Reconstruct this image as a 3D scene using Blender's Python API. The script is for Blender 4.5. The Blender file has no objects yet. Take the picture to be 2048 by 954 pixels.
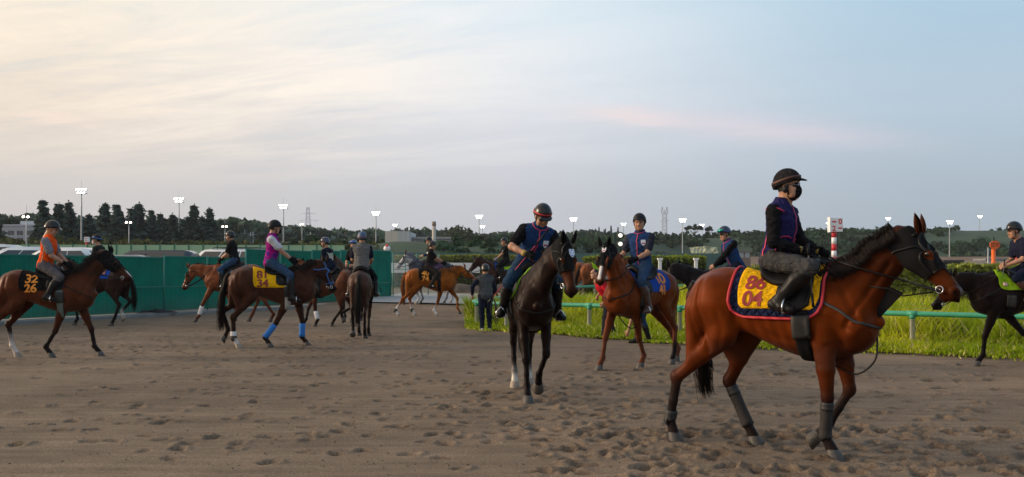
import bpy, bmesh, math, random
import numpy as np
from mathutils import Vector, Matrix
from mathutils.bvhtree import BVHTree

random.seed(11)
RNG = np.random.default_rng(7)
SC = bpy.context.scene
COL = SC.collection

# ------------------------------------------------------------------ camera
F, CX, HY, CH = 1990.0, 1024.0, 545.0, 1.53      # focal length / centre / horizon in photo pixels, eye height
cam_d = bpy.data.cameras.new("camera")
cam = bpy.data.objects.new("camera", cam_d)
COL.objects.link(cam)
cam.location = (0, 0, CH)
cam.rotation_euler = (math.radians(90), 0, 0)
cam_d.sensor_width = 36.0
cam_d.lens = 36.0 * F / 2048.0
cam_d.shift_y = (HY - 477.0) / 2048.0
cam_d.clip_start = 0.1
cam_d.clip_end = 9000
SC.camera = cam
SC.view_settings.view_transform = 'Standard'
SC.view_settings.look = 'None'
SC.view_settings.exposure = 0.0
SC.view_settings.gamma = 1.0
SC.cycles.use_denoising = True
SC.cycles.max_bounces = 6
SC.cycles.volume_bounces = 0
SC.cycles.caustics_reflective = False
SC.cycles.caustics_refractive = False

# ------------------------------------------------------------------ world and sun
SUN_EL, SUN_AZ = math.radians(17), math.radians(-84)   # azimuth measured from +Y towards +X


def make_world():
    w = bpy.data.worlds.new("World")
    SC.world = w
    w.use_nodes = True
    nt = w.node_tree
    N, L = nt.nodes, nt.links
    N.clear()
    out = N.new('ShaderNodeOutputWorld')
    bg = N.new('ShaderNodeBackground')
    L.new(bg.outputs[0], out.inputs[0])
    tc = N.new('ShaderNodeTexCoord')
    sep = N.new('ShaderNodeSeparateXYZ')
    L.new(tc.outputs['Generated'], sep.inputs[0])

    def M(op, a, b=None, c=None, clamp=False):
        n = N.new('ShaderNodeMath')
        n.operation = op
        n.use_clamp = clamp
        for i, v in enumerate((a, b, c)):
            if v is None:
                continue
            if isinstance(v, (int, float)):
                n.inputs[i].default_value = v
            else:
                L.new(v, n.inputs[i])
        return n.outputs[0]

    def ramp(fac, stops, interp='LINEAR'):
        n = N.new('ShaderNodeValToRGB')
        n.color_ramp.interpolation = interp
        el = n.color_ramp.elements
        while len(el) < len(stops):
            el.new(0.5)
        for e, (p, c) in zip(el, stops):
            e.position = p
            e.color = (*c, 1) if len(c) == 3 else c
        L.new(fac, n.inputs[0])
        return n.outputs[0]

    def mix(f, a, b, mode='MIX'):
        n = N.new('ShaderNodeMix')
        n.data_type = 'RGBA'
        n.blend_type = mode
        n.clamp_factor = True
        for i, v in ((0, f), (6, a), (7, b)):
            if isinstance(v, (int, float)):
                n.inputs[i].default_value = v
            elif isinstance(v, tuple):
                n.inputs[i].default_value = (*v, 1)
            else:
                L.new(v, n.inputs[i])
        return n.outputs[2]

    X, Y, Z = sep.outputs
    zc = M('MAXIMUM', Z, 0.0)
    hl = M('SQRT', M('ADD', M('MULTIPLY', X, X), M('MULTIPLY', Y, Y)))
    sx = M('DIVIDE', X, M('MAXIMUM', hl, 1e-4))          # sine of the azimuth
    left = ramp(zc, [(0, (.64, .605, .61)), (.08, (.70, .655, .64)), (.15, (.86, .745, .635)), (.25, (1.03, .92, .76)), (.5, (.80, .79, .77)), (1, (.46, .56, .70))])
    cent = ramp(zc, [(0, (.55, .575, .635)), (.08, (.62, .64, .70)), (.15, (.78, .80, .86)), (.25, (.83, .93, 1.0)), (.5, (.55, .68, .85)), (1, (.40, .52, .70))])
    rght = ramp(zc, [(0, (.39, .475, .57)), (.06, (.42, .505, .595)), (.15, (.50, .625, .745)), (.25, (.45, .65, .81)), (.5, (.36, .55, .76)), (1, (.34, .50, .70))])
    mr = N.new('ShaderNodeMapRange')
    mr.interpolation_type = 'SMOOTHSTEP'
    mr.inputs[1].default_value, mr.inputs[2].default_value = -.52, .02
    L.new(sx, mr.inputs[0])
    mr2 = N.new('ShaderNodeMapRange')
    mr2.interpolation_type = 'SMOOTHSTEP'
    mr2.inputs[1].default_value, mr2.inputs[2].default_value = -.04, .42
    L.new(sx, mr2.inputs[0])
    veil = mix(mr2.outputs[0], mix(mr.outputs[0], left, cent), rght)

    sky = N.new('ShaderNodeTexSky')
    sky.sky_type = 'NISHITA'
    sky.sun_disc = False
    sky.sun_elevation = SUN_EL
    sky.sun_rotation = SUN_AZ
    sky.altitude = 50
    sky.air_density = 1.2
    sky.dust_density = 2.0
    sk = N.new('ShaderNodeVectorMath')
    sk.operation = 'SCALE'
    sk.inputs['Scale'].default_value = .07
    L.new(sky.outputs[0], sk.inputs[0])
    base = mix(.9, sk.outputs[0], veil)

    # high thin cloud: noise on a plane overhead, stretched into streaks
    den = M('ADD', zc, .10)
    comb = N.new('ShaderNodeCombineXYZ')
    L.new(M('MULTIPLY_ADD', M('DIVIDE', X, den), .42, M('MULTIPLY', M('DIVIDE', Y, den), .10)), comb.inputs[0])
    L.new(M('MULTIPLY_ADD', M('DIVIDE', Y, den), 1.0, M('MULTIPLY', M('DIVIDE', X, den), .28)), comb.inputs[1])

    def noise(scale, detail, rough, dist, off):
        n = N.new('ShaderNodeTexNoise')
        n.inputs['Scale'].default_value = scale
        n.inputs['Detail'].default_value = detail
        n.inputs['Roughness'].default_value = rough
        n.inputs['Distortion'].default_value = dist
        mp = N.new('ShaderNodeMapping')
        mp.inputs['Location'].default_value = off
        L.new(comb.outputs[0], mp.inputs[0])
        L.new(mp.outputs[0], n.inputs['Vector'])
        return n.outputs[0]
    n1 = noise(.95, 8, .62, .9, (3.1, 1.7, 0))
    n2 = noise(2.6, 7, .66, .9, (7.3, 4.2, 0))
    streak = M('MULTIPLY_ADD', n2, .42, M('MULTIPLY', n1, .66))
    cm = N.new('ShaderNodeMapRange')
    cm.interpolation_type = 'SMOOTHSTEP'
    cm.inputs[1].default_value, cm.inputs[2].default_value = .42, .66
    L.new(streak, cm.inputs[0])
    lf = N.new('ShaderNodeMapRange')
    lf.interpolation_type = 'SMOOTHSTEP'
    lf.inputs[1].default_value, lf.inputs[2].default_value, lf.inputs[3].default_value, lf.inputs[4].default_value = -.30, .34, 1.0, .10
    L.new(sx, lf.inputs[0])
    hi = N.new('ShaderNodeMapRange')
    hi.interpolation_type = 'SMOOTHSTEP'
    hi.inputs[1].default_value, hi.inputs[2].default_value = .06, .19
    L.new(zc, hi.inputs[0])
    cmask = M('MULTIPLY', M('MULTIPLY', cm.outputs[0], lf.outputs[0]), hi.outputs[0])
    ccol = ramp(M('MULTIPLY_ADD', sx, 1.0, .5), [(0, (1.12, .95, .75)), (.35, (1.08, .98, .87)), (.6, (.88, .91, .95)), (1, (.60, .70, .80))])
    c1 = mix(M('MULTIPLY', cmask, .85), base, ccol)
    # a few blue gaps between the streaks on the warm side
    gm = N.new('ShaderNodeMapRange')
    gm.interpolation_type = 'SMOOTHSTEP'
    gm.inputs[1].default_value, gm.inputs[2].default_value, gm.inputs[3].default_value, gm.inputs[4].default_value = .38, .50, .75, 0.0
    L.new(streak, gm.inputs[0])
    c2 = mix(M('MULTIPLY', M('MULTIPLY', gm.outputs[0], lf.outputs[0]), hi.outputs[0]), c1, (.70, .735, .735))

    # pink wisps low in the sky
    def wisp(az, el, wa, we, tilt, col, amt, src):
        da = M('SUBTRACT', sx, az)
        de = M('SUBTRACT', M('SUBTRACT', zc, el), M('MULTIPLY', da, tilt))
        de = M('ADD', de, M('MULTIPLY', M('SUBTRACT', n2, .5), .028))
        g = M('ADD', M('POWER', M('DIVIDE', M('ABSOLUTE', da), wa), 2.0), M('POWER', M('DIVIDE', M('ABSOLUTE', de), we), 2.0))
        e = M('POWER', 2.718, M('MULTIPLY', g, -1.0))
        e = M('MULTIPLY', e, M('MULTIPLY_ADD', n1, 1.1, .35), clamp=True)
        return mix(M('MULTIPLY', e, amt), src, col)
    c3 = wisp(.118, .153, .050, .0085, -.10, (.98, .80, .76), .62, c2)
    c3 = wisp(.24, .138, .11, .012, -.13, (.80, .70, .76), .65, c3)
    c3 = wisp(-.42, .137, .03, .006, .0, (1.0, .83, .70), .8, c3)
    c3 = wisp(-.08, .252, .05, .006, -.05, (.92, .93, .95), .5, c3)
    L.new(c3, bg.inputs[0])
    bg.inputs[1].default_value = 1.0


make_world()
sd = bpy.data.lights.new("sun", 'SUN')
sd.energy = 3.6
sd.angle = math.radians(20)
sd.color = (1.0, .78, .56)
sun = bpy.data.objects.new("sun", sd)
COL.objects.link(sun)
_dir = Vector((math.sin(SUN_AZ) * math.cos(SUN_EL), math.cos(SUN_AZ) * math.cos(SUN_EL), math.sin(SUN_EL)))
sun.rotation_euler = _dir.to_track_quat('Z', 'Y').to_euler()
sun.location = (-20, -10, 30)

# ------------------------------------------------------------------ helpers


def at(px, py, Y):
    """A point of the place at depth Y seen at photo pixel (px, py)."""
    return Vector(((px - CX) * Y / F, Y, CH + (HY - py) * Y / F))


def sst(a, b, x):
    t = np.clip((np.asarray(x, float) - a) / (b - a), 0, 1)
    return t * t * (3 - 2 * t)


def gz(x, y):
    """Height of the ground: flat, a slight rise towards the far side."""
    x, y = np.asarray(x, float), np.asarray(y, float)
    w = sst(-2.5, .8, x)
    y0 = 35.0 * (1 - w) + 27.0 * w
    return .28 * sst(0, 1, (y - y0) / (40 - y0)) * sst(-9.5, -7.0, x) * (1 - sst(60, 90, y))


def tag(o, label=None, cat=None, group=None, kind=None):
    for k, v in (('label', label), ('category', cat), ('group', group), ('kind', kind)):
        if v:
            o[k] = v
    return o


def empty(name, loc=(0, 0, 0), rz=0.0):
    o = bpy.data.objects.new(name, None)
    o.empty_display_size = .2
    o.location = loc
    o.rotation_euler = (0, 0, rz)
    COL.objects.link(o)
    return o


def copy_tree(o, parent=None):
    c = o.copy()
    COL.objects.link(c)
    c.parent = parent
    for ch in o.children:
        copy_tree(ch, c)
    return c


class MB:
    """Collects vertices and faces (and a colour per vertex) into one mesh."""

    def __init__(self):
        self.v, self.f, self.c, self.has = [], [], [], False
        self.n = 0

    def add(self, v, f, col=None):
        v = np.asarray(v, float).reshape(-1, 3)
        o = self.n
        self.v.append(v)
        self.f.extend([tuple(int(i) + o for i in q) for q in f])
        if col is None:
            self.c.append(np.ones((len(v), 3)))
        else:
            self.has = True
            c = np.asarray(col, float)
            self.c.append(np.broadcast_to(c, (len(v), 3)).copy() if c.ndim == 1 else c)
        self.n += len(v)
        return self

    def box(self, lo, hi, col=None, mat=None):
        (a, b, c), (d, e, f) = lo, hi
        v = [(a, b, c), (d, b, c), (d, e, c), (a, e, c), (a, b, f), (d, b, f), (d, e, f), (a, e, f)]
        if mat is not None:
            v = [tuple(mat @ Vector(p)) for p in v]
        return self.add(v, [(0, 3, 2, 1), (4, 5, 6, 7), (0, 1, 5, 4), (1, 2, 6, 5), (2, 3, 7, 6), (3, 0, 4, 7)], col)

    def tube(self, path, r, n=8, col=None, cap=True, flat=None):
        """Tube along a path; r a number or one per point; flat=(normal, ratio) squashes it along a direction."""
        P = np.asarray([tuple(p) for p in path], float)
        m = len(P)
        R = np.broadcast_to(np.asarray(r, float), (m,))
        T = np.gradient(P, axis=0) if m > 2 else np.repeat((P[-1:] - P[:1]), m, 0)
        T /= np.linalg.norm(T, axis=1)[:, None] + 1e-12
        u = np.cross(T[0], (0, 0, 1.0))
        if np.linalg.norm(u) < .2:
            u = np.cross(T[0], (1.0, 0, 0))
        V = []
        for i in range(m):
            u = u - T[i] * np.dot(u, T[i])
            u /= np.linalg.norm(u) + 1e-12
            w = np.cross(T[i], u)
            for j in range(n):
                a = 2 * math.pi * j / n
                V.append(P[i] + R[i] * (math.cos(a) * u + math.sin(a) * w))
        fs = []
        for i in range(m - 1):
            for j in range(n):
                k = (j + 1) % n
                fs.append((i * n + j, i * n + k, (i + 1) * n + k, (i + 1) * n + j))
        if cap:
            fs.append(tuple(range(n - 1, -1, -1)))
            fs.append(tuple((m - 1) * n + j for j in range(n)))
        return self.add(V, fs, col)

    def ribbon(self, P, Nn, width, thick, col=None):
        """A strap: closed flat section swept along points with outward normals."""
        P = np.asarray([tuple(p) for p in P], float)
        Nn = np.asarray([tuple(p) for p in Nn], float)
        m = len(P)
        T = np.gradient(P, axis=0)
        T /= np.linalg.norm(T, axis=1)[:, None] + 1e-12
        B = np.cross(T, Nn)
        B /= np.linalg.norm(B, axis=1)[:, None] + 1e-12
        W = np.broadcast_to(np.asarray(width, float), (m,))[:, None] * .5
        V = np.stack([P + B * W, P + B * W + Nn * thick, P - B * W + Nn * thick, P - B * W], 1).reshape(-1, 3)
        fs = []
        for i in range(m - 1):
            for j in range(4):
                k = (j + 1) % 4
                fs.append((i * 4 + j, i * 4 + k, i * 4 + 4 + k, i * 4 + 4 + j))
        fs += [(3, 2, 1, 0), tuple((m - 1) * 4 + j for j in range(4))]
        return self.add(V, fs, col)

    def lathe(self, prof, n=12, M=None, col=None):
        V, fs = [], []
        for r, z in prof:
            for j in range(n):
                a = 2 * math.pi * j / n
                V.append((r * math.cos(a), r * math.sin(a), z))
        for i in range(len(prof) - 1):
            for j in range(n):
                k = (j + 1) % n
                fs.append((i * n + j, i * n + k, (i + 1) * n + k, (i + 1) * n + j))
        fs.append(tuple(range(n - 1, -1, -1)))
        fs.append(tuple((len(prof) - 1) * n + j for j in range(n)))
        if M is not None:
            V = [tuple(M @ Vector(p)) for p in V]
        return self.add(V, fs, col)

    def sphere(self, c, r, n=10, m=7, col=None, M=None):
        r = (r, r, r) if isinstance(r, (int, float)) else r
        V, fs = [], []
        for i in range(m + 1):
            t = math.pi * i / m
            for j in range(n):
                a = 2 * math.pi * j / n
                V.append((r[0] * math.sin(t) * math.cos(a), r[1] * math.sin(t) * math.sin(a), r[2] * math.cos(t)))
        for i in range(m):
            for j in range(n):
                k = (j + 1) % n
                fs.append((i * n + j, (i + 1) * n + j, (i + 1) * n + k, i * n + k))
        if M is not None:
            V = [tuple(M @ Vector(p)) for p in V]
        V = [(p[0] + c[0], p[1] + c[1], p[2] + c[2]) for p in V]
        return self.add(V, fs, col)

    def mesh(self, name, smooth=True):
        me = bpy.data.meshes.new(name)
        V = np.concatenate(self.v) if self.v else np.zeros((0, 3))
        me.from_pydata(V.tolist(), [], self.f)
        if self.has:
            a = me.attributes.new('Col', 'FLOAT_COLOR', 'POINT')
            c = np.ones((len(V), 4), np.float32)
            c[:, :3] = np.concatenate(self.c)
            a.data.foreach_set('color', c.ravel())
        if smooth:
            me.polygons.foreach_set('use_smooth', np.ones(len(me.polygons), bool))
        me.update()
        return me

    def build(self, name, mat, parent=None, smooth=True, loc=None, rz=None):
        return link(name, self.mesh(name, smooth), mat, parent, loc, rz)


def link(name, me, mat, parent=None, loc=None, rz=None):
    o = bpy.data.objects.new(name, me)
    if mat is not None:
        if len(me.materials) == 0:
            me.materials.append(mat)
        elif me.materials[0] != mat:
            COL.objects.link(o)
            o.material_slots[0].link = 'OBJECT'
            o.material_slots[0].material = mat
            o.parent = parent
            if loc is not None:
                o.location = loc
            if rz is not None:
                o.rotation_euler = (0, 0, rz)
            return o
    COL.objects.link(o)
    o.parent = parent
    if loc is not None:
        o.location = loc
    if rz is not None:
        o.rotation_euler = (0, 0, rz)
    return o


def quads_mesh(name, V, Q, col=None, smooth=False):
    """Fast mesh from arrays: V (n,3), Q (m,3 or 4)."""
    me = bpy.data.meshes.new(name)
    V = np.ascontiguousarray(V, np.float32)
    Q = np.ascontiguousarray(Q, np.int32)
    k = Q.shape[1]
    me.vertices.add(len(V))
    me.vertices.foreach_set('co', V.ravel())
    me.loops.add(Q.size)
    me.loops.foreach_set('vertex_index', Q.ravel())
    me.polygons.add(len(Q))
    me.polygons.foreach_set('loop_start', np.arange(0, Q.size, k, dtype=np.int32))
    me.polygons.foreach_set('loop_total', np.full(len(Q), k, np.int32))
    me.polygons.foreach_set('use_smooth', np.full(len(Q), bool(smooth)))
    me.update(calc_edges=True)
    me.validate()
    if col is not None:
        a = me.attributes.new('Col', 'FLOAT_COLOR', 'POINT')
        c = np.ones((len(V), 4), np.float32)
        c[:, :3] = col
        a.data.foreach_set('color', c.ravel())
    return me


# ------------------------------------------------------------------ materials
MATS = {}


def mat(name, col=(.5, .5, .5), rough=.6, metal=0.0, spec=.5, var=.12, scale=30.0, bump=0.0, bscale=200.0, attr=False, emit=None, estr=0.0, sheen=0.0, alpha=None, coat=0.0, obj_var=0.0, stretch=None):
    if name in MATS:
        return MATS[name]
    m = bpy.data.materials.new(name)
    m.use_nodes = True
    nt = m.node_tree
    N, L = nt.nodes, nt.links
    b = N['Principled BSDF']
    b.inputs['Roughness'].default_value = rough
    b.inputs['Metallic'].default_value = metal
    b.inputs['Specular IOR Level'].default_value = spec
    if sheen:
        b.inputs['Sheen Weight'].default_value = sheen
    if coat:
        b.inputs['Coat Weight'].default_value = coat
        b.inputs['Coat Roughness'].default_value = .12
    tc = N.new('ShaderNodeTexCoord')
    vec = tc.outputs['Object']
    if stretch:
        mp = N.new('ShaderNodeMapping')
        mp.inputs['Scale'].default_value = stretch
        L.new(vec, mp.inputs[0])
        vec = mp.outputs[0]
    nz = N.new('ShaderNodeTexNoise')
    nz.inputs['Scale'].default_value = scale
    nz.inputs['Detail'].default_value = 5
    L.new(vec, nz.inputs['Vector'])
    mr = N.new('ShaderNodeMapRange')
    mr.inputs[1].default_value, mr.inputs[2].default_value = .25, .75
    mr.inputs[3].default_value, mr.inputs[4].default_value = 1 - var, 1 + var
    L.new(nz.outputs[0], mr.inputs[0])
    fac = mr.outputs[0]
    if obj_var:
        oi = N.new('ShaderNodeObjectInfo')
        m2 = N.new('ShaderNodeMapRange')
        m2.inputs[3].default_value, m2.inputs[4].default_value = 1 - obj_var, 1 + obj_var
        L.new(oi.outputs['Random'], m2.inputs[0])
        mm = N.new('ShaderNodeMath')
        mm.operation = 'MULTIPLY'
        L.new(fac, mm.inputs[0])
        L.new(m2.outputs[0], mm.inputs[1])
        fac = mm.outputs[0]
    vm = N.new('ShaderNodeVectorMath')
    vm.operation = 'SCALE'
    L.new(fac, vm.inputs['Scale'])
    if attr:
        at_ = N.new('ShaderNodeAttribute')
        at_.attribute_name = 'Col'
        L.new(at_.outputs['Color'], vm.inputs[0])
    else:
        vm.inputs[0].default_value = col
    L.new(vm.outputs[0], b.inputs['Base Color'])
    if bump:
        n2 = N.new('ShaderNodeTexNoise')
        n2.inputs['Scale'].default_value = bscale
        n2.inputs['Detail'].default_value = 4
        L.new(vec, n2.inputs['Vector'])
        bp = N.new('ShaderNodeBump')
        bp.inputs['Strength'].default_value = bump
        bp.inputs['Distance'].default_value = .01
        L.new(n2.outputs[0], bp.inputs['Height'])
        L.new(bp.outputs[0], b.inputs['Normal'])
    if emit:
        b.inputs['Emission Color'].default_value = (*emit, 1)
        b.inputs['Emission Strength'].default_value = estr
    MATS[name] = m
    return m


# ------------------------------------------------------------------ implicit bodies
def unit(v):
    v = np.asarray(v, float)
    return v / (np.linalg.norm(v) + 1e-12)


class Loft:
    """A body along an axis: elliptical sections (t, centre along u, radius +u, radius -u, radius along v, egg)."""

    def __init__(self, o, a, u, st, k=.03, col=None, neg=False):
        self.o = np.asarray(o, float)
        self.a = unit(a)
        u = np.asarray(u, float)
        u = u - self.a * np.dot(u, self.a)
        self.u = unit(u)
        self.v = np.cross(self.a, self.u)
        st = np.asarray([tuple(r) + (0,) * (6 - len(r)) for r in st], float)
        if len(st) > 3:                      # smooth the table (Catmull-Rom)
            T = np.linspace(st[0, 0], st[-1, 0], 60)
            res = [T]
            m = np.gradient(st[:, 1:], st[:, 0], axis=0)
            i = np.clip(np.searchsorted(st[:, 0], T, 'right') - 1, 0, len(st) - 2)
            h = st[i + 1, 0] - st[i, 0]
            q = ((T - st[i, 0]) / h)[:, None]
            h = h[:, None]
            P = (2 * q**3 - 3 * q**2 + 1) * st[i, 1:] + (q**3 - 2 * q**2 + q) * h * m[i] + (-2 * q**3 + 3 * q**2) * st[i + 1, 1:] + (q**3 - q**2) * h * m[i + 1]
            st = np.concatenate([T[:, None], P], 1)
            st[:, 2:5] = np.maximum(st[:, 2:5], .004)
        self.st = st
        self.k, self.col, self.neg = k, col, neg

    def bbox(self, infl=0.0):
        st = self.st
        R = max((np.abs(st[:, 1]) + np.maximum(st[:, 2], st[:, 3])).max(), st[:, 4].max()) + infl
        p = self.o + self.a * st[0, 0]
        q = self.o + self.a * st[-1, 0]
        return np.minimum(p, q) - R, np.maximum(p, q) + R

    def d(self, P, infl=0.0):
        Q = P - self.o
        t = Q @ self.a
        q = Q @ self.u
        w = Q @ self.v
        st = self.st
        tc = np.clip(t, st[0, 0], st[-1, 0])
        e = t - tc
        I = lambda j: np.interp(tc, st[:, 0], st[:, j])
        q = q - I(1)
        ru = np.where(q > 0, I(2), I(3)) + infl
        rv = I(4)
        if st[:, 5].any():
            rv = rv * (1 - I(5) * np.clip(q / ru, 0, 1))
        rv = np.maximum(rv, .003) + infl
        rm = np.minimum(ru, rv)
        f = np.sqrt((q / ru)**2 + (w / rv)**2 + (e / rm)**2)
        r = np.sqrt(q * q + w * w + e * e)
        return np.where(f > 1e-5, r * (1 - 1 / np.maximum(f, 1e-5)), -rm)

    def pt(self, t, ang, off=0.0):
        """Point of the surface: ang 0 = +u, 90 = +v (degrees)."""
        st = self.st
        I = lambda j: float(np.interp(t, st[:, 0], st[:, j]))
        a = math.radians(ang)
        cu, sv = math.cos(a), math.sin(a)
        ru = I(2) if cu > 0 else I(3)
        rv = I(4) * (1 - I(5) * max(cu, 0))
        n = self.u * cu / max(ru, .01) + self.v * sv / max(rv, .01)
        return self.o + self.a * t + self.u * (I(1) + ru * cu) + self.v * rv * sv + unit(n) * off, unit(n)


def seg(p0, p1, r0, r1, u=(1, 0, 0), k=.03, col=None, neg=False):
    p0, p1 = np.asarray(p0, float), np.asarray(p1, float)
    r0 = (r0, r0) if isinstance(r0, (int, float)) else r0
    r1 = (r1, r1) if isinstance(r1, (int, float)) else r1
    a = p1 - p0
    ln = np.linalg.norm(a)
    if abs(np.dot(unit(a), unit(u))) > .97:
        u = (0, 0, 1) if abs(unit(a)[2]) < .8 else (1, 0, 0)
    return Loft(p0, a, u, [(0, 0, r0[0], r0[0], r0[1]), (ln, 0, r1[0], r1[0], r1[1])], k, col, neg)


class Ell:
    def __init__(self, c, r, M=None, k=.03, col=None, neg=False):
        self.c = np.asarray(c, float)
        self.r = np.asarray((r, r, r) if isinstance(r, (int, float)) else r, float)
        self.M = np.eye(3) if M is None else np.asarray(M, float)      # columns = axes
        self.k, self.col, self.neg = k, col, neg

    def bbox(self, infl=0.0):
        R = self.r.max() + infl
        return self.c - R, self.c + R

    def d(self, P, infl=0.0):
        Q = (P - self.c) @ self.M
        R = self.r + infl
        f = np.sqrt(((Q / R)**2).sum(-1))
        r = np.sqrt((Q * Q).sum(-1))
        return np.where(f > 1e-5, r * (1 - 1 / np.maximum(f, 1e-5)), -R.min())


def field_mesh(prims, h, infl=0.0, cut=None, wob=None, hole=None):
    """Smooth union of the bodies on a grid, then naive surface nets. Returns vertices, quads."""
    lo = np.min([p.bbox(infl)[0] for p in prims if not p.neg], 0) - 3 * h
    hi = np.max([p.bbox(infl)[1] for p in prims if not p.neg], 0) + 3 * h
    n = np.ceil((hi - lo) / h).astype(int) + 1
    D = np.full(tuple(n), 9.0)
    ax = [lo[i] + h * np.arange(n[i]) for i in range(3)]
    for p in prims:
        a, b = p.bbox(infl)
        m = p.k + 2.5 * h
        i0 = np.maximum(((a - m - lo) / h).astype(int), 0)
        i1 = np.minimum(((b + m - lo) / h).astype(int) + 2, n)
        if (i1 <= i0).any():
            continue
        X, Y, Z = np.meshgrid(ax[0][i0[0]:i1[0]], ax[1][i0[1]:i1[1]], ax[2][i0[2]:i1[2]], indexing='ij')
        P = np.stack([X.ravel(), Y.ravel(), Z.ravel()], 1)
        d = p.d(P, infl).reshape(X.shape)
        s = D[i0[0]:i1[0], i0[1]:i1[1], i0[2]:i1[2]]
        if p.neg:
            hh = np.maximum(p.k - np.abs(s + d), 0) / p.k
            s[...] = np.maximum(s, -d) + hh * hh * p.k * .25
        else:
            hh = np.maximum(p.k - np.abs(s - d), 0) / p.k
            s[...] = np.minimum(s, d) - hh * hh * p.k * .25
    if cut is not None or wob is not None:
        X, Y, Z = np.meshgrid(*ax, indexing='ij')
        if wob is not None:
            D = D + wob(X, Y, Z)
        if cut is not None:
            D = np.maximum(D, cut(X, Y, Z))
    return surface_nets(D, lo, h)


def surface_nets(D, lo, h):
    nx, ny, nz = D.shape
    S = D < 0
    cnt = np.zeros((nx - 1, ny - 1, nz - 1), np.int8)
    for i in (0, 1):
        for j in (0, 1):
            for k in (0, 1):
                cnt += S[i:nx - 1 + i, j:ny - 1 + j, k:nz - 1 + k]
    mask = (cnt > 0) & (cnt < 8)
    I, J, K = np.nonzero(mask)
    idx = np.full(mask.shape, -1, np.int64)
    idx[I, J, K] = np.arange(len(I))
    off = np.array([(i, j, k) for i in (0, 1) for j in (0, 1) for k in (0, 1)])
    C = np.stack([D[I + o[0], J + o[1], K + o[2]] for o in off], 1)
    pos = np.zeros((len(I), 3))
    num = np.zeros(len(I))
    for a in range(8):
        for b in range(a + 1, 8):
            if np.abs(off[a] - off[b]).sum() != 1:
                continue
            da, db = C[:, a], C[:, b]
            cr = (da < 0) != (db < 0)
            t = np.where(cr, da / np.where(cr, da - db, 1), 0)
            pos += np.where(cr[:, None], off[a] + t[:, None] * (off[b] - off[a]), 0)
            num += cr
    V = lo + h * (np.stack([I, J, K], 1) + pos / num[:, None])
    quads = []
    for axis in range(3):
        o = [0, 0, 0]
        o[axis] = 1
        A = S[:nx - o[0], :ny - o[1], :nz - o[2]]
        B = S[o[0]:, o[1]:, o[2]:]
        e = A != B
        b1, b2 = [x for x in range(3) if x != axis]
        sl = [slice(None)] * 3
        sl[b1] = slice(1, D.shape[b1] - 1)
        sl[b2] = slice(1, D.shape[b2] - 1)
        G = np.argwhere(e[tuple(sl)])
        if len(G) == 0:
            continue
        G[:, b1] += 1
        G[:, b2] += 1

        def cell(d1, d2):
            H = G.copy()
            H[:, b1] -= d1
            H[:, b2] -= d2
            return idx[H[:, 0], H[:, 1], H[:, 2]]
        q = np.stack([cell(1, 1), cell(0, 1), cell(0, 0), cell(1, 0)], 1)
        ins = A[G[:, 0], G[:, 1], G[:, 2]]
        flip = ~ins if axis != 1 else ins
        q[flip] = q[flip][:, ::-1]
        quads.append(q)
    Q = np.concatenate(quads)
    Q = Q[(Q >= 0).all(1)]
    return V, Q


def bvh_of(V, Q):
    return BVHTree.FromPolygons([tuple(p) for p in V], [tuple(int(i) for i in q) for q in Q])


def catmull(P, n=8):
    P = [np.asarray(p, float) for p in P]
    P = [2 * P[0] - P[1]] + P + [2 * P[-1] - P[-2]]
    out = []
    for i in range(1, len(P) - 2):
        for j in range(n):
            t = j / n
            a, b, c, d = P[i - 1:i + 3]
            out.append(.5 * ((2 * b) + (c - a) * t + (2 * a - 5 * b + 4 * c - d) * t * t + (3 * b - a - 3 * c + d) * t**3))
    out.append(P[-2])
    return out


def strap(mb, bvh, pts, width, thick=.004, off=.003, n=6, col=None):
    """A strap laid on a surface along a rough path."""
    P, Nn = [], []
    for p in catmull(pts, n):
        co, no, _, dd = bvh.find_nearest(Vector(p))
        P.append(co + no * off)
        Nn.append(no)
    mb.ribbon(P, Nn, width, thick, col)


def text_mesh(body, size=1.0, offset=.02, space=1.0):
    """Glyph outlines of a word as triangles in the plane: vertices (n,2), faces; centred in x, baseline 0."""
    cu = bpy.data.curves.new('lettering', 'FONT')
    cu.body = body
    cu.align_x = 'CENTER'
    cu.size = size
    cu.offset = offset
    cu.space_character = space
    cu.resolution_u = 4
    ob = bpy.data.objects.new('lettering', cu)
    COL.objects.link(ob)
    dg = bpy.context.evaluated_depsgraph_get()
    me = bpy.data.meshes.new_from_object(ob.evaluated_get(dg))
    bm = bmesh.new()
    bm.from_mesh(me)
    bmesh.ops.triangulate(bm, faces=bm.faces)
    for _ in range(4):
        es = [e for e in bm.edges if e.calc_length() > .16 * size]
        if not es:
            break
        bmesh.ops.subdivide_edges(bm, edges=es, cuts=1)
        bmesh.ops.triangulate(bm, faces=bm.faces)
    V = np.array([v.co[:2] for v in bm.verts])
    bm.verts.index_update()
    Fs = [tuple(v.index for v in f.verts) for f in bm.faces]
    bm.free()
    bpy.data.objects.remove(ob)
    bpy.data.curves.remove(cu)
    bpy.data.meshes.remove(me)
    return V, Fs

# ------------------------------------------------------------------ horses
COAT = mat('horse_coat', rough=.44, spec=.20, var=.34, scale=5, attr=True, bump=.16, bscale=110)


def tint_spec(m, gain):
    """Hair reflects in its own colour."""
    nt = m.node_tree
    b = nt.nodes['Principled BSDF']
    v = nt.nodes.new('ShaderNodeVectorMath')
    v.operation = 'SCALE'
    v.inputs['Scale'].default_value = gain
    nt.links.new(b.inputs['Base Color'].links[0].from_socket, v.inputs[0])
    nt.links.new(v.outputs[0], b.inputs['Specular Tint'])


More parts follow.
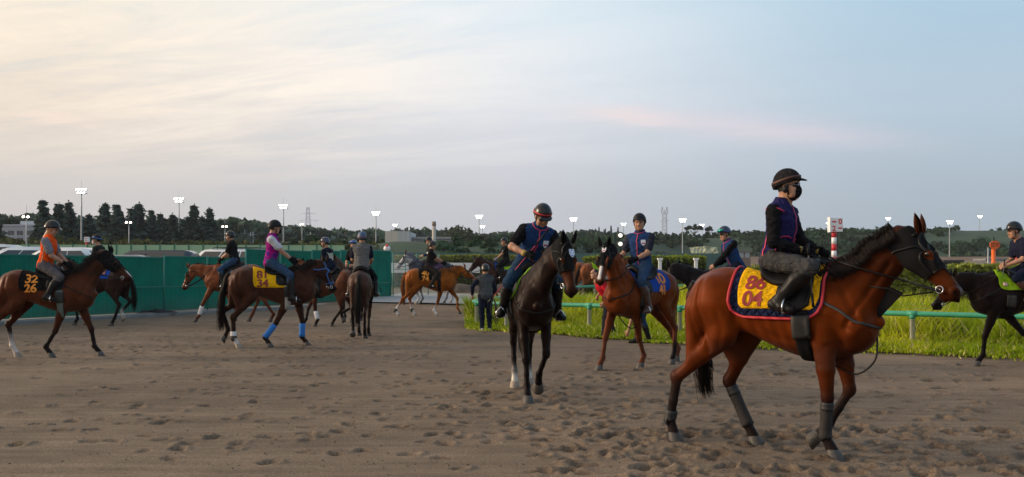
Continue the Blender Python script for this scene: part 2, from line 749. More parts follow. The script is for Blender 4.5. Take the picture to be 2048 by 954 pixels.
tint_spec(COAT, 7.0)
HAIR = mat('horse_hair', rough=.48, spec=.07, var=.3, scale=60, attr=True)
HOOF = mat('hoof_horn', (.06, .052, .045), .6, var=.3, scale=40, bump=.3, bscale=80)
EYE = mat('dark_eye', (.006, .004, .003), .08, spec=.8, var=0)
LEATHER = mat('black_leather', (.008, .007, .007), .42, spec=.18, var=.3, scale=50, bump=.15)
BROWN_LEATHER = mat('brown_leather', (.05, .02, .012), .4, spec=.5, var=.3, scale=50, bump=.15)
STEEL = mat('bright_steel', (.6, .6, .6), .25, 1.0, var=.1)
BLACK_CLOTH = mat('black_cloth', (.010, .010, .011), .8, spec=.05, var=.25, scale=120, bump=.4, bscale=600)

TRUNK = [(-.87, 1.29, .07, .07, .05, 0), (-.81, 1.28, .18, .18, .145, .1), (-.70, 1.28, .265, .25, .215, .15), (-.55, 1.28, .31, .25, .25, .2),
         (-.38, 1.26, .315, .235, .255, .2), (-.18, 1.23, .295, .275, .26, .15), (.02, 1.20, .295, .325, .27, .12), (.20, 1.18, .345, .355, .27, .3),
         (.34, 1.19, .40, .37, .25, .55), (.46, 1.20, .40, .365, .235, .6), (.58, 1.19, .34, .33, .225, .45), (.67, 1.17, .275, .275, .208, .3),
         (.74, 1.155, .20, .21, .165, .1), (.785, 1.145, .11, .12, .10, .0), (.80, 1.14, .05, .05, .05, 0)]
HEAD = [(-.05, -.03, .05, .06, .045), (0, -.035, .08, .09, .066, .3), (.09, -.055, .098, .115, .082, .35), (.18, -.06, .104, .125, .094, .25), (.27, -.055, .10, .11, .080, .2),
        (.36, -.042, .088, .082, .062, .2), (.44, -.033, .078, .068, .054, .2), (.51, -.03, .075, .066, .056, .1), (.565, -.03, .068, .062, .058, .05), (.60, -.032, .048, .048, .048), (.62, -.034, .02, .02, .02)]


GROOVES = [([(.29, 1.44), (.255, 1.22), (.31, 1.02)], .017, .030, .10), ([(.50, 1.50), (.60, 1.32), (.69, 1.16)], .015, .028, .06), ([(.34, 1.22), (.48, 1.16), (.62, 1.08)], .010, .03, .10),
           ([(.31, .99), (.42, .93), (.56, .97)], .012, .028, .06), ([(-.26, 1.44), (-.33, 1.27), (-.30, 1.10)], .016, .04, .08), ([(-.42, 1.50), (-.33, 1.33), (-.36, 1.10)], .014, .028, .08),
           ([(-.66, 1.50), (-.69, 1.28), (-.62, 1.02), (-.60, .86)], .016, .026, .05), ([(-.78, 1.38), (-.77, 1.15), (-.70, .92)], .010, .02, .04), ([(.14, .97), (-.08, 1.03), (-.26, 1.16)], .010, .03, .06),
           ([(-.50, 1.20), (-.46, 1.05), (-.50, .90)], .008, .03, .06)]
HOOFS = []


def ik(A, B, L1, L2, bend):
    """Middle joint of a two-bone limb from A to B, bent towards `bend`."""
    A, B = np.asarray(A, float), np.asarray(B, float)
    d = np.linalg.norm(B - A)
    s = max(1.0, d / (L1 + L2) * 1.002)
    L1, L2 = L1 * s, L2 * s
    a = unit(B - A)
    x = (L1 * L1 - L2 * L2 + d * d) / (2 * d)
    hgt = math.sqrt(max(L1 * L1 - x * x, 0))
    b = np.asarray(bend, float)
    b = unit(b - a * np.dot(a, b))
    return A + a * x + b * hgt


def rot_y(p, ang):
    c, s = math.cos(ang), math.sin(ang)
    return np.array([p[0] * c + p[2] * s, p[1], -p[0] * s + p[2] * c])


def drape(bvh, x0, x1, nx, nphi, pmin, pmax, off, thick=.008, zc=1.2, M=None, side=None):
    """A sheet laid over the trunk. pmin/pmax(x) are the angles from the top (degrees, + = left side)."""
    mb = MB()
    xs = np.linspace(x0, x1, nx)
    top, bot = [], []
    edge = []
    for x in xs:
        a, b = pmin(x), pmax(x)
        for j in range(nphi):
            ph = math.radians(a + (b - a) * j / (nphi - 1))
            dr = Vector((0, math.sin(ph), math.cos(ph)))
            o = Vector((x, 0, zc))
            h = bvh.ray_cast(o + dr * .50, -dr, .5)
            p = h[0] if h[0] is not None else o + dr * .36
            f = off(x, math.degrees(ph)) if callable(off) else off
            top.append(tuple(p + dr * (f + thick)))
            bot.append(tuple(p + dr * (f * .5)))
    n = nx * nphi
    V = top + bot
    fs = []
    for i in range(nx - 1):
        for j in range(nphi - 1):
            a, b, c, d = i * nphi + j, i * nphi + j + 1, (i + 1) * nphi + j + 1, (i + 1) * nphi + j
            fs.append((a, d, c, b))
            fs.append((a + n, b + n, c + n, d + n))
    rim = [(i, 0) for i in range(nx)] + [(nx - 1, j) for j in range(1, nphi)] + [(i, nphi - 1) for i in range(nx - 2, -1, -1)] + [(0, j) for j in range(nphi - 2, 0, -1)]
    R = [i * nphi + j for i, j in rim]
    for k in range(len(R)):
        a, b = R[k], R[(k + 1) % len(R)]
        fs.append((b, a, a + n, b + n))
    mb.add(V, fs)
    mb.rim = [top[i] for i in R]
    return mb


def wrap_text(bvh, body, size, xc, b0, side, zc=1.2, off=.02, R=.30, bold=.028, stretch=1.0, tilt=0.0):
    """Lettering printed on the draped cloth: side -1 = right flank. b0 = arc length of its baseline below the back."""
    V, Fs = text_mesh(body, size, bold * size, .95)
    mb = MB()
    out = []
    ct, st_ = math.cos(tilt), math.sin(tilt)
    for u, v in V:
        u, v = u * stretch * ct - v * st_, u * stretch * st_ + v * ct
        x = xc + u * (1 if side < 0 else -1)
        ph = (b0 - v) / R
        dr = Vector((0, side * math.sin(ph), math.cos(ph)))
        o = Vector((x, 0, zc))
        h = bvh.ray_cast(o + dr * 1.2, -dr, 1.2)
        p = h[0] if h[0] is not None else o + dr * .3
        out.append(tuple(p + dr * off))
    return mb.add(out, Fs)


def flat_badge(mb_name, M, w, h, parent, cols):
    """A small printed shield: outline, field and band, laid in the plane of M (x right, y up, z out)."""
    def shield(s, z):
        pts = [(-.5, .5), (-.25, .56), (0, .5), (.25, .56), (.5, .5), (.5, -.1), (.3, -.42), (0, -.62), (-.3, -.42), (-.5, -.1)]
        return [tuple(M @ Vector((x * w * s, y * h * s, z))) for x, y in pts]
    a = MB()
    for s, z, c in ((1.0, .0012, cols[0]), (.84, .0022, cols[1])):
        a.add(shield(s, z), [tuple(range(9, -1, -1))], c)
    q = lambda x0, y0, x1, y1, z, c: a.add([tuple(M @ Vector((x * w, y * h, z))) for x, y in ((x0, y0), (x1, y0), (x1, y1), (x0, y1))], [(0, 1, 2, 3)], c)
    q(-.34, .10, -.10, .34, .0032, cols[0])
    q(.10, .10, .34, .34, .0032, cols[0])
    q(-.15, -.02, .15, .20, .0037, cols[0])
    q(-.38, -.26, .38, -.06, .0032, cols[2])
    o = a.build(mb_name, mat('badge_print', rough=.6, var=.05, attr=True), parent, smooth=False)
    return o


def eye_ball(parent, p, r):
    mb = MB().sphere((0, 0, 0), r, 10, 7)
    o = mb.build('eye', EYE, parent)
    o.location = tuple(p)
    return o


def ear_mesh(L=.17, w=.045, col=(.05, .02, .01)):
    mb = MB()
    V, fs = [], []
    n = 10
    prof = [(0, .55), (.15, .85), (.35, 1.0), (.6, .8), (.8, .48), (.93, .2), (1.0, .03)]
    for t, s in prof:
        for j in range(n):
            a = math.radians(-150 + 300 * j / (n - 1))
            V.append((-.5 * w * s * math.cos(a) - .02 * t * t + .01, w * s * math.sin(a) * .8, L * t))
    for i in range(len(prof) - 1):
        for j in range(n - 1):
            fs.append((i * n + j, i * n + j + 1, (i + 1) * n + j + 1, (i + 1) * n + j))
    m = len(V)
    V += [(v[0] * .72 - .004, v[1] * .72, v[2] * .97 + .004) for v in V]
    fs += [tuple(x + m for x in f[::-1]) for f in fs]
    for i in range(len(prof) - 1):
        for j in (0, n - 1):
            a, b = i * n + j, (i + 1) * n + j
            fs.append((a, b, b + m, a + m) if j == 0 else (b, a, a + m, b + m))
    return mb.add(V, fs, col)


def horse(label, ref, yaw, sc=1.0, body=(.09, .03, .015), dark=(.014, .009, .008), hair=(.012, .008, .007), legs=None, poll=(1.17, 0, 1.84), poll_px=None,
          pitch=62, hyaw=0.0, h=.016, socks=None, face=None, belly=None, head_col=None, mouth=False, tail=(0, 0), tail_in=0.0, tail_len=.95, tail_n=160, mane_n=150, mane_side=-1, zoff=None,
          hood=None, hood_ears=True, head_s=1.02, bridle=LEATHER, seat=True, group='horses with riders on the dirt', neck_col=None, legup=0.45, leg_y=.125):
    """Builds one horse from its pose; returns what tack and rider need."""
    xr, px, Y = ref
    yaw = math.radians(yaw)
    cy, sy = math.cos(yaw), math.sin(yaw)
    RM = np.array([[cy, -sy, 0], [sy, cy, 0], [0, 0, 1]])
    W = np.array([(px - CX) * Y / F, Y, 0.0])
    loc = W - RM @ np.array([xr * sc, 0, 0])
    loc[2] = (gz(loc[0], loc[1]) if zoff is None else zoff) - .012

    def colx(px_, yl):          # local x on the line y=yl seen in photo column px_
        m = (px_ - CX) / F
        p0 = loc + RM @ np.array([0, yl * sc, 0])
        dx = RM @ np.array([sc, 0, 0])
        return -(p0[0] - m * p0[1]) / (dx[0] - m * dx[1])

    def plane(px_, py_, yl=0.0):
        x = colx(px_, yl)
        p = loc + RM @ np.array([x * sc, yl * sc, 0])
        return np.array([x, yl, (CH + (HY - py_) * p[1] / F - loc[2]) / sc])
    if poll_px:
        poll = plane(*poll_px)
    poll = np.asarray(poll, float)
    B = np.asarray(body, float)
    Dk = np.asarray(dark, float)
    NC = np.asarray(neck_col if neck_col is not None else body, float)
    HC = np.asarray(head_col if head_col is not None else NC, float)
    prims = []
    lofts = {}
    T = Loft((0, 0, 0), (1, 0, 0), (0, 0, 1), TRUNK, .05, B)
    prims.append(T)
    # shoulder, breast, haunch
    for s in (1, -1):
        prims.append(seg((.40, .10 * s, 1.42), (.66, .155 * s, 1.08), (.15, .065), (.115, .06), (1, 0, 1), .05, B * .5 + NC * .45))
        prims.append(Ell((.63, .075 * s, 1.03), (.10, .085, .125), None, .07, NC * .85))
        prims.append(seg((.40, .17 * s, 1.20), (.40, .165 * s, .98), (.13, .065), (.10, .065), (1, 0, 0), .05, B * .6 + NC * .35))
        prims.append(Ell((-.56, .13 * s, 1.31), (.24, .14, .22), None, .05, B))
        prims.append(Ell((-.74, .115 * s, 1.20), (.10, .10, .20), None, .05, B))
    # neck
    N0 = np.array([.50, 0, 1.25])
    N3 = poll + np.array([-.07, 0, -.075])
    up = np.array([-.35, 0, .94])
    mid = lambda t: N0 + (N3 - N0) * t + up * (.035 * math.sin(math.pi * t)) + np.array([0, poll[1] * (t * t - t) * .5, 0])
    npts = [mid(t) for t in (0, .33, .68, 1)]
    nr = [(.31, .152), (.222, .112), (.168, .086), (.138, .072)]
    for i in range(3):
        prims.append(seg(npts[i], npts[i + 1], nr[i], nr[i + 1], up, .07, B * (.55 - .55 * i / 2) + NC * (.45 + .55 * i / 2)))
    # head
    pr = math.radians(pitch)
    hy = math.radians(hyaw)
    Rz = np.array([[math.cos(hy), -math.sin(hy), 0], [math.sin(hy), math.cos(hy), 0], [0, 0, 1]])
    ha = Rz @ np.array([math.cos(pr), 0, -math.sin(pr)])
    hu = Rz @ np.array([math.sin(pr), 0, math.cos(pr)])
    hv = np.cross(ha, hu)          # +v = horse's right
    ho = poll + np.array([0, 0, -.05])
    HEADs = [tuple(v * head_s if k_ < 5 else v for k_, v in enumerate(r)) for r in HEAD]
    HL = Loft(ho, ha, hu, HEADs, .04, HC)
    hp = lambda t, c, w: ho + (ha * t + hu * c + hv * w) * head_s
    HM = np.stack([ha, hu, hv], 1)
    head = [HL]
    for s in (1, -1):
        head.append(Ell(hp(.14, -.105, .045 * s), (.11, .095, .042), HM, .03, HC * .95))
        head.append(seg(hp(.20, .03, .085 * s), hp(.33, .0, .058 * s), .02, .014, hu, .03, HC))
        head.append(Ell(hp(.195, .018, .088 * s), (.032, .026, .022), HM, .02, HC * .7))
        head.append(Ell(hp(.555, .0, .048 * s), (.045, .04, .026), HM, .02, HC * .5))
        head.append(Ell(hp(.575, .006, .072 * s), (.024, .015, .02), HM, .012, None, True))
    head.append(Ell(hp(.535, -.105, 0), (.05, .028, .036), HM, .025, HC * .45))
    head.append(seg(hp(.50, -.088, -.07), hp(.50, -.088, .07), (.004, .03), (.004, .03), hu, .008, None, True))
    prims += head
    # legs
    L = {}
    hoofs = []
    lc = lambda nm: np.asarray(socks[nm][0], float) if socks and nm in socks else Dk
    for nm in ('LF', 'RF', 'LH', 'RH'):
        s = 1 if nm[0] == 'L' else -1
        front = nm[1] == 'F'
        y = leg_y * s
        sp = (legs or {}).get(nm, ('x', .46 if front else -.60))
        ymid = y * (1.12 if front else 1.1)
        if sp[0] == 'free':
            kx, kz = sp[1]
            fx, fz = sp[2]
            hx, hz = sp[3]
            hr = math.radians(sp[4])
            yy = y if len(sp) < 6 else sp[5]
            K = np.array([kx, ymid, kz])
            Ft = np.array([fx, yy, fz])
            Hc = np.array([hx, yy, hz])
        else:
            x = colx(sp[1], y) if sp[0] == 'px' else sp[1]
            lift = sp[2] if len(sp) > 2 else 0.0
            hr = math.radians(sp[3] if len(sp) > 3 else 0.0)
            base = np.array([x, y, lift])
            toe = np.array([.06, 0, 0])
            off = rot_y(np.array([-.028, 0, .085]) - toe, hr) + toe
            fo = rot_y(np.array([-.105 if front else -.10, 0, .205 if front else .215]) - toe, hr) + toe
            Hc = base + off
            Ft = base + fo
            if front:
                E = np.array([.44 + .30 * (x - .46), ymid, .93])
                K = ik(E, Ft, .44, .30, (1, 0, 0))
            else:
                E = np.array([-.42 + .30 * (x + .62), ymid, 1.0])
                K = ik(E, Ft, .53, .375, (-1, 0, 0))
        if front:
            E = np.array([.42 + .32 * (K[0] - .48), ymid * 1.12, .98])
            a = unit(K - E)
            prims.append(seg(E + [0, 0, .10], E - [0, 0, .02], (.115, .075), (.10, .07), (1, 0, 0), .05, B * .85))
            m = E + (K - E) * .5
            prims.append(seg(E, m, (.105, .072), (.074, .058), (1, 0, 0), .03, B * .8))
            prims.append(seg(m, K - a * .03, (.074, .058), (.051, .046), (1, 0, 0), .03, B * .55 + Dk * .25))
            prims.append(Ell(K, (.053, .049, .06), None, .025, Dk * .8 + B * .12))
            rc = (.038, .031)
        else:
            E = np.array([-.42 + .28 * (K[0] + .72), ymid * 1.15, 1.0])
            a = unit(K - E)
            prims.append(seg((-.52 + .1 * (K[0] + .72), y * 1.1, 1.25), E, (.23, .12), (.135, .085), (1, 0, .3), .06, B))
            prims.append(seg((-.73 + .08 * (K[0] + .72), y * .9, 1.22), E * .35 + K * .65 + [-.01, 0, .03], (.12, .10), (.055, .05), (1, 0, 0), .06, B * .9))
            m = E + (K - E) * .5
            prims.append(seg(E, m, (.125, .08), (.075, .055), (1, 0, .5), .04, B * .85))
            prims.append(seg(m, K - a * .02, (.072, .055), (.048, .041), (1, 0, .5), .03, B * .55 + Dk * .25))
            prims.append(Ell(K + [-.012, 0, .01], (.056, .043, .064), None, .025, Dk * .8 + B * .12))
            prims.append(seg(K + [-.035, 0, .05], K + (m - K) * .6 + [-.05, 0, 0], (.02, .016), (.015, .012), (1, 0, 0), .03, Dk * .7 + B * .15))
            rc = (.042, .034)
        c = unit(Ft - K)
        q = K + (Ft - K) * .55
        prims.append(seg(K + c * .02, q, (rc[0] + .004, rc[1] + .003), rc, (1, 0, .2), .02, Dk))
        prims.append(seg(q, Ft, rc, (rc[0] + .002, rc[1] + .002), (1, 0, .2), .02, lc(nm) if socks and nm in socks and socks[nm][1] > .2 else Dk))
        prims.append(Ell(Ft + [-.006, 0, 0], (.047, .042, .049), None, .02, lc(nm) if not socks or nm not in socks or socks[nm][1] > .06 else Dk))
        prims.append(seg(Ft, Hc, (.038, .035), (.050, .048), (1, 0, .5), .02, lc(nm)))
        L[nm] = dict(E=E, K=K, F=Ft, C=Hc)
        hoofs.append((nm, Hc, hr, lc(nm)))
    # tail root
    dock = np.array([-.80, 0, 1.45])
    prims.append(seg(dock + [.06, 0, .01], dock + [-.07, 0, -.10], .05, .04, (0, 1, 0), .05, Dk))
    V, Q = field_mesh(prims, h * (1.06 if h < .013 else 1.25))
    # colours
    cp = [p for p in prims if p.col is not None]
    Dm = np.stack([p.d(V) for p in cp], 1)
    w = np.exp(-(Dm - Dm.min(1)[:, None]) / .022)
    w /= w.sum(1)[:, None]
    C = w @ np.stack([np.clip(p.col, 0, 1) for p in cp])
    # belly and inner leg a little darker; marks on the face
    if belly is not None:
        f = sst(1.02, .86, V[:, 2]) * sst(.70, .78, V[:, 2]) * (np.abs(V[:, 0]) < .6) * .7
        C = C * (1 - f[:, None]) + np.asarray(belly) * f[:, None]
    stains = [(hp(.60, -.03, 0), .10, HC * .28)] if face is None or not face.get('pale') else []
    for s in (1, -1):
        stains.append((hp(.575, .004, .068 * s), .028, np.array([.01, .006, .005])))
    for p_, r_, c_ in stains:
        f = np.clip(1.4 - np.linalg.norm(V - p_, axis=1) / r_, 0, 1)[:, None]
        C = C * (1 - f) + np.asarray(c_) * f
    if face:
        tt = (V - ho) @ ha
        cc = (V - ho) @ hu
        ww = np.abs((V - ho) @ hv)
        if 'blaze' in face:
            t0, t1, wd = face['blaze']
            f = (sst(t0 - .02, t0 + .02, tt) * sst(t1 + .02, t1 - .02, tt) * sst(wd + .012, wd - .006, ww) * (cc > .0))[:, None]
            C = C * (1 - f) + np.array([.62, .58, .56]) * f
        if 'grey' in face:
            f = (sst(.30, .02, tt) * 0 + sst(-.02, .05, tt) * (np.abs(ww) < .13) * (cc > -.3) * (tt > 0) * (tt < .7))[:, None]
            C = C * (1 - f) + np.asarray(face['grey']) * f
        if mouth or 'pink' in face:
            f = np.clip(1.3 - np.linalg.norm(V - hp(.595, -.07, 0), axis=1) / .045, 0, 1)[:, None]
            C = C * (1 - f) + np.array([.45, .2, .18]) * f
    lat = np.abs(V[:, 1])
    nk = lambda t, d: tuple((mid(t) + up * d)[[0, 2]])
    for path, dep, wd, thr in GROOVES + [([nk(.05, -.20), nk(.4, -.135), nk(.75, -.085)], .016, .024, .02), ([nk(.15, .02), nk(.5, .02), nk(.85, .01)], .007, .035, .02)]:
        dm = np.full(len(V), 9.0)
        for (ax_, az_), (bx_, bz_) in zip(path[:-1], path[1:]):
            ex, ez = bx_ - ax_, bz_ - az_
            t_ = np.clip(((V[:, 0] - ax_) * ex + (V[:, 2] - az_) * ez) / (ex * ex + ez * ez), 0, 1)
            dm = np.minimum(dm, np.hypot(V[:, 0] - ax_ - t_ * ex, V[:, 2] - az_ - t_ * ez))
        g = dep * np.exp(-(dm / wd)**2) * sst(thr, thr + .05, lat)
        V[:, 1] -= np.sign(V[:, 1]) * g
    rib = .004 * np.sin(V[:, 0] * 62 + V[:, 2] * 14) * sst(.28, .05, V[:, 0]) * sst(-.38, -.15, V[:, 0]) * sst(.10, .18, lat) * sst(1.45, 1.25, V[:, 2])
    V[:, 1] += np.sign(V[:, 1]) * rib
    bvh = bvh_of(V, Q)
    HOOFS.extend([tuple(loc + RM @ (q_[1] * sc)) for q_ in hoofs])
    me = quads_mesh('horse', V * sc, Q, np.clip(C, 0, 1), True)
    root = link('horse', me, COAT, None, tuple(loc), yaw)
    tag(root, label, 'horse', group)
    S = lambda P: [tuple(np.asarray(p) * sc) for p in P]

    def part(mb, name, material, parent=root, smooth=True):
        mb.v = [np.asarray(v) * sc for v in mb.v]
        return mb.build(name, material, parent, smooth)
    H = dict(root=root, bvh=bvh, sc=sc, L=L, hp=hp, HL=HL, ha=ha, hu=hu, hv=hv, ho=ho, part=part, plane=plane, colx=colx, loc=loc, RM=RM, yaw=yaw, npts=npts, poll=poll, h=h)
    # hooves
    for nm, Hc, hr, col in hoofs:
        mb = MB()
        V2, fs = [], []
        for k, (zz, rx, ry, ox) in enumerate(((-.088, .078, .071, .034), (-.082, .080, .072, .034), (0, .058, .055, 0), (.012, .050, .047, -.003))):
            for j in range(14):
                a = 2 * math.pi * j / 14
                rr = rx * (1 if math.cos(a) > 0 else .82)
                p = rot_y(np.array([ox + rr * math.cos(a), ry * math.sin(a), zz]), hr)
                V2.append(Hc + p)
        for k in range(3):
            for j in range(14):
                i2 = (j + 1) % 14
                fs.append((k * 14 + j, k * 14 + i2, k * 14 + 14 + i2, k * 14 + 14 + j))
        fs += [tuple(range(13, -1, -1)), tuple(range(42, 56))]
        mb.add(V2, fs)
        hm = HOOF if col.sum() < .5 else mat('pale_hoof', (.30, .24, .19), .6, var=.3, scale=40)
        part(mb, 'hoof', hm)
    # eyes and ears
    hoodm = hood
    for s in (1, -1):
        eye_ball(root, hp(.195, .012, .092 * s) * sc, .024 * sc)
        mb = ear_mesh(.165, .050, (.010, .010, .011) if hoodm is not None and hood_ears else np.asarray(HC) * .5)
        e_out = math.radians(20) * s
        fx = unit(hu * .75 + ha * .0 + hv * s * .45)           # ear opens forward and out
        ez = unit(-ha * .80 + hu * .50 + hv * s * .28)
        ey = unit(np.cross(ez, fx))
        fx = np.cross(ey, ez)
        Me = np.stack([fx, ey, ez], 1)
        base = hp(.005, .045, .052 * s)
        mb.v = [v @ Me.T + base for v in mb.v]
        part(mb, 'ear', BLACK_CLOTH if hoodm is not None and hood_ears else COAT)
    # hood over the upper head
    if hoodm is not None:
        st = [list(r) + [0] * (6 - len(r)) for r in HEADs if r[0] <= .36 * head_s]
        hl = Loft(ho, ha, hu, st, .03)
        hr_ = [hl] + [e for e in head[1:] if isinstance(e, Ell) and not e.neg and np.dot(e.c - ho, ha) < .3] + [head[2]]
        hr_.append(seg(npts[3] * .55 + npts[2] * .45, npts[3], (.135, .078), nr[3], up, .05))
        for s in (1, -1):
            hr_.append(Ell(hp(.195, .02, .105 * s), (.05, .04, .035), HM, .01, None, True))
        o0, a0 = ho.copy(), ha.copy()

        def cutp(X, Y, Z):
            tt = (X - o0[0]) * a0[0] + (Y - o0[1]) * a0[1] + (Z - o0[2]) * a0[2]
            return np.maximum(tt - .33, -.10 - tt)
        Vh, Qh = field_mesh(hr_, max(.009, h * .7), infl=.008, cut=cutp)
        o = link('hood', quads_mesh('hood', Vh * sc, Qh, None, True), hoodm, root)
        H['hood_bvh'] = bvh_of(Vh, Qh)
    # mane
    fall = mane_side
    mb = MB()
    rng = np.random.default_rng(int(px * 7 + Y * 13))
    for i in range(mane_n):
        t = rng.random()
        ax = mid(.05 + .93 * t)
        rr = np.interp(t, (0, .33, .68, 1), (.29, .215, .16, .13))
        a_ = unit(mid(min(t + .1, 1.05)) - mid(t - .1))
        u_ = unit(up - a_ * np.dot(up, a_))
        hit = bvh.ray_cast(Vector(ax + u_ * .6), Vector(-u_), .7)
        if hit[0] is None:
            continue
        p0 = np.array(hit[0])
        ln = rng.uniform(.12, .23) * (1 - .35 * t)
        sd_ = np.array([0, -fall * -1.0, 0]) * 1.0
        sdv = unit(np.array([0, fall, 0]) - a_ * a_[1] * fall)
        wild = rng.random() < .22
        rise = rng.uniform(.03, .075) if wild else rng.uniform(.002, .012)
        if wild:
            ln *= .55
        path = [p0 - u_ * .015]
        back = -a_ * rng.uniform(-.01, .05)
        for k in (1, 2, 3, 4):
            q = k / 4
            p = p0 + u_ * (rise * math.sin(q * 2.2)) + sdv * ln * q * .75 - u_ * ln * .85 * q * q + back * q
            co, no, _, dd = bvh.find_nearest(Vector(p))
            if (Vector(p) - co).dot(no) < .006:
                p = np.array(co + no * rng.uniform(.004, .012))
            path.append(p)
        wd = (.008 if h < .013 else .012 if h < .018 else .022) * rng.uniform(.7, 1.4)
        nn = [unit(u_ * (1 - k / 4) + sdv * (.4 + k / 4) + rng.normal(0, .15, 3)) for k in range(5)]
        mb.ribbon(path, nn, [wd, wd, wd, wd * .7, wd * .2], .002, np.asarray(hair) * rng.uniform(.4, 1.7))
    if mb.n:
        part(mb, 'mane', HAIR)
    # tail
    mb = MB()
    sx_, sy_ = tail
    tin = tail_in
    core = [dock + [-.03, 0, 0], dock + [-.11 + tin * .4, 0, -.09], dock + [-.15 + tin + sx_ * .3, sy_ * .3, -.35], dock + [-.13 + tin + sx_ * .7, sy_ * .7, -.35 - .25 * tail_len]]
    mb.tube(catmull(core, 4), np.linspace(.045, .03, 13), 8, np.asarray(hair))
    for i in range(tail_n):
        a = rng.uniform(0, 2 * math.pi)
        r = .05 * math.sqrt(rng.random())
        ln = tail_len * rng.uniform(.72, 1.05)
        o_ = np.array([math.cos(a) * r, math.sin(a) * r, 0])
        spread = rng.uniform(.6, 1.7)
        st0 = rng.uniform(-.0, .35)
        pts = [dock + o_ * .6 + [-.05 - .07 * st0 + tin * .3, 0, -.02 - .3 * st0], dock + o_ + [-.12 + tin * .5, 0, -.12 - .25 * st0], dock + o_ * spread + [-.15 + tin + sx_ * .35, sy_ * .35, -.40 * ln - .08],
               dock + o_ * spread * 1.2 + [-.13 + tin + sx_ * .75, sy_ * .75, -.72 * ln - .08], dock + o_ * spread + rng.normal(0, .012, 3) + [-.10 + tin + sx_, sy_, -ln - .08]]
        P = catmull(pts, 2)
        wd = (.012 if h < .018 else .02) * rng.uniform(.6, 1.4)
        nn = np.array([math.cos(a), math.sin(a), .1])
        mb.ribbon(P, [nn] * len(P), np.linspace(1, .25, len(P)) * wd, .002, np.asarray(hair) * rng.uniform(.6, 1.6))
    part(mb, 'tail', HAIR)
    # bridle
    if bridle is not None:
        BV = H.get('hood_bvh')
        br = MB()
        big = h < .02
        wdt = .020 if big else .026

        def hstrap(pts, wd=wdt, ring=False):
            P, Nn = [], []
            for p in catmull(pts, 5):
                best = None
                for bb, o_ in ((bvh, .003), (BV, .003)):
                    if bb is None:
                        continue
                    co, no, _, dd = bb.find_nearest(Vector(p))
                    pr_ = (Vector(co) + no * o_)
                    key = (np.array(pr_) - (ho + ha * np.dot(np.array(pr_) - ho, ha)))
                    if best is None or np.linalg.norm(key) > best[0]:
                        best = (np.linalg.norm(key), pr_, no)
                P.append(best[1])
                Nn.append(best[2])
            br.ribbon(P, Nn, wd, .005)
        ring = lambda t, dt=0.0, r=.16: [hp(t + dt * math.cos(math.radians(a)), -.045 + r * math.cos(math.radians(a)), r * math.sin(math.radians(a))) for a in range(0, 361, 30)]
        hstrap(ring(.415, .01, .13))                      # noseband
        hstrap(ring(.07, .05, .17), wdt * .8)             # brow and throat
        for s in (1, -1):
            hstrap([hp(-.01, .10, .03 * s), hp(.08, .05, .12 * s), hp(.22, -.06, .13 * s), hp(.36, -.07, .11 * s), hp(.465, -.075, .09 * s)])
        hstrap([hp(.0, .02, .12), hp(-.01, .12, 0), hp(.0, .02, -.12)])
        b = part(br, 'bridle', bridle)
        st_ = MB()
        for s in (1, -1):
            c0 = hp(.478, -.082, .066 * s)
            rr = .028
            pts = [c0 + (ha * math.cos(t) + hu * math.sin(t)) * rr + hv * s * .006 for t in np.linspace(0, 2 * math.pi, 15)]
            st_.tube(pts, .005, 6, cap=False)
        st_.tube([hp(.478, -.082, -.066), hp(.478, -.082, .066)], .007, 6)
        o = st_
        o.v = [v * sc for v in o.v]
        o.build('bit', STEEL, b)
    return H


def add_reins(H, hands, sag=.10, mat_=LEATHER, width=.016, mart=True):
    """Reins from the bit rings to the rider's hands (hands in the horse's own unscaled frame)."""
    hp, part = H['hp'], H['part']
    mb = MB()
    for s, hd in ((-1, hands[0]), (1, hands[1])):        # hv + = right
        a = np.array(hp(.50, -.085, .075 * s))
        b = np.asarray(hd, float)
        pts = []
        for t in np.linspace(0, 1, 14):
            p = a + (b - a) * t + np.array([0, 0, -sag * 4 * t * (1 - t)])
            sg = -s if abs(H['hv'][0]) < .35 else (1 if p[1] > 0 else -1)
            hit = H['bvh'].ray_cast(Vector((p[0], sg * 1.2, p[2])), Vector((0, -sg, 0)), 1.6)
            if t < .8 and hit[0] is not None and sg * p[1] < sg * hit[0].y + .03:
                p = np.array([p[0], hit[0].y + sg * .03, p[2]])
            else:
                co, no, _, dd = H['bvh'].find_nearest(Vector(p))
                if (Vector(p) - co).dot(no) < .012:
                    p = np.array(co + no * .012)
            pts.append(p)
        pts = catmull(pts[::2] + ([] if len(pts) % 2 else [pts[-1]]), 4)
        mb.tube(pts, width * .5 if H['h'] < .018 else width * .7, 6)
    part(mb, 'reins', mat_)


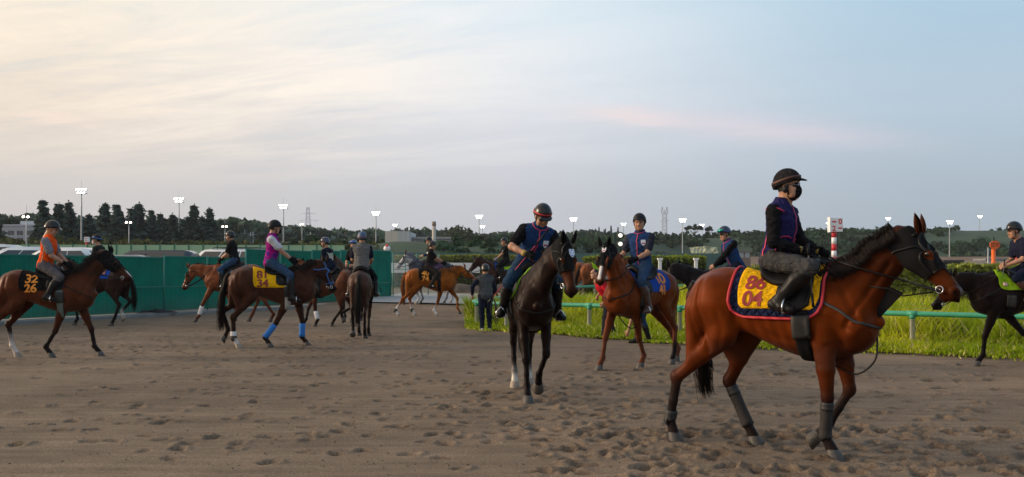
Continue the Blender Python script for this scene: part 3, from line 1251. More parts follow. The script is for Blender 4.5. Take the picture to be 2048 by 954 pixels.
def add_saddle(H, cloth=None, pad=None, seat_col=LEATHER, seat_x=(-.27, .24), girth=True, lines=(), num_col=(.5, .2, .02), num_size=.19, num_x=-.24, flap=True, girth_mat=BLACK_CLOTH, stirrups=None, strip=None):
    """Saddle pad, number cloth with its digits, saddle, flaps, girth, stirrups - all parts of the horse's kit."""
    bvh, part, root, sc = H['bvh'], H['part'], H['root'], H['sc']
    near = H['h'] < .018

    def outline(xa, xb, pm, rc=.10):
        def f(x):
            e = min(x - xa, xb - x)
            k = 1 - math.sqrt(max(1 - (1 - min(max(e, 0) / rc, 1))**2, 0)) if e < rc else 0
            return pm - k * 26
        return f
    nx, nphi = (40, 41) if near else (16, 21)
    lift = .004
    outp = None
    if pad:
        f = outline(pad['x'][0], pad['x'][1], pad['phi'], .16)
        mb = drape(bvh, pad['x'][0], pad['x'][1], nx, nphi, lambda x: -f(x), f, lift, .012)
        rim = list(mb.rim)
        outp = part(mb, 'saddle_pad', pad['mat'])
        if pad.get('border'):
            b = MB().tube(rim + rim[:2], .013, 6, cap=False)
            b.v = [v * sc for v in b.v]
            b.build('border', pad['border'], outp)
            if near:
                rim2 = [tuple(Vector(p) + (Vector((p[0] * .0 + .0, 0, 1.25)) - Vector((0, p[1], p[2]))).normalized() * .045 + Vector((0, math.copysign(.004, p[1]), 0))) for p in rim]
                keep = [p for p in rim2 if p[2] < 1.42]
                for sg in (1, -1):
                    q = sorted([p for p in keep if p[1] * sg > 0], key=lambda p: p[0])
                    c = MB().tube(q, .006, 5)
                    c.v = [v * sc for v in c.v]
                    c.build('border', pad['border'], outp)
        lift += .014
    if cloth:
        f = outline(cloth['x'][0], cloth['x'][1], cloth['phi'], cloth.get('rc', .06))
        mb = drape(bvh, cloth['x'][0], cloth['x'][1], nx, nphi, lambda x: -f(x), f, lift, .006)
        cl = part(mb, 'number_cloth', cloth['mat'])
        lift += .007
        nm = mat('digit_print_%.2f_%.2f' % num_col[:2], num_col, .7, var=.05)
        for side in (-1, 1):
            b0 = cloth.get('b0', .20)
            for k, ln in enumerate(lines):
                t = wrap_text(bvh, ln, num_size * 1.32, num_x + (cloth.get('slant', 0) * k), b0 + k * num_size * 1.08, side, off=lift + .006, stretch=cloth.get('sx', 1.0))
                t.v = [v * sc for v in t.v]
                t.build('number', nm, cl, smooth=False)
    # saddle seat
    x0, x1 = seat_x

    def soff(x, ph):
        q = (x - x0) / (x1 - x0)
        e = .045 + .055 * max(0, (q - .72) / .28)**1.5 + .075 * max(0, (.28 - q) / .28)**1.4
        return lift + e * max(0, 1 - (abs(ph) / 46)**2) + .004
    wid = lambda x: 26 + 14 * math.sin(math.pi * min(max((x - x0) / (x1 - x0), 0), 1) * .9 + .25)
    s = part(drape(bvh, x0, x1, 22 if near else 10, 17 if near else 9, lambda x: -wid(x), wid, soff, .012), 'saddle', seat_col)
    if flap:
        for sg in (1, -1):
            fa = lambda x: 20.0
            fb = lambda x: 86 - 160 * max(0, abs(x - .16) - .07)
            mn, mx = (fa, fb) if sg > 0 else (lambda x: -fb(x), lambda x: -fa(x))
            o = drape(bvh, .03, .31, 12, 9, mn, mx, lift + .004, .008)
            o.v = [v * sc for v in o.v]
            o.build('saddle_flap', seat_col, s)
    if girth:
        g = drape(bvh, .20, .31, 5, 33, lambda x: 84, lambda x: 276, lift * .6, .012)
        part(g, 'girth', girth_mat)
        if near:
            for sg in (1, -1):
                g = drape(bvh, .185, .325, 6, 8, lambda x: (92 if sg > 0 else -128), lambda x: (128 if sg > 0 else -92), lift * .6 + .012, .014)
                part(g, 'girth_guard', mat('worn_black_guard', (.02, .019, .018), .6, var=.5, scale=18, bump=.3))
    if strip:
        for sg in (1, -1):
            o = drape(bvh, strip['x'][0], strip['x'][1], 4, 8, lambda x: strip['phi'][0] if sg > 0 else -strip['phi'][1], lambda x: strip['phi'][1] if sg > 0 else -strip['phi'][0], lift + .012, .004)
            o.v = [v * sc for v in o.v]
            o.build('pad_stripe', strip['mat'], s)
    return lift


def add_wrap(H, leg, material, a=.12, b=.92, r=.058, pastern=False, name='leg_wrap'):
    d = H['L'][leg]
    K, Fk, C = d['K'], d['F'], d['C']
    pts = [K + (Fk - K) * t for t in np.linspace(a, b, 5)]
    rr = np.array([r * .98, r, r * .97, r, r * 1.06])
    if pastern:
        pts.append(Fk + (C - Fk) * .15)
        rr = np.append(rr, r * 1.12)
    mb = MB().tube(pts, rr, 12)
    H['part'](mb, name, material)


def add_strap(H, pts, width, material=LEATHER, name='breast_strap', thick=.006, off=.004):
    mb = MB()
    strap(mb, H['bvh'], pts, width, thick, off)
    H['part'](mb, name, material)


def add_stirrups(H, feet, seat=None):
    """Leathers and irons; feet in the horse's own frame."""
    for ft in feet:
        mb, sm = MB(), MB()
        sg = 1 if ft[1] > 0 else -1
        top = np.array([.13, .25 * sg, 1.36])
        a = np.asarray(ft, float) + [0.0, 0, .11]
        mb.ribbon([top + (a - top) * t + np.array([0, sg * .03 * math.sin(math.pi * t), 0]) for t in np.linspace(0, 1, 6)], [(0, sg, 0)] * 6, .03, .006)
        c = np.asarray(ft, float)
        pts = [c + np.array([0, -.06, -.015]), c + np.array([0, -.058, .05]), c + np.array([0, 0, .115]), c + np.array([0, .058, .05]), c + np.array([0, .06, -.015]), c + np.array([0, 0, -.02]), c + np.array([0, -.06, -.015])]
        sm.tube(pts, .008, 6)
        o = H['part'](mb, 'stirrup_leather', LEATHER)
        sm.v = [v * H['sc'] for v in sm.v]
        sm.build('stirrup', STEEL, o)

# ------------------------------------------------------------------ people
SKIN = mat('skin', rough=.5, spec=.4, var=.10, scale=40, attr=True)
SKC = np.array([.40, .205, .125])


def cloth_mat(name, col, rough=.8, **k):
    fresh = 'cloth_' + name not in MATS
    m = mat('cloth_' + name, col, rough, var=k.pop('var', .22), scale=k.pop('scale', 35), bump=k.pop('bump', .35), bscale=k.pop('bscale', 400), spec=.05, **k)
    if fresh:            # creases: a stretched, warped noise under the weave
        nt = m.node_tree
        N, L = nt.nodes, nt.links
        tc = N.new('ShaderNodeTexCoord')
        mp = N.new('ShaderNodeMapping')
        mp.inputs['Scale'].default_value = (1.0, 1.0, 2.2)
        mp.inputs['Rotation'].default_value = (.5, .3, 0)
        L.new(tc.outputs['Object'], mp.inputs[0])
        n = N.new('ShaderNodeTexNoise')
        n.inputs['Scale'].default_value = 9
        n.inputs['Detail'].default_value = 3
        n.inputs['Distortion'].default_value = 1.6
        L.new(mp.outputs[0], n.inputs['Vector'])
        bp = N.new('ShaderNodeBump')
        bp.inputs['Strength'].default_value = .8
        bp.inputs['Distance'].default_value = .05
        L.new(n.outputs[0], bp.inputs['Height'])
        old = N['Principled BSDF'].inputs['Normal'].links
        if old:
            L.new(bp.outputs[0], old[0].from_node.inputs['Normal'])
        else:
            L.new(bp.outputs[0], N['Principled BSDF'].inputs['Normal'])
    return m


def make_head(res=.0065):
    P = [Ell((-.008, 0, .012), (.098, .078, .098), k=.03), Ell((.028, 0, -.065), (.068, .060, .072), k=.04), Ell((.070, 0, -.112), (.024, .026, .020), k=.03),
         seg((.086, 0, .004), (.108, 0, -.040), .009, .0125, (1, 0, 0), .018), Ell((.100, 0, -.046), (.012, .018, .009), k=.012),
         Ell((.058, 0, .030), (.042, .060, .030), k=.03), Ell((.088, 0, -.074), (.010, .024, .006), k=.008, col='lip'), Ell((.086, 0, -.086), (.010, .021, .007), k=.008, col='lip')]
    for s in (1, -1):
        P += [seg((.088, .014 * s, .018), (.078, .046 * s, .016), .010, .008, (1, 0, 0), .014), Ell((.060, .042 * s, -.042), (.028, .024, .024), k=.03),
              Ell((.050, .050 * s, -.085), (.03, .018, .03), k=.03),
              Ell((.094, .031 * s, -.006), (.014, .019, .012), k=.012, neg=True), Ell((-.002, .080 * s, -.018), (.020, .009, .032), k=.012), Ell((.0, .073 * s, -.05), (.01, .008, .012), k=.01)]
    P.append(seg((-.018, 0, -.06), (-.035, 0, -.19), (.058, .056), (.062, .062), (1, 0, 0), .03))
    V, Q = field_mesh(P, res)
    C = np.broadcast_to(SKC, V.shape).copy()
    for p in P:
        if p.col == 'lip':
            f = np.clip(1 - p.d(V) / .006, 0, 1)[:, None]
            C = C * (1 - f * .6) + np.array([.30, .10, .08]) * f * .6
    hair = (V[:, 2] > -.055 + .9 * np.maximum(V[:, 0] + .015, 0)) & (V[:, 0] < .03) & (np.abs(V[:, 1]) < .078) & ((V[:, 0] < -.02) | (V[:, 2] > .02))
    C[hair] = [.012, .010, .009]
    for s in (1, -1):      # brows
        d = seg((.092, .014 * s, .020), (.082, .048 * s, .019), .006, .005, (1, 0, 0)).d(V)
        f = np.clip(1 - d / .004, 0, 1)[:, None] * .85
        C = C * (1 - f) + np.array([.02, .015, .012]) * f
    return V, Q, C


HEADM, HEADL = make_head(), make_head(.0115)


def make_hand(res=.0062):
    P = [Ell((.045, 0, 0), (.05, .020, .043), k=.02), seg((-.02, 0, 0), (.02, 0, 0), (.024, .030), (.022, .034), (0, 1, 0), .02)]
    for z, ln in ((.031, .95), (.011, 1.05), (-.011, 1.0), (-.031, .82)):
        a, b, c, d = np.array((.085, -.006, z)), np.array((.085 + .030 * ln, .012, z * .96)), np.array((.078 + .020 * ln, .042 * ln, z * .93)), np.array((.062, .040, z * .9))
        P += [seg(a, b, .0105, .0098, (0, 1, 0), .006), seg(b, c, .0098, .009, (0, 1, 0), .006), seg(c, d, .009, .0075, (0, 1, 0), .006)]
    P += [seg((.018, .010, .035), (.055, .030, .056), .014, .012, (0, 1, 0), .012), seg((.055, .030, .056), (.088, .046, .040), .0115, .009, (0, 1, 0), .006)]
    return field_mesh(P, res)


HANDM, HANDL = make_hand(), make_hand(.0095)


def make_helmet():
    shell = field_mesh([Ell((-.006, 0, .030), (.130, .108, .128), k=.02), Ell((-.05, 0, -.005), (.085, .094, .06), k=.04)], .010,
                       cut=lambda X, Y, Z: np.maximum(-(Z - (.006 + .30 * X)), -(((X + .008) / .104)**2 + (Y / .085)**2 + ((Z - .012) / .104)**2 - 1) * .04))
    vis = field_mesh([Ell((.112, 0, .048), (.068, .082, .011), np.array([[.97, 0, .24], [0, 1, 0], [-.24, 0, .97]]), k=.01)], .007, cut=lambda X, Y, Z: .085 - X)
    return quads_mesh('helmet_shell', shell[0], shell[1], None, True), quads_mesh('helmet_visor', vis[0], vis[1], None, True)


HELM, VISM = make_helmet()
SHELL_BVH = BVHTree.FromPolygons([tuple(v.co) for v in HELM.vertices], [tuple(p.vertices) for p in HELM.polygons])


def frame3(fwd, up):
    f = unit(fwd)
    u = np.asarray(up, float)
    l = unit(np.cross(u, f))
    u = np.cross(f, l)
    return np.stack([f, l, u], 1)


def person(label, loc, yaw, J, O, vox=.016, group='riders on the horses', name='person', sc=1.0):
    """A figure from joint targets J (root frame: x forward, y left, z up) and an outfit O."""
    P = np.asarray(J.get('P', (0, 0, .12)), float)
    lean, side = math.radians(J.get('lean', 12)), math.radians(J.get('side', 0))
    tw = math.radians(J.get('twist', 0))
    vb_, vox = vox, vox * (1.08 if vox < .012 else 1.32)
    ax = unit((math.sin(lean), math.sin(side), math.cos(lean) * math.cos(side)))
    fw = np.array([math.cos(tw), math.sin(tw), 0])
    TF = frame3(fw - ax * np.dot(fw, ax), ax)
    tf, tl, tu = TF.T
    stn = [(-.10, 0, .06, .09, .12), (-.02, 0, .105, .125, .168), (.08, 0, .100, .105, .150), (.20, .008, .108, .098, .146), (.33, .012, .118, .112, .168), (.41, .004, .105, .108, .165), (.47, -.004, .075, .085, .11), (.51, -.008, .056, .062, .066), (.55, -.004, .052, .056, .058)]
    torso = Loft(P, tu, tf, stn, .03)
    N = P + tu * .52
    sh = {s: P + tu * .43 + tl * (.178 * s) - tf * .005 for s in (1, -1)}
    hand, elb = {}, {}
    for s, k in ((1, 'handL'), (-1, 'handR')):
        h = np.asarray(J.get(k, (.36, .07 * s, .22)), float)
        hand[s] = h
        pole = np.asarray(J.get('pole' + k[-1], (-.6, .55 * s, -.7)), float)
        w = h - unit(h - sh[s]) * .06
        elb[s] = ik(sh[s], w, .285, .255, pole)
    hip = {s: P + np.array([0, .095 * s, -.02]) for s in (1, -1)}
    knee = {s: np.asarray(J['knee' + 'LR'[s < 0]], float) for s in (1, -1)}
    ank = {s: np.asarray(J['ankle' + 'LR'[s < 0]], float) for s in (1, -1)}
    toe = {s: np.asarray(J.get('toe' + 'LR'[s < 0], (.95, .22 * s, -.15)), float) for s in (1, -1)}
    # head
    hp_, hy, hr = math.radians(J.get('hpitch', 0)), math.radians(J.get('hyaw', 0)), math.radians(J.get('hroll', 0))
    f = np.array([math.cos(hp_) * math.cos(hy), math.cos(hp_) * math.sin(hy), -math.sin(hp_)])
    HF = frame3(f, (0, math.sin(hr), 1) + .25 * tu)
    hc = N + (tu * .5 + np.array([0, 0, .5])) * .155 + HF[:, 0] * .022 + tf * .01
    skin = np.asarray(O.get('skin', SKC))
    clav = [seg(P + tu * .45 + tl * .05 * s, sh[s], (.065, .06), (.062, .058), tf, .04) for s in (1, -1)]
    arm_u = {s: seg(sh[s], elb[s], (.060, .056), (.044, .042), tf, .02) for s in (1, -1)}
    wr = {s: hand[s] - unit(hand[s] - elb[s]) * .055 for s in (1, -1)}
    arm_f = {s: [seg(elb[s], elb[s] * .6 + wr[s] * .4, .042, .041, tf, .02), seg(elb[s] * .6 + wr[s] * .4, wr[s], .041, (.026, .031), tf, .02)] for s in (1, -1)}
    thigh = {s: [seg(hip[s], hip[s] * .45 + knee[s] * .55, (.098, .092), (.075, .072), tf, .04), seg(hip[s] * .45 + knee[s] * .55, knee[s], (.075, .072), (.058, .056), tf, .03)] for s in (1, -1)}
    sd = {s: unit(ank[s] - knee[s]) for s in (1, -1)}
    bk = {s: unit(-toe[s] + sd[s] * np.dot(toe[s], sd[s])) for s in (1, -1)}
    shin = {}
    for s in (1, -1):
        m = knee[s] + (ank[s] - knee[s]) * .32 + bk[s] * .014
        shin[s] = [seg(knee[s], m, (.056, .053), (.060, .055), bk[s], .03), seg(m, ank[s], (.060, .055), (.037, .035), bk[s], .03)]
    foot = {}
    for s in (1, -1):
        t = unit(toe[s])
        a = ank[s]
        u = unit(np.array([0, 0, 1]) - t * t[2])
        foot[s] = [seg(a - t * .045 - u * .045, a + t * .06 - u * .045, (.040, .034), (.040, .042), u, .03), seg(a + t * .06 - u * .045, a + t * .155 - u * .055, (.036, .043), (.022, .032), u, .02)]
    allp = [torso] + clav + [x for s in (1, -1) for x in [arm_u[s]] + arm_f[s] + thigh[s] + shin[s] + foot[s]]
    V, Q = field_mesh(allp, vox * 1.15)
    C = np.broadcast_to(skin, V.shape).copy()
    HV, HQ, HC_ = HEADM if vb_ < .0146 else HEADL
    hk = skin / SKC
    V2 = HV @ HF.T + hc
    parts = [(V, Q, C), (V2, HQ, HC_ * hk)]
    HVh, HQh = HANDM if vb_ < .0146 else HANDL
    hm = {}
    for s in (1, -1):
        fx = unit(hand[s] - elb[s])
        pn = np.array([.1, -s, -.35])
        pn = unit(pn - fx * np.dot(pn, fx))
        zz = np.cross(fx, pn) * (1 if s < 0 else -1)
        Mh = np.stack([fx, pn, zz if zz[2] > 0 else -zz], 1)
        flip = np.linalg.det(Mh) < 0
        vv = (HVh * 1.02) @ Mh.T + wr[s] + fx * .005
        hm[s] = (vv, HQh[:, ::-1] if flip else HQh)
    if not O.get('gloves'):
        for s in (1, -1):
            parts.append((hm[s][0], hm[s][1], np.broadcast_to(skin, hm[s][0].shape)))
    off, VV, QQ, CC = 0, [], [], []
    for v, q, c in parts:
        VV.append(v)
        QQ.append(q + off)
        CC.append(c)
        off += len(v)
    me = quads_mesh(name, np.concatenate(VV) * sc, np.concatenate(QQ), np.clip(np.concatenate(CC), 0, 1), True)
    root = link(name, me, SKIN, None, tuple(loc), yaw)
    tag(root, label, 'person', group)
    R = dict(root=root, hand=hand, HF=HF, hc=hc, TF=TF, P=P, sc=sc, ank=ank, knee=knee, elb=elb, wr=wr)

    def part(nm, VQ, m, parent=root):
        return link(nm, quads_mesh(nm, VQ[0] * sc, VQ[1], None, True), m, parent)

    def mpart(nm, mb, m, parent=root, smooth=True):
        mb.v = [np.asarray(v) * sc for v in mb.v]
        return mb.build(nm, m, parent, smooth)
    R['mpart'] = mpart

    def folds(amp, fr, ph=0.0):
        return lambda X, Y, Z: 1.6 * amp * (np.sin(fr * (.8 * X + .5 * Z) + 2.2 * np.sin(fr * .35 * (Y - Z) + ph)) * .6 + .4 * np.sin(fr * 1.7 * (Z * .7 - X * .6 + .4 * Y) + ph))
    # trousers
    if O.get('trousers'):
        pr = [Loft(P, tu, tf, [r for r in stn if r[0] <= .10], .04)]
        for s in (1, -1):
            pr += thigh[s]
            if O.get('boots'):
                pr.append(shin[s][0])
            else:
                pr += shin[s]
        part('trousers', field_mesh(pr, vox, infl=O.get('tfit', .012), wob=folds(.004, 62)), O['trousers'])
    if O.get('boots'):
        for s in (1, -1):
            a, b = knee[s], ank[s]
            q = a + (b - a) * .16
            m = a + (b - a) * .40 + bk[s] * .012
            pr = [seg(q, m, (.058, .054), (.058, .053), bk[s], .02), seg(m, b, (.058, .053), (.040, .037), bk[s], .03)] + foot[s]
            n_ = sd[s]
            part('boot', field_mesh(pr, vox, infl=.013, wob=folds(.002, 70), cut=lambda X, Y, Z, n_=n_, q=q: -((X - q[0]) * n_[0] + (Y - q[1]) * n_[1] + (Z - q[2]) * n_[2])), O['boots'])
    elif O.get('shoes'):
        for s in (1, -1):
            part('shoe', field_mesh(foot[s], vox * .8, infl=.009), O['shoes'])
    # shirt
    if O.get('shirt'):
        pr = [Loft(P, tu, tf, [r for r in stn if -.03 < r[0] < .53], .03)] + clav
        for s in (1, -1):
            if O.get('sleeve') == 'long':
                pr += [arm_u[s]] + arm_f[s]
            else:
                e = sh[s] + (elb[s] - sh[s]) * .68
                pr.append(seg(sh[s], e, (.068, .062), (.060, .058), tf, .02))
        nb = N
        vq = field_mesh(pr, vox, infl=.011, wob=folds(.0035, 58, 1.0), cut=lambda X, Y, Z: (X - nb[0]) * tu[0] + (Y - nb[1]) * tu[1] + (Z - nb[2]) * tu[2] - .005)
        part('shirt', vq, O['shirt'])
        R['shirt_bvh'] = bvh_of(*vq)
    # vest
    if O.get('vest'):
        pr = [Loft(P, tu, tf, [r for r in stn if -.01 < r[0] + (.03 if O.get('vlong', True) else -.08)], .03)] + [seg(P + tu * .44 + tl * .04 * s, P + tu * .435 + tl * .150 * s, (.072, .06), (.066, .058), tf, .04) for s in (1, -1)]
        nb = N
        vq = field_mesh(pr, vox, infl=O.get('vfit', .022), wob=folds(.004, 52, 2.0), cut=lambda X, Y, Z: (X - nb[0]) * tu[0] + (Y - nb[1]) * tu[1] + (Z - nb[2]) * tu[2] - .045)
        ve = part('vest', vq, O['vest'])
        R['vest'] = ve
        vb = R['vest_bvh'] = bvh_of(*vq)
        pip = O.get('piping')
        tp = lambda t, ang, r=.26: P + tu * t + (tf * math.cos(math.radians(ang)) + tl * math.sin(math.radians(ang))) * r
        if pip:
            mb = MB()
            strap(mb, vb, [tp(.50, 0, .10), tp(.42, 0), tp(.25, 0), tp(.05, 0), tp(-.02, 0)], .012, .003)
            if O.get('pipes', 'zip') == 'full':
                for s in (1, -1):
                    strap(mb, vb, [tp(.40, 118 * s), tp(.28, 112 * s), tp(.10, 115 * s), tp(-.03, 112 * s)], .016, .003)
                    strap(mb, vb, [tp(.18, 20 * s), tp(.20, 45 * s), tp(.16, 68 * s), tp(.08, 72 * s)], .012, .003)
                    strap(mb, vb, [tp(.44, 60 * s, .2), tp(.46, 85 * s, .22), tp(.44, 115 * s, .2)], .012, .003)
            else:
                for s in (1, -1):
                    strap(mb, vb, [tp(.50, 0, .10), tp(.515, 50 * s, .10), tp(.525, 110 * s, .10)], .010, .003)
            mpart('piping', mb, pip, ve)
        if O.get('badge'):
            co, no, _, _ = vb.find_nearest(Vector(tp(.36, 32)))
            z = np.array(no)
            x = unit(np.cross(tu, z))
            y = np.cross(z, x)
            M = Matrix(((x[0] * sc, y[0] * sc, z[0] * sc, (co[0] + z[0] * .004) * sc), (x[1] * sc, y[1] * sc, z[1] * sc, (co[1] + z[1] * .004) * sc), (x[2] * sc, y[2] * sc, z[2] * sc, (co[2] + z[2] * .004) * sc), (0, 0, 0, 1)))
            flat_badge('badge', M, .075, .085, ve, ((.75, .78, .85), (.62, .64, .72), (.35, .03, .05)))
        if O.get('panels'):       # padded plates of a body protector
            mb = MB()
            for a0 in range(-64, 65, 16):
                for tt in np.arange(.02, .43, .058):
                    p = []
                    nn = []
                    for da, dt in ((-7, 0), (7, 0), (7, .05), (-7, .05)):
                        co, no, _, _ = vb.find_nearest(Vector(tp(tt + dt, 180 + a0 + da)))
                        p.append(np.array(co))
                        nn.append(np.array(no))
                    o_ = [a + n_ * .008 for a, n_ in zip(p, nn)]
                    c = sum(o_) / 4
                    o_ = [c + (q - c) * .86 for q in o_]
                    mb.add(p + o_, [(4, 5, 6, 7)] + [(i, (i + 1) % 4, 4 + (i + 1) % 4, 4 + i) for i in range(4)])
            o = mpart('vest_plates', mb, O['panels'], ve, False)
            o['kind'] = 'stuff'
    if O.get('print'):
        # a plain printed patch on the back of the shirt or vest
        vb = R.get('vest_bvh') or R.get('shirt_bvh')
        ang, t0, w, hgt, m = O['print']
        mb = MB()
        V_, fs = [], []
        for i in range(6):
            for j in range(5):
                a = ang + (i / 5 - .5) * w / .15 * 57
                co, no, _, _ = vb.find_nearest(Vector(P + tu * (t0 + (j / 4 - .5) * hgt) + (tf * math.cos(math.radians(a)) + tl * math.sin(math.radians(a))) * .3))
                V_.append(tuple(co + no * .004))
        for i in range(5):
            for j in range(4):
                fs.append((i * 5 + j, (i + 1) * 5 + j, (i + 1) * 5 + j + 1, i * 5 + j + 1))
        mpart('shirt_print', mb.add(V_, fs), m)
    if O.get('collar'):
        mb = MB()
        mb.tube([N - tu * .03, N + tu * .012, N + tu * .04], [.078, .074, .070], 14)
        mpart('collar', mb, O['collar'])
    if O.get('gloves'):
        for s in (1, -1):
            mb = MB()
            g = part('glove', hm[s], O['gloves'])
            mb.tube([wr[s] - unit(hand[s] - elb[s]) * .045, wr[s] + unit(hand[s] - elb[s]) * .01], [.040, .036], 10)
            mpart('cuff', mb, O.get('cuff', O['gloves']), g)
    # head gear
    Hm = Matrix(((HF[0, 0], HF[0, 1], HF[0, 2], hc[0] * sc), (HF[1, 0], HF[1, 1], HF[1, 2], hc[1] * sc), (HF[2, 0], HF[2, 1], HF[2, 2], hc[2] * sc), (0, 0, 0, 1)))
    hw = lambda p: HF @ np.asarray(p, float) + hc
    if O.get('helmet'):
        o = link('helmet', HELM, O['helmet'], root)
        o.matrix_local = Hm @ Matrix.Scale(sc, 4)
        v = link('visor', VISM, O.get('visor', O['helmet']), o)
        if O.get('band'):
            mb = MB()
            P_, N_ = [], []
            for a in range(0, 361, 15):
                d = Vector((math.cos(math.radians(a)), math.sin(math.radians(a)), 0))
                z = .045 + .25 * d.x * .12
                hit = SHELL_BVH.ray_cast(Vector((0, 0, z)) + d * .4, -d, .5)
                if hit[0]:
                    P_.append(hit[0] + d * .001)
                    N_.append(d)
            mb.ribbon(P_, N_, .024, .004)
            b = mb.build('helmet_band', O['band'], o)
        if O.get('goggles'):
            mb = MB()
            P_, N_ = [], []
            for a in range(-50, 51, 10):
                d = Vector((math.cos(math.radians(a)), math.sin(math.radians(a)), 0))
                hit = SHELL_BVH.ray_cast(Vector((0, 0, .080)) + d * .4, -d, .5)
                if hit[0]:
                    P_.append(hit[0] + d * .004)
                    N_.append(d + Vector((0, 0, .5)))
            mb.ribbon(P_, N_, .05, .018)
            mb.build('goggles', O['goggles'], o)
        mb = MB()
        for s in (1, -1):
            mb.tube([hw((.03, .088 * s, .0)), hw((.022, .080 * s, -.05)), hw((.035, .060 * s, -.10)), hw((.055, .02 * s, -.136))], .0065, 6)
            mb.tube([hw((-.05, .085 * s, -.02)), hw((.0, .084 * s, -.045)), hw((.022, .080 * s, -.05))], .006, 6)
        mb.tube([hw((.055, .022, -.136)), hw((.055, -.022, -.136))], .007, 6)
        mpart('chin_strap', mb, O.get('strap', LEATHER))
        if O.get('earpad'):
            mb = MB()
            for s in (1, -1):
                mb.sphere(hw((.005, .088 * s, -.04)), (.028, .018, .036), 10, 7)
            mpart('ear_pad', mb, O['earpad'])
    for s in (1, -1):
        e = MB().sphere((0, 0, 0), .0115 * sc, 10, 7).build('eye', mat('person_eye', (.02, .012, .01), .15, spec=.7, var=0), root)
        e.location = tuple(hw((.0815, .031 * s, -.006)) * sc)
    if O.get('mask'):
        jaw = [Ell((.030, 0, -.070), (.080, .070, .076), k=.02), Ell((.088, 0, -.050), (.034, .036, .046), k=.04)]
        v, q = field_mesh(jaw, .008, cut=lambda X, Y, Z: np.maximum(.012 - X + .25 * (Z + .07), Z + .014 - .22 * (X - .05)))
        part('face_mask', (v @ HF.T + hc, q), O['mask'])
    if O.get('glasses'):
        mb = MB()
        for s in (1, -1):
            A = [hw((.104 * math.cos(math.radians(a)) + .0, .092 * math.sin(math.radians(a)) * s, -.004)) for a in (3, 14, 26, 38, 50)]
            mb.ribbon(A, [HF @ np.array((math.cos(math.radians(a)), math.sin(math.radians(a)) * s, 0)) for a in (3, 14, 26, 38, 50)], [.018, .036, .040, .036, .024], .004)
            mb.tube([hw((.066, .072 * s, .002)), hw((.0, .085 * s, .0))], .003, 5)
        mb.tube([hw((.105, .006, .002)), hw((.105, -.006, .002))], .003, 5)
        mpart('glasses', mb, O['glasses'])
    return R


def rider_loc(H, seat):
    p = H['loc'] + H['RM'] @ (np.asarray(seat, float) * H['sc'])
    return p


def whip(label, a, b, mid=None, cols=((.01, .01, .01), (.45, .02, .05)), r=.007):
    """A riding whip held in a hand, from the tip a to the butt b."""
    mb = MB()
    a, b = np.asarray(a, float), np.asarray(b, float)
    base = (a + b) / 2
    mb.tube([a - base, b - base], [r * .55, r], 7)
    o = mb.build('riding_whip', mat('whip_shaft_%.2f' % cols[1][0], cols[1], .5, var=.1), None, loc=tuple(base))
    g = MB().tube([b - base - (b - a) * .22, b - base + (b - a) * .02], [r * 1.3, r * 1.6], 8)
    g.build('grip', LEATHER, o)
    f = MB()
    d = unit(b - a)
    f.ribbon([a - base + d * .02, a - base - d * .05, a - base - d * .10], [(0, -1, .2)] * 3, .022, .004)
    f.build('flap', LEATHER, o)
    return tag(o, label, 'whip', 'riding whips held by the riders')

# ------------------------------------------------------------------ the ground
def vnoise(x, y, seed=0):
    """Smooth value noise."""
    x, y = np.asarray(x, float), np.asarray(y, float)
    xi, yi = np.floor(x).astype(np.int64), np.floor(y).astype(np.int64)
    fx, fy = x - xi, y - yi
    fx, fy = fx * fx * (3 - 2 * fx), fy * fy * (3 - 2 * fy)

    def hsh(a, b):
        n = (a * 374761393 + b * 668265263 + seed * 974634777) & 0x7fffffff
        n = ((n ^ (n >> 13)) * 1274126177) & 0x7fffffff
        return ((n ^ (n >> 16)) & 0xffff) / 65535.0
    return (hsh(xi, yi) * (1 - fx) + hsh(xi + 1, yi) * fx) * (1 - fy) + (hsh(xi, yi + 1) * (1 - fx) + hsh(xi + 1, yi + 1) * fx) * fy


def fbm(x, y, n=4, seed=0):
    v, a = 0, .5
    for i in range(n):
        v = v + a * vnoise(x * 2**i, y * 2**i, seed + i)
        a *= .5
    return v


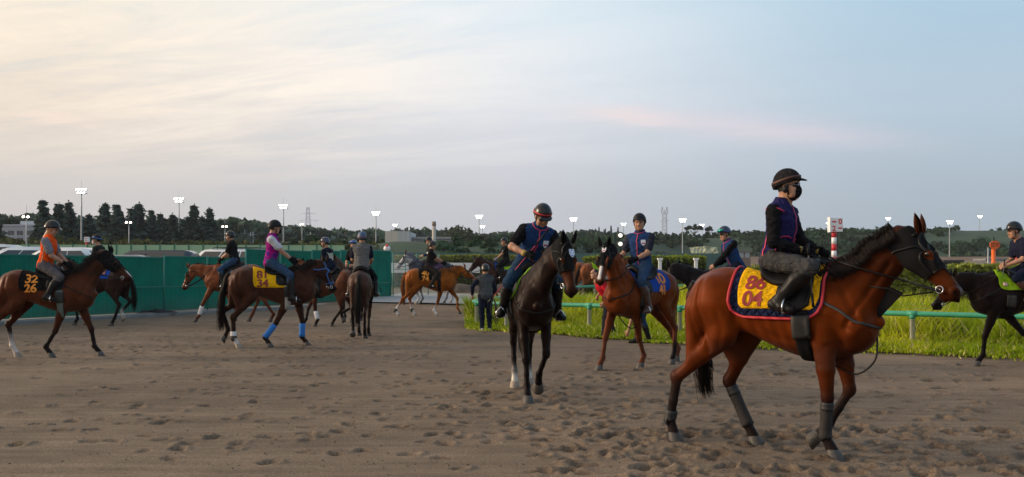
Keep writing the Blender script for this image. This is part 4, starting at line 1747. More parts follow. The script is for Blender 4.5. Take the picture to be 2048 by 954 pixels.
def dirt_material():
    m = bpy.data.materials.new('dirt')
    m.use_nodes = True
    nt = m.node_tree
    N, L = nt.nodes, nt.links
    b = N['Principled BSDF']
    b.inputs['Roughness'].default_value = .92
    b.inputs['Specular IOR Level'].default_value = .18
    g = N.new('ShaderNodeNewGeometry')

    def noise(scale, det=6, rough=.6, sc=(1, 1, 1), rot=0):
        mp = N.new('ShaderNodeMapping')
        mp.inputs['Scale'].default_value = sc
        mp.inputs['Rotation'].default_value = (0, 0, rot)
        L.new(g.outputs['Position'], mp.inputs[0])
        n = N.new('ShaderNodeTexNoise')
        n.inputs['Scale'].default_value = scale
        n.inputs['Detail'].default_value = det
        n.inputs['Roughness'].default_value = rough
        L.new(mp.outputs[0], n.inputs['Vector'])
        return n.outputs[0]

    def mapr(x, a, b_, c, d):
        n = N.new('ShaderNodeMapRange')
        for i, v in enumerate((a, b_, c, d)):
            n.inputs[i + 1].default_value = v
        L.new(x, n.inputs[0])
        return n.outputs[0]

    def mul(a, b_):
        n = N.new('ShaderNodeMath')
        n.operation = 'MULTIPLY'
        L.new(a, n.inputs[0])
        L.new(b_, n.inputs[1])
        return n.outputs[0]
    big = mapr(noise(.35, 5), .3, .7, .86, 1.12)
    mid = mapr(noise(2.2, 6, .65, (1, 2.2, 1), .35), .3, .7, .86, 1.12)
    fine = mapr(noise(42, 5, .75), .3, .7, .58, 1.42)
    grit = mapr(noise(100, 4, .75), .35, .65, .55, 1.45)
    harrow = mapr(noise(3.0, 3, .5, (.16, 2.2, 1), .22), .35, .65, .87, 1.12)
    f = mul(mul(mul(big, mid), mul(fine, grit)), harrow)
    ramp = N.new('ShaderNodeValToRGB')
    el = ramp.color_ramp.elements
    el[0].position, el[0].color = .35, (.144, .106, .074, 1)
    el[1].position, el[1].color = .68, (.202, .149, .104, 1)
    L.new(noise(.8, 5), ramp.inputs[0])
    at_ = N.new('ShaderNodeAttribute')
    at_.attribute_name = 'Col'
    vm0 = N.new('ShaderNodeVectorMath')
    vm0.operation = 'MULTIPLY'
    L.new(ramp.outputs[0], vm0.inputs[0])
    L.new(at_.outputs['Color'], vm0.inputs[1])
    vm = N.new('ShaderNodeVectorMath')
    vm.operation = 'SCALE'
    L.new(vm0.outputs[0], vm.inputs[0])
    L.new(f, vm.inputs['Scale'])
    L.new(vm.outputs[0], b.inputs['Base Color'])
    bp = N.new('ShaderNodeBump')
    bp.inputs['Strength'].default_value = .7
    bp.inputs['Distance'].default_value = .02
    L.new(noise(70, 5, .7), bp.inputs['Height'])
    L.new(bp.outputs[0], b.inputs['Normal'])
    return m


DIRT = dirt_material()


def make_ground():
    ys = [5.2]
    while ys[-1] < 92:
        ys.append(ys[-1] + max(.022, ys[-1] * .0045))
    ys = np.array(ys)
    nu = 640
    u = np.linspace(-1, 1, nu)
    Yg = np.repeat(ys[:, None], nu, 1)
    Xg = u[None, :] * (ys[:, None] * .60 + 1.5)
    Z = gz(Xg, Yg)
    rng = np.random.default_rng(5)
    fade = np.clip(40 / Yg, 0, 1)
    Z += (fbm(Xg * .35, Yg * .35, 3, 3) - .45) * .035 * sst(5, 9, Yg)
    dens = .35 + .65 * sst(.42, .60, fbm(Xg * .22 + 5, Yg * .22, 3, 21))
    flat = sst(1.5, -1.0, Xg - .10 * (Yg - 10)) * sst(19, 15, Yg)       # the raked, less trodden part
    dens = dens * (1 - .75 * flat)
    Z += (fbm(Xg * 5, Yg * 5, 4, 9) - .47) * .011 * dens * fade
    Z += (fbm(Xg * 16, Yg * 16, 2, 31) - .4) * .006 * dens * fade
    # harrow lines sweeping round to the right
    Z += (fbm(Xg * 38, Yg * 38, 2, 61) - .4) * .006 * sst(24, 9, Yg) * (.35 + .65 * dens)
    ph = (Yg - .16 * Xg - .012 * Xg**2) * 5.2
    smooth = 1 - dens
    Z += .005 * np.sin(ph + 2 * fbm(Xg * .5, Yg * .5, 2, 40)) * smooth * fade
    col = np.ones(Z.shape + (3,))
    for off in (2.1, 4.35, 6.2, 9.2):      # single wheel grooves
        d = Yg - (7.2 + off + .17 * (Xg + 3) + .006 * (Xg + 3)**2) + .1 * (fbm(Xg * .7, Yg * 0, 2, 77) - .5)
        wv = np.exp(-(d / .030)**2) * sst(.40, .5, fbm(Xg * .35 + off, Yg * .2, 2, 50))
        Z -= .016 * wv
        Z += .010 * np.exp(-((d - .08) / .05)**2) * (wv > -1) * sst(.40, .5, fbm(Xg * .35 + off, Yg * .2, 2, 50))
    # hoof prints
    pts = []

    def scatter(n, x0, x1, y0, y1, s=1.0):
        for _ in range(n):
            pts.append((rng.uniform(x0, x1), rng.uniform(y0, y1), s))

    def walk(x, y, ang, n, s=1.0):
        for _ in range(n):
            pts.append((x + rng.normal(0, .16), y + rng.normal(0, .12), s))
            ang += rng.normal(0, .06)
            x += .62 * math.cos(ang)
            y += .62 * math.sin(ang)
    for _ in range(330):      # trampled ground round the two nearest horses and to the right
        X0, Y0 = rng.normal(1.0, 1.5), rng.normal(11.2, 1.7)
        pts.append((X0, Y0, 1.0))
    scatter(330, .2, 5.6, 7.2, 9.8)
    scatter(200, 2.6, 8.5, 9.5, 16.5)
    scatter(110, 1.2, 5.5, 14, 18.5)
    for _ in range(760):
        pts.append((rng.uniform(-14, -1.5), rng.normal(20.5, 2.4), 1.0))
    scatter(560, -13, 1, 22, 34)
    scatter(160, -6, 3, 12, 21)
    for _ in range(16):
        walk(rng.uniform(-8, -1), rng.uniform(8.5, 16), rng.normal(.15, .25), rng.integers(4, 11))
    scatter(16, -5, -1, 7.5, 15)
    scatter(500, -8, 20, 34, 60)
    for (x, y, z_) in HOOFS:          # where hooves stand now
        if z_ - float(gz(x, y)) < .13:
            pts.append((x + .02, y, 1.15))
    for (x, y, s) in pts:
        if y < 6 or y > 60:
            continue
        r = .34 * s
        j0, j1 = np.searchsorted(ys, y - r), np.searchsorted(ys, y + r)
        hw = y * .60 + 1.5
        i0, i1 = int(((x - r) / hw * .5 + .5) * (nu - 1)), int(((x + r) / hw * .5 + .5) * (nu - 1)) + 2
        i0, i1 = max(i0, 0), min(i1, nu)
        if i1 - i0 < 2 or j1 - j0 < 1:
            continue
        dx, dy = Xg[j0:j1, i0:i1] - x, Yg[j0:j1, i0:i1] - y
        a = rng.uniform(0, 6.28)
        px_, py_ = dx * math.cos(a) + dy * math.sin(a), -dx * math.sin(a) + dy * math.cos(a)
        px_ = px_ + .035 * (vnoise(dx * 14, dy * 14, int(x * 100) % 97) - .5) * 2
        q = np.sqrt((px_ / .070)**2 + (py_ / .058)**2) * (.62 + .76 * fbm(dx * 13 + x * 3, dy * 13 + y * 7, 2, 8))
        dep = rng.uniform(.010, .036)
        dim = -dep * (1 - sst(.55, 1.15, q)) + dep * .42 * np.exp(-((q - 1.5) / .42)**2) * (.2 + 1.5 * fbm(dx * 26 + x, dy * 26 + y, 2, 3)) * np.clip(1 + 1.4 * px_ / .1 * np.exp(-q * .3), 0, 3)
        Z[j0:j1, i0:i1] += dim
        f = (np.exp(-(q / .85)**4) * (.34 + .10 * min(1, y / 24)))[..., None]  # prints darkened: damp soil, plus shade in the hollows put into colour
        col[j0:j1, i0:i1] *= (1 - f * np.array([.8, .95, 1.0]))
    n1 = fbm(Xg * .16, Yg * .16, 3, 70)
    col *= (1 + .16 * (sst(.35, .65, n1) - .5))[..., None]
    warm = sst(.45, .7, fbm(Xg * .5 + 9, Yg * .5, 3, 90)) * dens
    col *= 1 + warm[..., None] * np.array([.10, .03, -.04])
    # the mown strip in front of the verge is finer and greyer
    V = np.stack([Xg.ravel(), Yg.ravel(), Z.ravel()], 1)
    n = len(ys)
    idx = np.arange(n * nu).reshape(n, nu)
    Q = np.stack([idx[:-1, :-1].ravel(), idx[:-1, 1:].ravel(), idx[1:, 1:].ravel(), idx[1:, :-1].ravel()], 1)
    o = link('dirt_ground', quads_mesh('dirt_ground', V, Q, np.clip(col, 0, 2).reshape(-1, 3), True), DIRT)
    tag(o, 'trampled brown dirt yard full of hoof prints', 'ground', kind='structure')
    far = MB()
    far.box((-4000, -60, -1.5), (4000, 6000, -.12), (.9, .9, .85))
    o = far.build('ground', DIRT, smooth=False)
    tag(o, 'flat land reaching to the horizon', 'ground', kind='structure')


# ------------------------------------------------------------------ foliage helpers
LEAF = mat('leaf', rough=.7, spec=.08, var=.25, scale=3.0, attr=True)
BARK = mat('bark', (.055, .042, .032), .9, var=.4, scale=8, bump=.8, bscale=20)


def leaf_cards(C, size, rng, flat=.0, quad=True, aspect=1.4):
    """One small face per centre, randomly turned. Returns V, Q."""
    n = len(C)
    nrm = rng.normal(0, 1, (n, 3))
    nrm[:, 2] += flat
    nrm /= np.linalg.norm(nrm, axis=1)[:, None]
    t = rng.normal(0, 1, (n, 3))
    t -= nrm * (t * nrm).sum(1)[:, None]
    t /= np.linalg.norm(t, axis=1)[:, None] + 1e-9
    b = np.cross(nrm, t)
    s = (size * rng.uniform(.6, 1.4, n))[:, None] if np.isscalar(size) else (size * rng.uniform(.6, 1.4, n))[:, None]
    V = np.stack([C - t * s * aspect * .5, C + b * s * .5 + nrm * s * .12, C + t * s * aspect * .5, C - b * s * .5 + nrm * s * .12], 1).reshape(-1, 3)
    return V, np.arange(n * 4).reshape(n, 4)


def clumps(centres, radii, per, size, rng, base, var=.3, squash=.8, shell=.55):
    """Leaf clumps with a colour of their own. Returns V, Q, colours."""
    C, K, S = [], [], []
    for c, r in zip(centres, radii):
        m = int(per * rng.uniform(.7, 1.3))
        d = rng.normal(0, 1, (m, 3))
        d /= np.linalg.norm(d, axis=1)[:, None]
        rr = r * (shell + (1 - shell) * rng.random(m))
        p = np.asarray(c) + d * rr[:, None] * np.array([1, 1, squash])
        C.append(p)
        k = np.asarray(base) * rng.uniform(1 - var, 1 + var) * np.array([rng.uniform(.85, 1.2), 1, rng.uniform(.8, 1.15)])
        K.append(k * rng.uniform(.75, 1.25, (m, 1)))
    C = np.concatenate(C)
    K = np.concatenate(K)
    V, Q = leaf_cards(C, size, rng)
    return V, Q, np.repeat(K, 4, 0)


def trunk_mesh(hgt, r, limbs, rng, lean=.02):
    mb = MB()
    top = np.array([rng.normal(0, lean) * hgt, rng.normal(0, lean) * hgt, hgt])
    pts = [np.array([0, 0, -.3]), np.array([0, 0, hgt * .1]), top * .5 + rng.normal(0, .02, 3) * hgt, top]
    P = catmull(pts, 4)
    mb.tube(P, np.linspace(r, r * .2, len(P)), 8)
    for (a, b) in limbs:
        a, b = np.asarray(a, float), np.asarray(b, float)
        m = (a + b) / 2 + np.array([0, 0, -.08 * np.linalg.norm(b - a)])
        mb.tube([a, m, b], [r * .45, r * .3, r * .1], 6)
    return mb


def conifer_meshes(seed, H=12.0, R=2.6, twin=False):
    rng = np.random.default_rng(seed)
    C, K, S = [], [], []
    tops = [(0, 0, H)] if not twin else [(-.55, 0, H), (.9, .2, H * .96)]
    for tx, ty, th in tops:
        z = th * .06
        while z < th:
            q = z / th
            r = R * (1 - q)**1.12 * rng.uniform(.6, 1.25) * (.75 if twin else 1) + .12
            for _ in range(int(5 + 6 * (1 - q))):
                a = rng.uniform(0, 6.28)
                L = r * rng.uniform(.35, 1.2)
                m = int(14 + 22 * (1 - q))
                t = rng.random(m)**.7
                p = np.stack([tx * q + np.cos(a) * L * t, ty + np.sin(a) * L * t, z + .16 * L - .36 * L * t * t + rng.normal(0, .07, m)], 1)
                p[:, :2] += rng.normal(0, .12, (m, 2))
                C.append(p)
                S.append(np.full(m, .25 + .36 * (1 - q)))
                K.append(np.array([.060, .096, .084]) * rng.uniform(.6, 1.5) * rng.uniform(.75, 1.25, (m, 1)))
            z += .26 + .46 * (1 - q)
        C.append(np.stack([np.full(14, tx) + rng.normal(0, .04, 14), np.full(14, ty) + rng.normal(0, .05, 14), th + rng.uniform(-.9, .6, 14)], 1))
        S.append(np.full(14, .16))
        K.append(np.full((14, 3), 1.0) * np.array([.03, .045, .03]))
    C, K = np.concatenate(C), np.concatenate(K)
    V, Q = leaf_cards(C, np.concatenate(S), rng, flat=.6, aspect=1.8)
    crown = quads_mesh('conifer_crown', V, Q, np.repeat(K, 4, 0))
    crown.materials.append(LEAF)
    tr = trunk_mesh(H * .93, .22, [], rng, .0)
    if twin:
        tr.tube([(-.1, 0, H * .3), (.5, .1, H * .6), (.9, .2, H * .9)], [.15, .1, .03], 6)
    t = tr.mesh('conifer_trunk')
    t.materials.append(BARK)
    return crown, t


def round_tree_meshes(seed, H=10, R=4.2, base=(.045, .062, .030), n=46, per=110, size=.42, zlow=.25):
    rng = np.random.default_rng(seed)
    cs, rs, limbs = [], [], []
    for i in range(n):
        d = rng.normal(0, 1, 3)
        d /= np.linalg.norm(d)
        rr = rng.random()**.4
        c = np.array([d[0] * R * rr * .85, d[1] * R * rr * .85, H * (zlow + (1 - zlow) * .5) + d[2] * H * (1 - zlow) * .44 * rr])
        cs.append(c)
        rs.append(R * rng.uniform(.22, .40))
        if i % 5 == 0:
            limbs.append((np.array([0, 0, H * (zlow + .05)]), c))
    V, Q, K = clumps(cs, rs, per, size, rng, base, .35)
    crown = quads_mesh('tree_crown', V, Q, K)
    crown.materials.append(LEAF)
    t = trunk_mesh(H * .8, .3, limbs, rng).mesh('tree_trunk')
    t.materials.append(BARK)
    return crown, t


def plant_tree(name, meshes, p, s, label, group, rz=0.0, sz=None, cat='tree'):
    r = empty(name, p, rz)
    r.scale = (s, s, sz or s)
    tag(r, label, cat, group)
    link('crown', meshes[0], None, r)
    link('trunk', meshes[1], None, r)
    return r


# ------------------------------------------------------------------ grass verge and hedges
EDGE = [(-1.3, 29.5), (-1.25, 27.4), (-.9, 26.3), (0, 25.8), (1.27, 24.4), (2.9, 21.6), (5.0, 20.0), (6.9, 18.9), (8.9, 17.4), (13.0, 14.6), (17, 12.2), (30, 6)]
BACK = [(-1.1, 30.5), (-.6, 32), (1.4, 36.0), (3.2, 38.6), (5.5, 39), (8, 37), (10, 34.6), (13, 34.2), (21, 33), (30, 32)]


def interp_path(P, x):
    P = np.asarray(P)
    return np.interp(x, P[:, 0], P[:, 1])


GRASS = mat('grass_blades', rough=.7, spec=.04, var=.2, scale=2.0, attr=True)


def translucent(m, amt):
    nt = m.node_tree
    N, L = nt.nodes, nt.links
    b = N['Principled BSDF']
    t = N.new('ShaderNodeBsdfTranslucent')
    L.new(b.inputs['Base Color'].links[0].from_socket, t.inputs[0])
    x = N.new('ShaderNodeMixShader')
    x.inputs[0].default_value = amt
    L.new(b.outputs[0], x.inputs[1])
    L.new(t.outputs[0], x.inputs[2])
    L.new(x.outputs[0], N['Material Output'].inputs[0])


translucent(GRASS, .55)
translucent(LEAF, .30)


def make_verge():
    nx, ny = 150, 24
    xs = np.linspace(-1.25, 29, nx)
    lo = interp_path(EDGE[1:], xs) + .30 + .35 * (vnoise(xs * 3, xs * 0, 5) - .3)
    hi = interp_path(BACK, xs)
    t = np.linspace(0, 1, ny)
    X = np.repeat(xs[:, None], ny, 1)
    Y = lo[:, None] + (hi - lo)[:, None] * t
    Z = gz(X, Y) + .035 + .03 * np.minimum(1, t * 8) + .02 * (fbm(X * 2, Y * 2, 2, 4) - .5)
    idx = np.arange(nx * ny).reshape(nx, ny)
    Q = np.stack([idx[:-1, :-1].ravel(), idx[1:, :-1].ravel(), idx[1:, 1:].ravel(), idx[:-1, 1:].ravel()], 1)
    Z[:, 0] -= .09
    o = link('verge_ground', quads_mesh('verge_ground', np.stack([X.ravel(), Y.ravel(), Z.ravel()], 1), Q, None, True), mat('verge_soil', (.15, .16, .03), .95, var=.4, scale=3, bump=.6, bscale=30))
    tag(o, 'low grassy ground of the verge behind the rail', 'verge', kind='structure')
    rng = np.random.default_rng(12)
    N = 160000
    x = rng.uniform(-1.3, 17, N)
    lo = interp_path(EDGE[1:], x)
    hi = interp_path(BACK, x)
    t = rng.random(N)**1.35
    y = lo - .05 + .55 * (fbm(x * 1.6, x * 0 + .5, 3, 15) - .5) - np.where(rng.random(N) < .06, rng.random(N)**1.7 * .9, 0) + (hi - lo) * t
    vis = np.abs(x / y) < .64
    x, y, t = x[vis], y[vis], t[vis]
    keep = vnoise(x * 1.7, y * 1.7, 8) + .5 * vnoise(x * 5, y * 5, 28) > .34 + .22 * rng.random(len(x)) - .25 * (t > .03)
    x, y, t = x[keep], y[keep], t[keep]
    n = len(x)
    tuft = vnoise(x * 1.1, y * 1.1, 33)
    rl = interp_path([(-1.1, 28.6), (-.15, 26.45), (1.95, 25.1), (4.2, 23.2), (8.05, 20.0), (9.75, 18.55), (14, 14.9)], x)
    behind = sst(-.2, 1.2, y - rl)
    hgt = (.11 + .10 * tuft + behind * (.10 + .46 * tuft**1.3)) * rng.uniform(.55, 1.35, n)
    hgt = hgt * (.35 + .65 * sst(-.1, .9, y - lo[:len(y)] if False else y - interp_path(EDGE[1:], x)))
    bend = hgt * rng.uniform(.15, .75, n)
    a = rng.uniform(0, 6.28, n)
    w = rng.uniform(.007, .015, n) * (1 + y / 30)
    z0 = gz(x, y) + .03
    dx, dy = np.cos(a), np.sin(a)
    a2 = rng.uniform(0, 6.28, n)
    wx, wy = np.cos(a2) * w, np.sin(a2) * w
    P = np.zeros((n, 5, 3))
    P[:, 0] = np.stack([x - wx, y - wy, z0], 1)
    P[:, 1] = np.stack([x + wx, y + wy, z0], 1)
    P[:, 2] = np.stack([x + dx * bend * .3 + wx * .8, y + dy * bend * .3 + wy * .8, z0 + hgt * .6], 1)
    P[:, 3] = np.stack([x + dx * bend * .3 - wx * .8, y + dy * bend * .3 - wy * .8, z0 + hgt * .6], 1)
    P[:, 4] = np.stack([x + dx * bend, y + dy * bend, z0 + hgt], 1)
    i = np.arange(n)[:, None] * 5
    Q = np.concatenate([i + [0, 1, 2], i + [0, 2, 3], i + [3, 2, 4]])
    patch = sst(.35, .65, fbm(x * .45, y * .45, 3, 44))[:, None]
    g1, g2, g3 = np.array([.29, .38, .017]), np.array([.60, .60, .035]), np.array([.68, .58, .24])
    c = g1 * (1 - patch) + g2 * patch
    dry = (rng.random(n) < .10 + .30 * sst(.5, .75, fbm(x * .8 + 3, y * .8, 2, 54)))[:, None]
    c = np.where(dry, g3, c) * rng.uniform(.65, 1.25, (n, 1))
    o = link('grass', quads_mesh('grass', P.reshape(-1, 3), Q, np.repeat(c, 5, 0)), GRASS)
    tag(o, 'long yellow green grass growing round the white posts of the rail', 'grass', kind='stuff')


make_verge()


def hedge(name, label, p0, p1, depth, h0, h1, base, leaf, n, leaf_glints=0, seed=1, zb=0.0, group=None, top=None):
    """A clipped hedge: dark core of branches and a dense skin of leaf faces."""
    rng = np.random.default_rng(seed)
    p0, p1 = np.array(p0, float), np.array(p1, float)
    L = np.linalg.norm(p1 - p0)
    d = (p1 - p0) / L
    nn = np.array([-d[1], d[0]])
    if nn[1] > 0:
        nn = -nn                                   # towards the camera
    root = empty(name, (p0[0], p0[1], zb))
    tag(root, label, 'hedge', group)
    mb = MB()
    k = max(2, int(L / 1.0))
    rows = [(.30, 0), (.40, .5), (.38, .9), (.2, .97), (-.2, .97), (-.38, .9), (-.40, .5), (-.3, 0)]
    V = []
    for i in range(k + 1):
        s = L * i / k
        hh = (h0 + (h1 - h0) * i / k)
        for (a, b) in rows:
            q = d * s + nn * (a * depth * (1 + .06 * rng.normal()))
            V.append((q[0], q[1], hh * b * .96 * (1 + .02 * rng.normal())))
    m = len(rows)
    fs = [(i * m + j, (i + 1) * m + j, (i + 1) * m + j + 1, i * m + j + 1) for i in range(k) for j in range(m - 1)]
    fs += [tuple(range(m)), tuple(k * m + j for j in range(m - 1, -1, -1))]
    mb.add(V, fs)
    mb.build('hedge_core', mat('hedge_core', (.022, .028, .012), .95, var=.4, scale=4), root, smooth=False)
    s = rng.uniform(-.1, L + .1, n)
    t = rng.random(n)
    hh = h0 + (h1 - h0) * s / L
    lump = .10 * (vnoise(s * 1.3, t * 3, seed) - .5) + .05 * (vnoise(s * 5, t * 9, seed + 3) - .5)
    face = t < .62
    off = np.where(face, .42 * depth, (1 - (t - .62) / .38 * 1.7) * .42 * depth) + lump * face + rng.normal(0, .025, n)
    z = np.where(face, hh * (t / .62) * .98, hh * .985 + lump * 1.6) + rng.normal(0, .02, n) + np.where(~face, np.abs(rng.normal(0, .04, n)), 0)
    C = np.stack([d[0] * s + nn[0] * off, d[1] * s + nn[1] * off, np.maximum(z, .02)], 1)
    V, Q = leaf_cards(C, leaf, rng, flat=.7)
    dk = .55 + .9 * vnoise(s * 1.1, t * 4, seed + 9)
    K = np.asarray(base) * (dk * rng.uniform(.6, 1.4, n))[:, None]
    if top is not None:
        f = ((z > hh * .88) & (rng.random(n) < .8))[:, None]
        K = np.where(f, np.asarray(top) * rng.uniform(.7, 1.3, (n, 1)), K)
    fl = rng.random(n) < leaf_glints  # a few pale leaves: reflected light painted as leaf colour
    K[fl] = np.array([.45, .46, .42])
    link('leaves', quads_mesh('hedge_leaves', V, Q, np.repeat(K, 4, 0)), LEAF, root)
    return root


hedge('hedge', 'dark leafy clipped hedge behind the rail on the right', (7.9, 34.6), (24, 33.2), 1.5, 1.62, 1.76, (.23, .26, .05), .13, 25000, .02, 2, zb=.0, top=(.24, .27, .05))
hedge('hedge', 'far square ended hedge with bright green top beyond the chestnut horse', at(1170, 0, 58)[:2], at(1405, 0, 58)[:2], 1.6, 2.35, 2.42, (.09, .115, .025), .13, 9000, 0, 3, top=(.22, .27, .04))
hedge('hedge', 'long low yellow green hedge along the far track', at(790, 0, 104)[:2], at(1130, 0, 104)[:2], 2.0, 3.2, 3.3, (.10, .12, .03), .2, 9000, 0, 4, top=(.26, .28, .05))  # lighter top leaves: the light on the hedge put into their colour

# ------------------------------------------------------------------ rails
GREEN_RAIL = mat('green_rail_paint', (.045, .31, .18), .42, spec=.45, var=.14, scale=6, bump=.05)
WHITE_POST = mat('white_post_paint', (.78, .78, .77), .55, var=.10, scale=12)


def rail(label, path, posts, z=.70, r=.052):
    root = empty('track_rail', (path[0][0], path[0][1], 0))
    tag(root, label, 'rail', 'green rails on white posts round the verge')
    P = np.array([(a, b, 0) for a, b in path])
    C = np.array(catmull(P, 8))
    o = np.array([path[0][0], path[0][1], 0])
    C[:, 2] = gz(C[:, 0], C[:, 1]) + z
    MB().tube(C - o, r, 12).build('rail_tube', GREEN_RAIL, root)
    for (x, y) in posts:
        g = float(gz(x, y))
        mb = MB().lathe([(.052, -.15), (.052, z - .10), (.056, z - .10), (.056, z - .02)], 12)
        p = mb.build('post', WHITE_POST, root)
        p.location = (x - o[0], y - o[1], g)
        k = int(np.argmin((C[:, 0] - x)**2 + (C[:, 1] - y)**2))
        t = unit(C[min(k + 1, len(C) - 1)] - C[max(k - 1, 0)])
        c = np.array([0, 0, z])
        cl = MB().tube([c - t * .10, c + t * .10], r * 1.16, 12)
        cl.tube([c - [0, 0, .10], c - [0, 0, .02]], .062, 10)
        cl.build('rail_clamp', GREEN_RAIL, p)
    return root


rail('front green rail on white posts running along the near edge of the grass', [(-1.10, 28.6), (-.98, 27.6), (-.62, 26.9), (-.15, 26.45), (1.95, 25.1), (4.2, 23.2), (8.05, 20.0), (9.75, 18.55), (14, 14.9)],
     [(-.98, 27.6), (-.15, 26.45), (1.95, 25.1), (3.95, 23.42), (6.0, 21.75), (8.05, 20.0), (10.3, 18.1)])
rail('rear green rail on white posts curving behind the grass island', [(-1.10, 28.6), (-.95, 29.8), (-.4, 31.6), (.9, 35.0), (2.25, 37.6), (3.3, 39.6), (5.2, 41), (8.5, 41)],
     [(-.75, 30.6), (.25, 33.4), (2.25, 37.6), (3.3, 39.6), (5.6, 41)])

# ------------------------------------------------------------------ green sheet fence
FENCE = mat('green_sheet_metal', (.001, .160, .105), .5, spec=.12, var=.24, scale=1.4, bump=.03, obj_var=.10)
def weather(m):
    """Faded streaks down the sheets and sand splashed along their foot."""
    nt = m.node_tree
    N, L = nt.nodes, nt.links
    b = N['Principled BSDF']
    src = b.inputs['Base Color'].links[0].from_socket
    g = N.new('ShaderNodeNewGeometry')
    mp = N.new('ShaderNodeMapping')
    mp.inputs['Scale'].default_value = (3, 3, .25)
    L.new(g.outputs['Position'], mp.inputs[0])
    n = N.new('ShaderNodeTexNoise')
    n.inputs['Scale'].default_value = 2.5
    n.inputs['Detail'].default_value = 6
    L.new(mp.outputs[0], n.inputs['Vector'])
    sp = N.new('ShaderNodeSeparateXYZ')
    L.new(g.outputs['Position'], sp.inputs[0])
    mr = N.new('ShaderNodeMapRange')
    mr.inputs[1].default_value, mr.inputs[2].default_value, mr.inputs[3].default_value, mr.inputs[4].default_value = .1, .75, .8, 0
    L.new(sp.outputs[2], mr.inputs[0])
    mu = N.new('ShaderNodeMath')
    mu.operation = 'MULTIPLY'
    L.new(mr.outputs[0], mu.inputs[0])
    L.new(n.outputs[0], mu.inputs[1])
    mx = N.new('ShaderNodeMix')
    mx.data_type = 'RGBA'
    L.new(mu.outputs[0], mx.inputs[0])
    L.new(src, mx.inputs[6])
    mx.inputs[7].default_value = (.10, .12, .09, 1)
    m3 = N.new('ShaderNodeMapRange')
    m3.inputs[1].default_value, m3.inputs[2].default_value, m3.inputs[3].default_value, m3.inputs[4].default_value = .52, .72, 0, .35
    L.new(n.outputs[0], m3.inputs[0])
    m4 = N.new('ShaderNodeMix')
    m4.data_type = 'RGBA'
    L.new(m3.outputs[0], m4.inputs[0])
    L.new(mx.outputs[2], m4.inputs[6])
    m4.inputs[7].default_value = (.012, .22, .17, 1)
    L.new(m4.outputs[2], b.inputs['Base Color'])


weather(FENCE)
FENCE_DK = mat('green_post_metal', (.015, .19, .14), .4, spec=.5, var=.1)


def sheet(L, h, rib=.105, dep=.012):
    """Ribbed sheet in the x-z plane, front towards -y."""
    prof = []
    n = int(L / rib)
    for i in range(n):
        x = i * L / n
        w = L / n
        prof += [(x, 0), (x + w * .40, 0), (x + w * .55, -dep), (x + w * .85, -dep)]
    prof.append((L, 0))
    V, fs = [], []
    for x, y in prof:
        V += [(x, y, 0), (x, y, h), (x, y + .004, 0), (x, y + .004, h)]
    for i in range(len(prof) - 1):
        a = i * 4
        fs += [(a, a + 4, a + 5, a + 1), (a + 2, a + 3, a + 7, a + 6), (a + 1, a + 5, a + 7, a + 3), (a, a + 2, a + 6, a + 4)]
    return MB().add(V, fs)


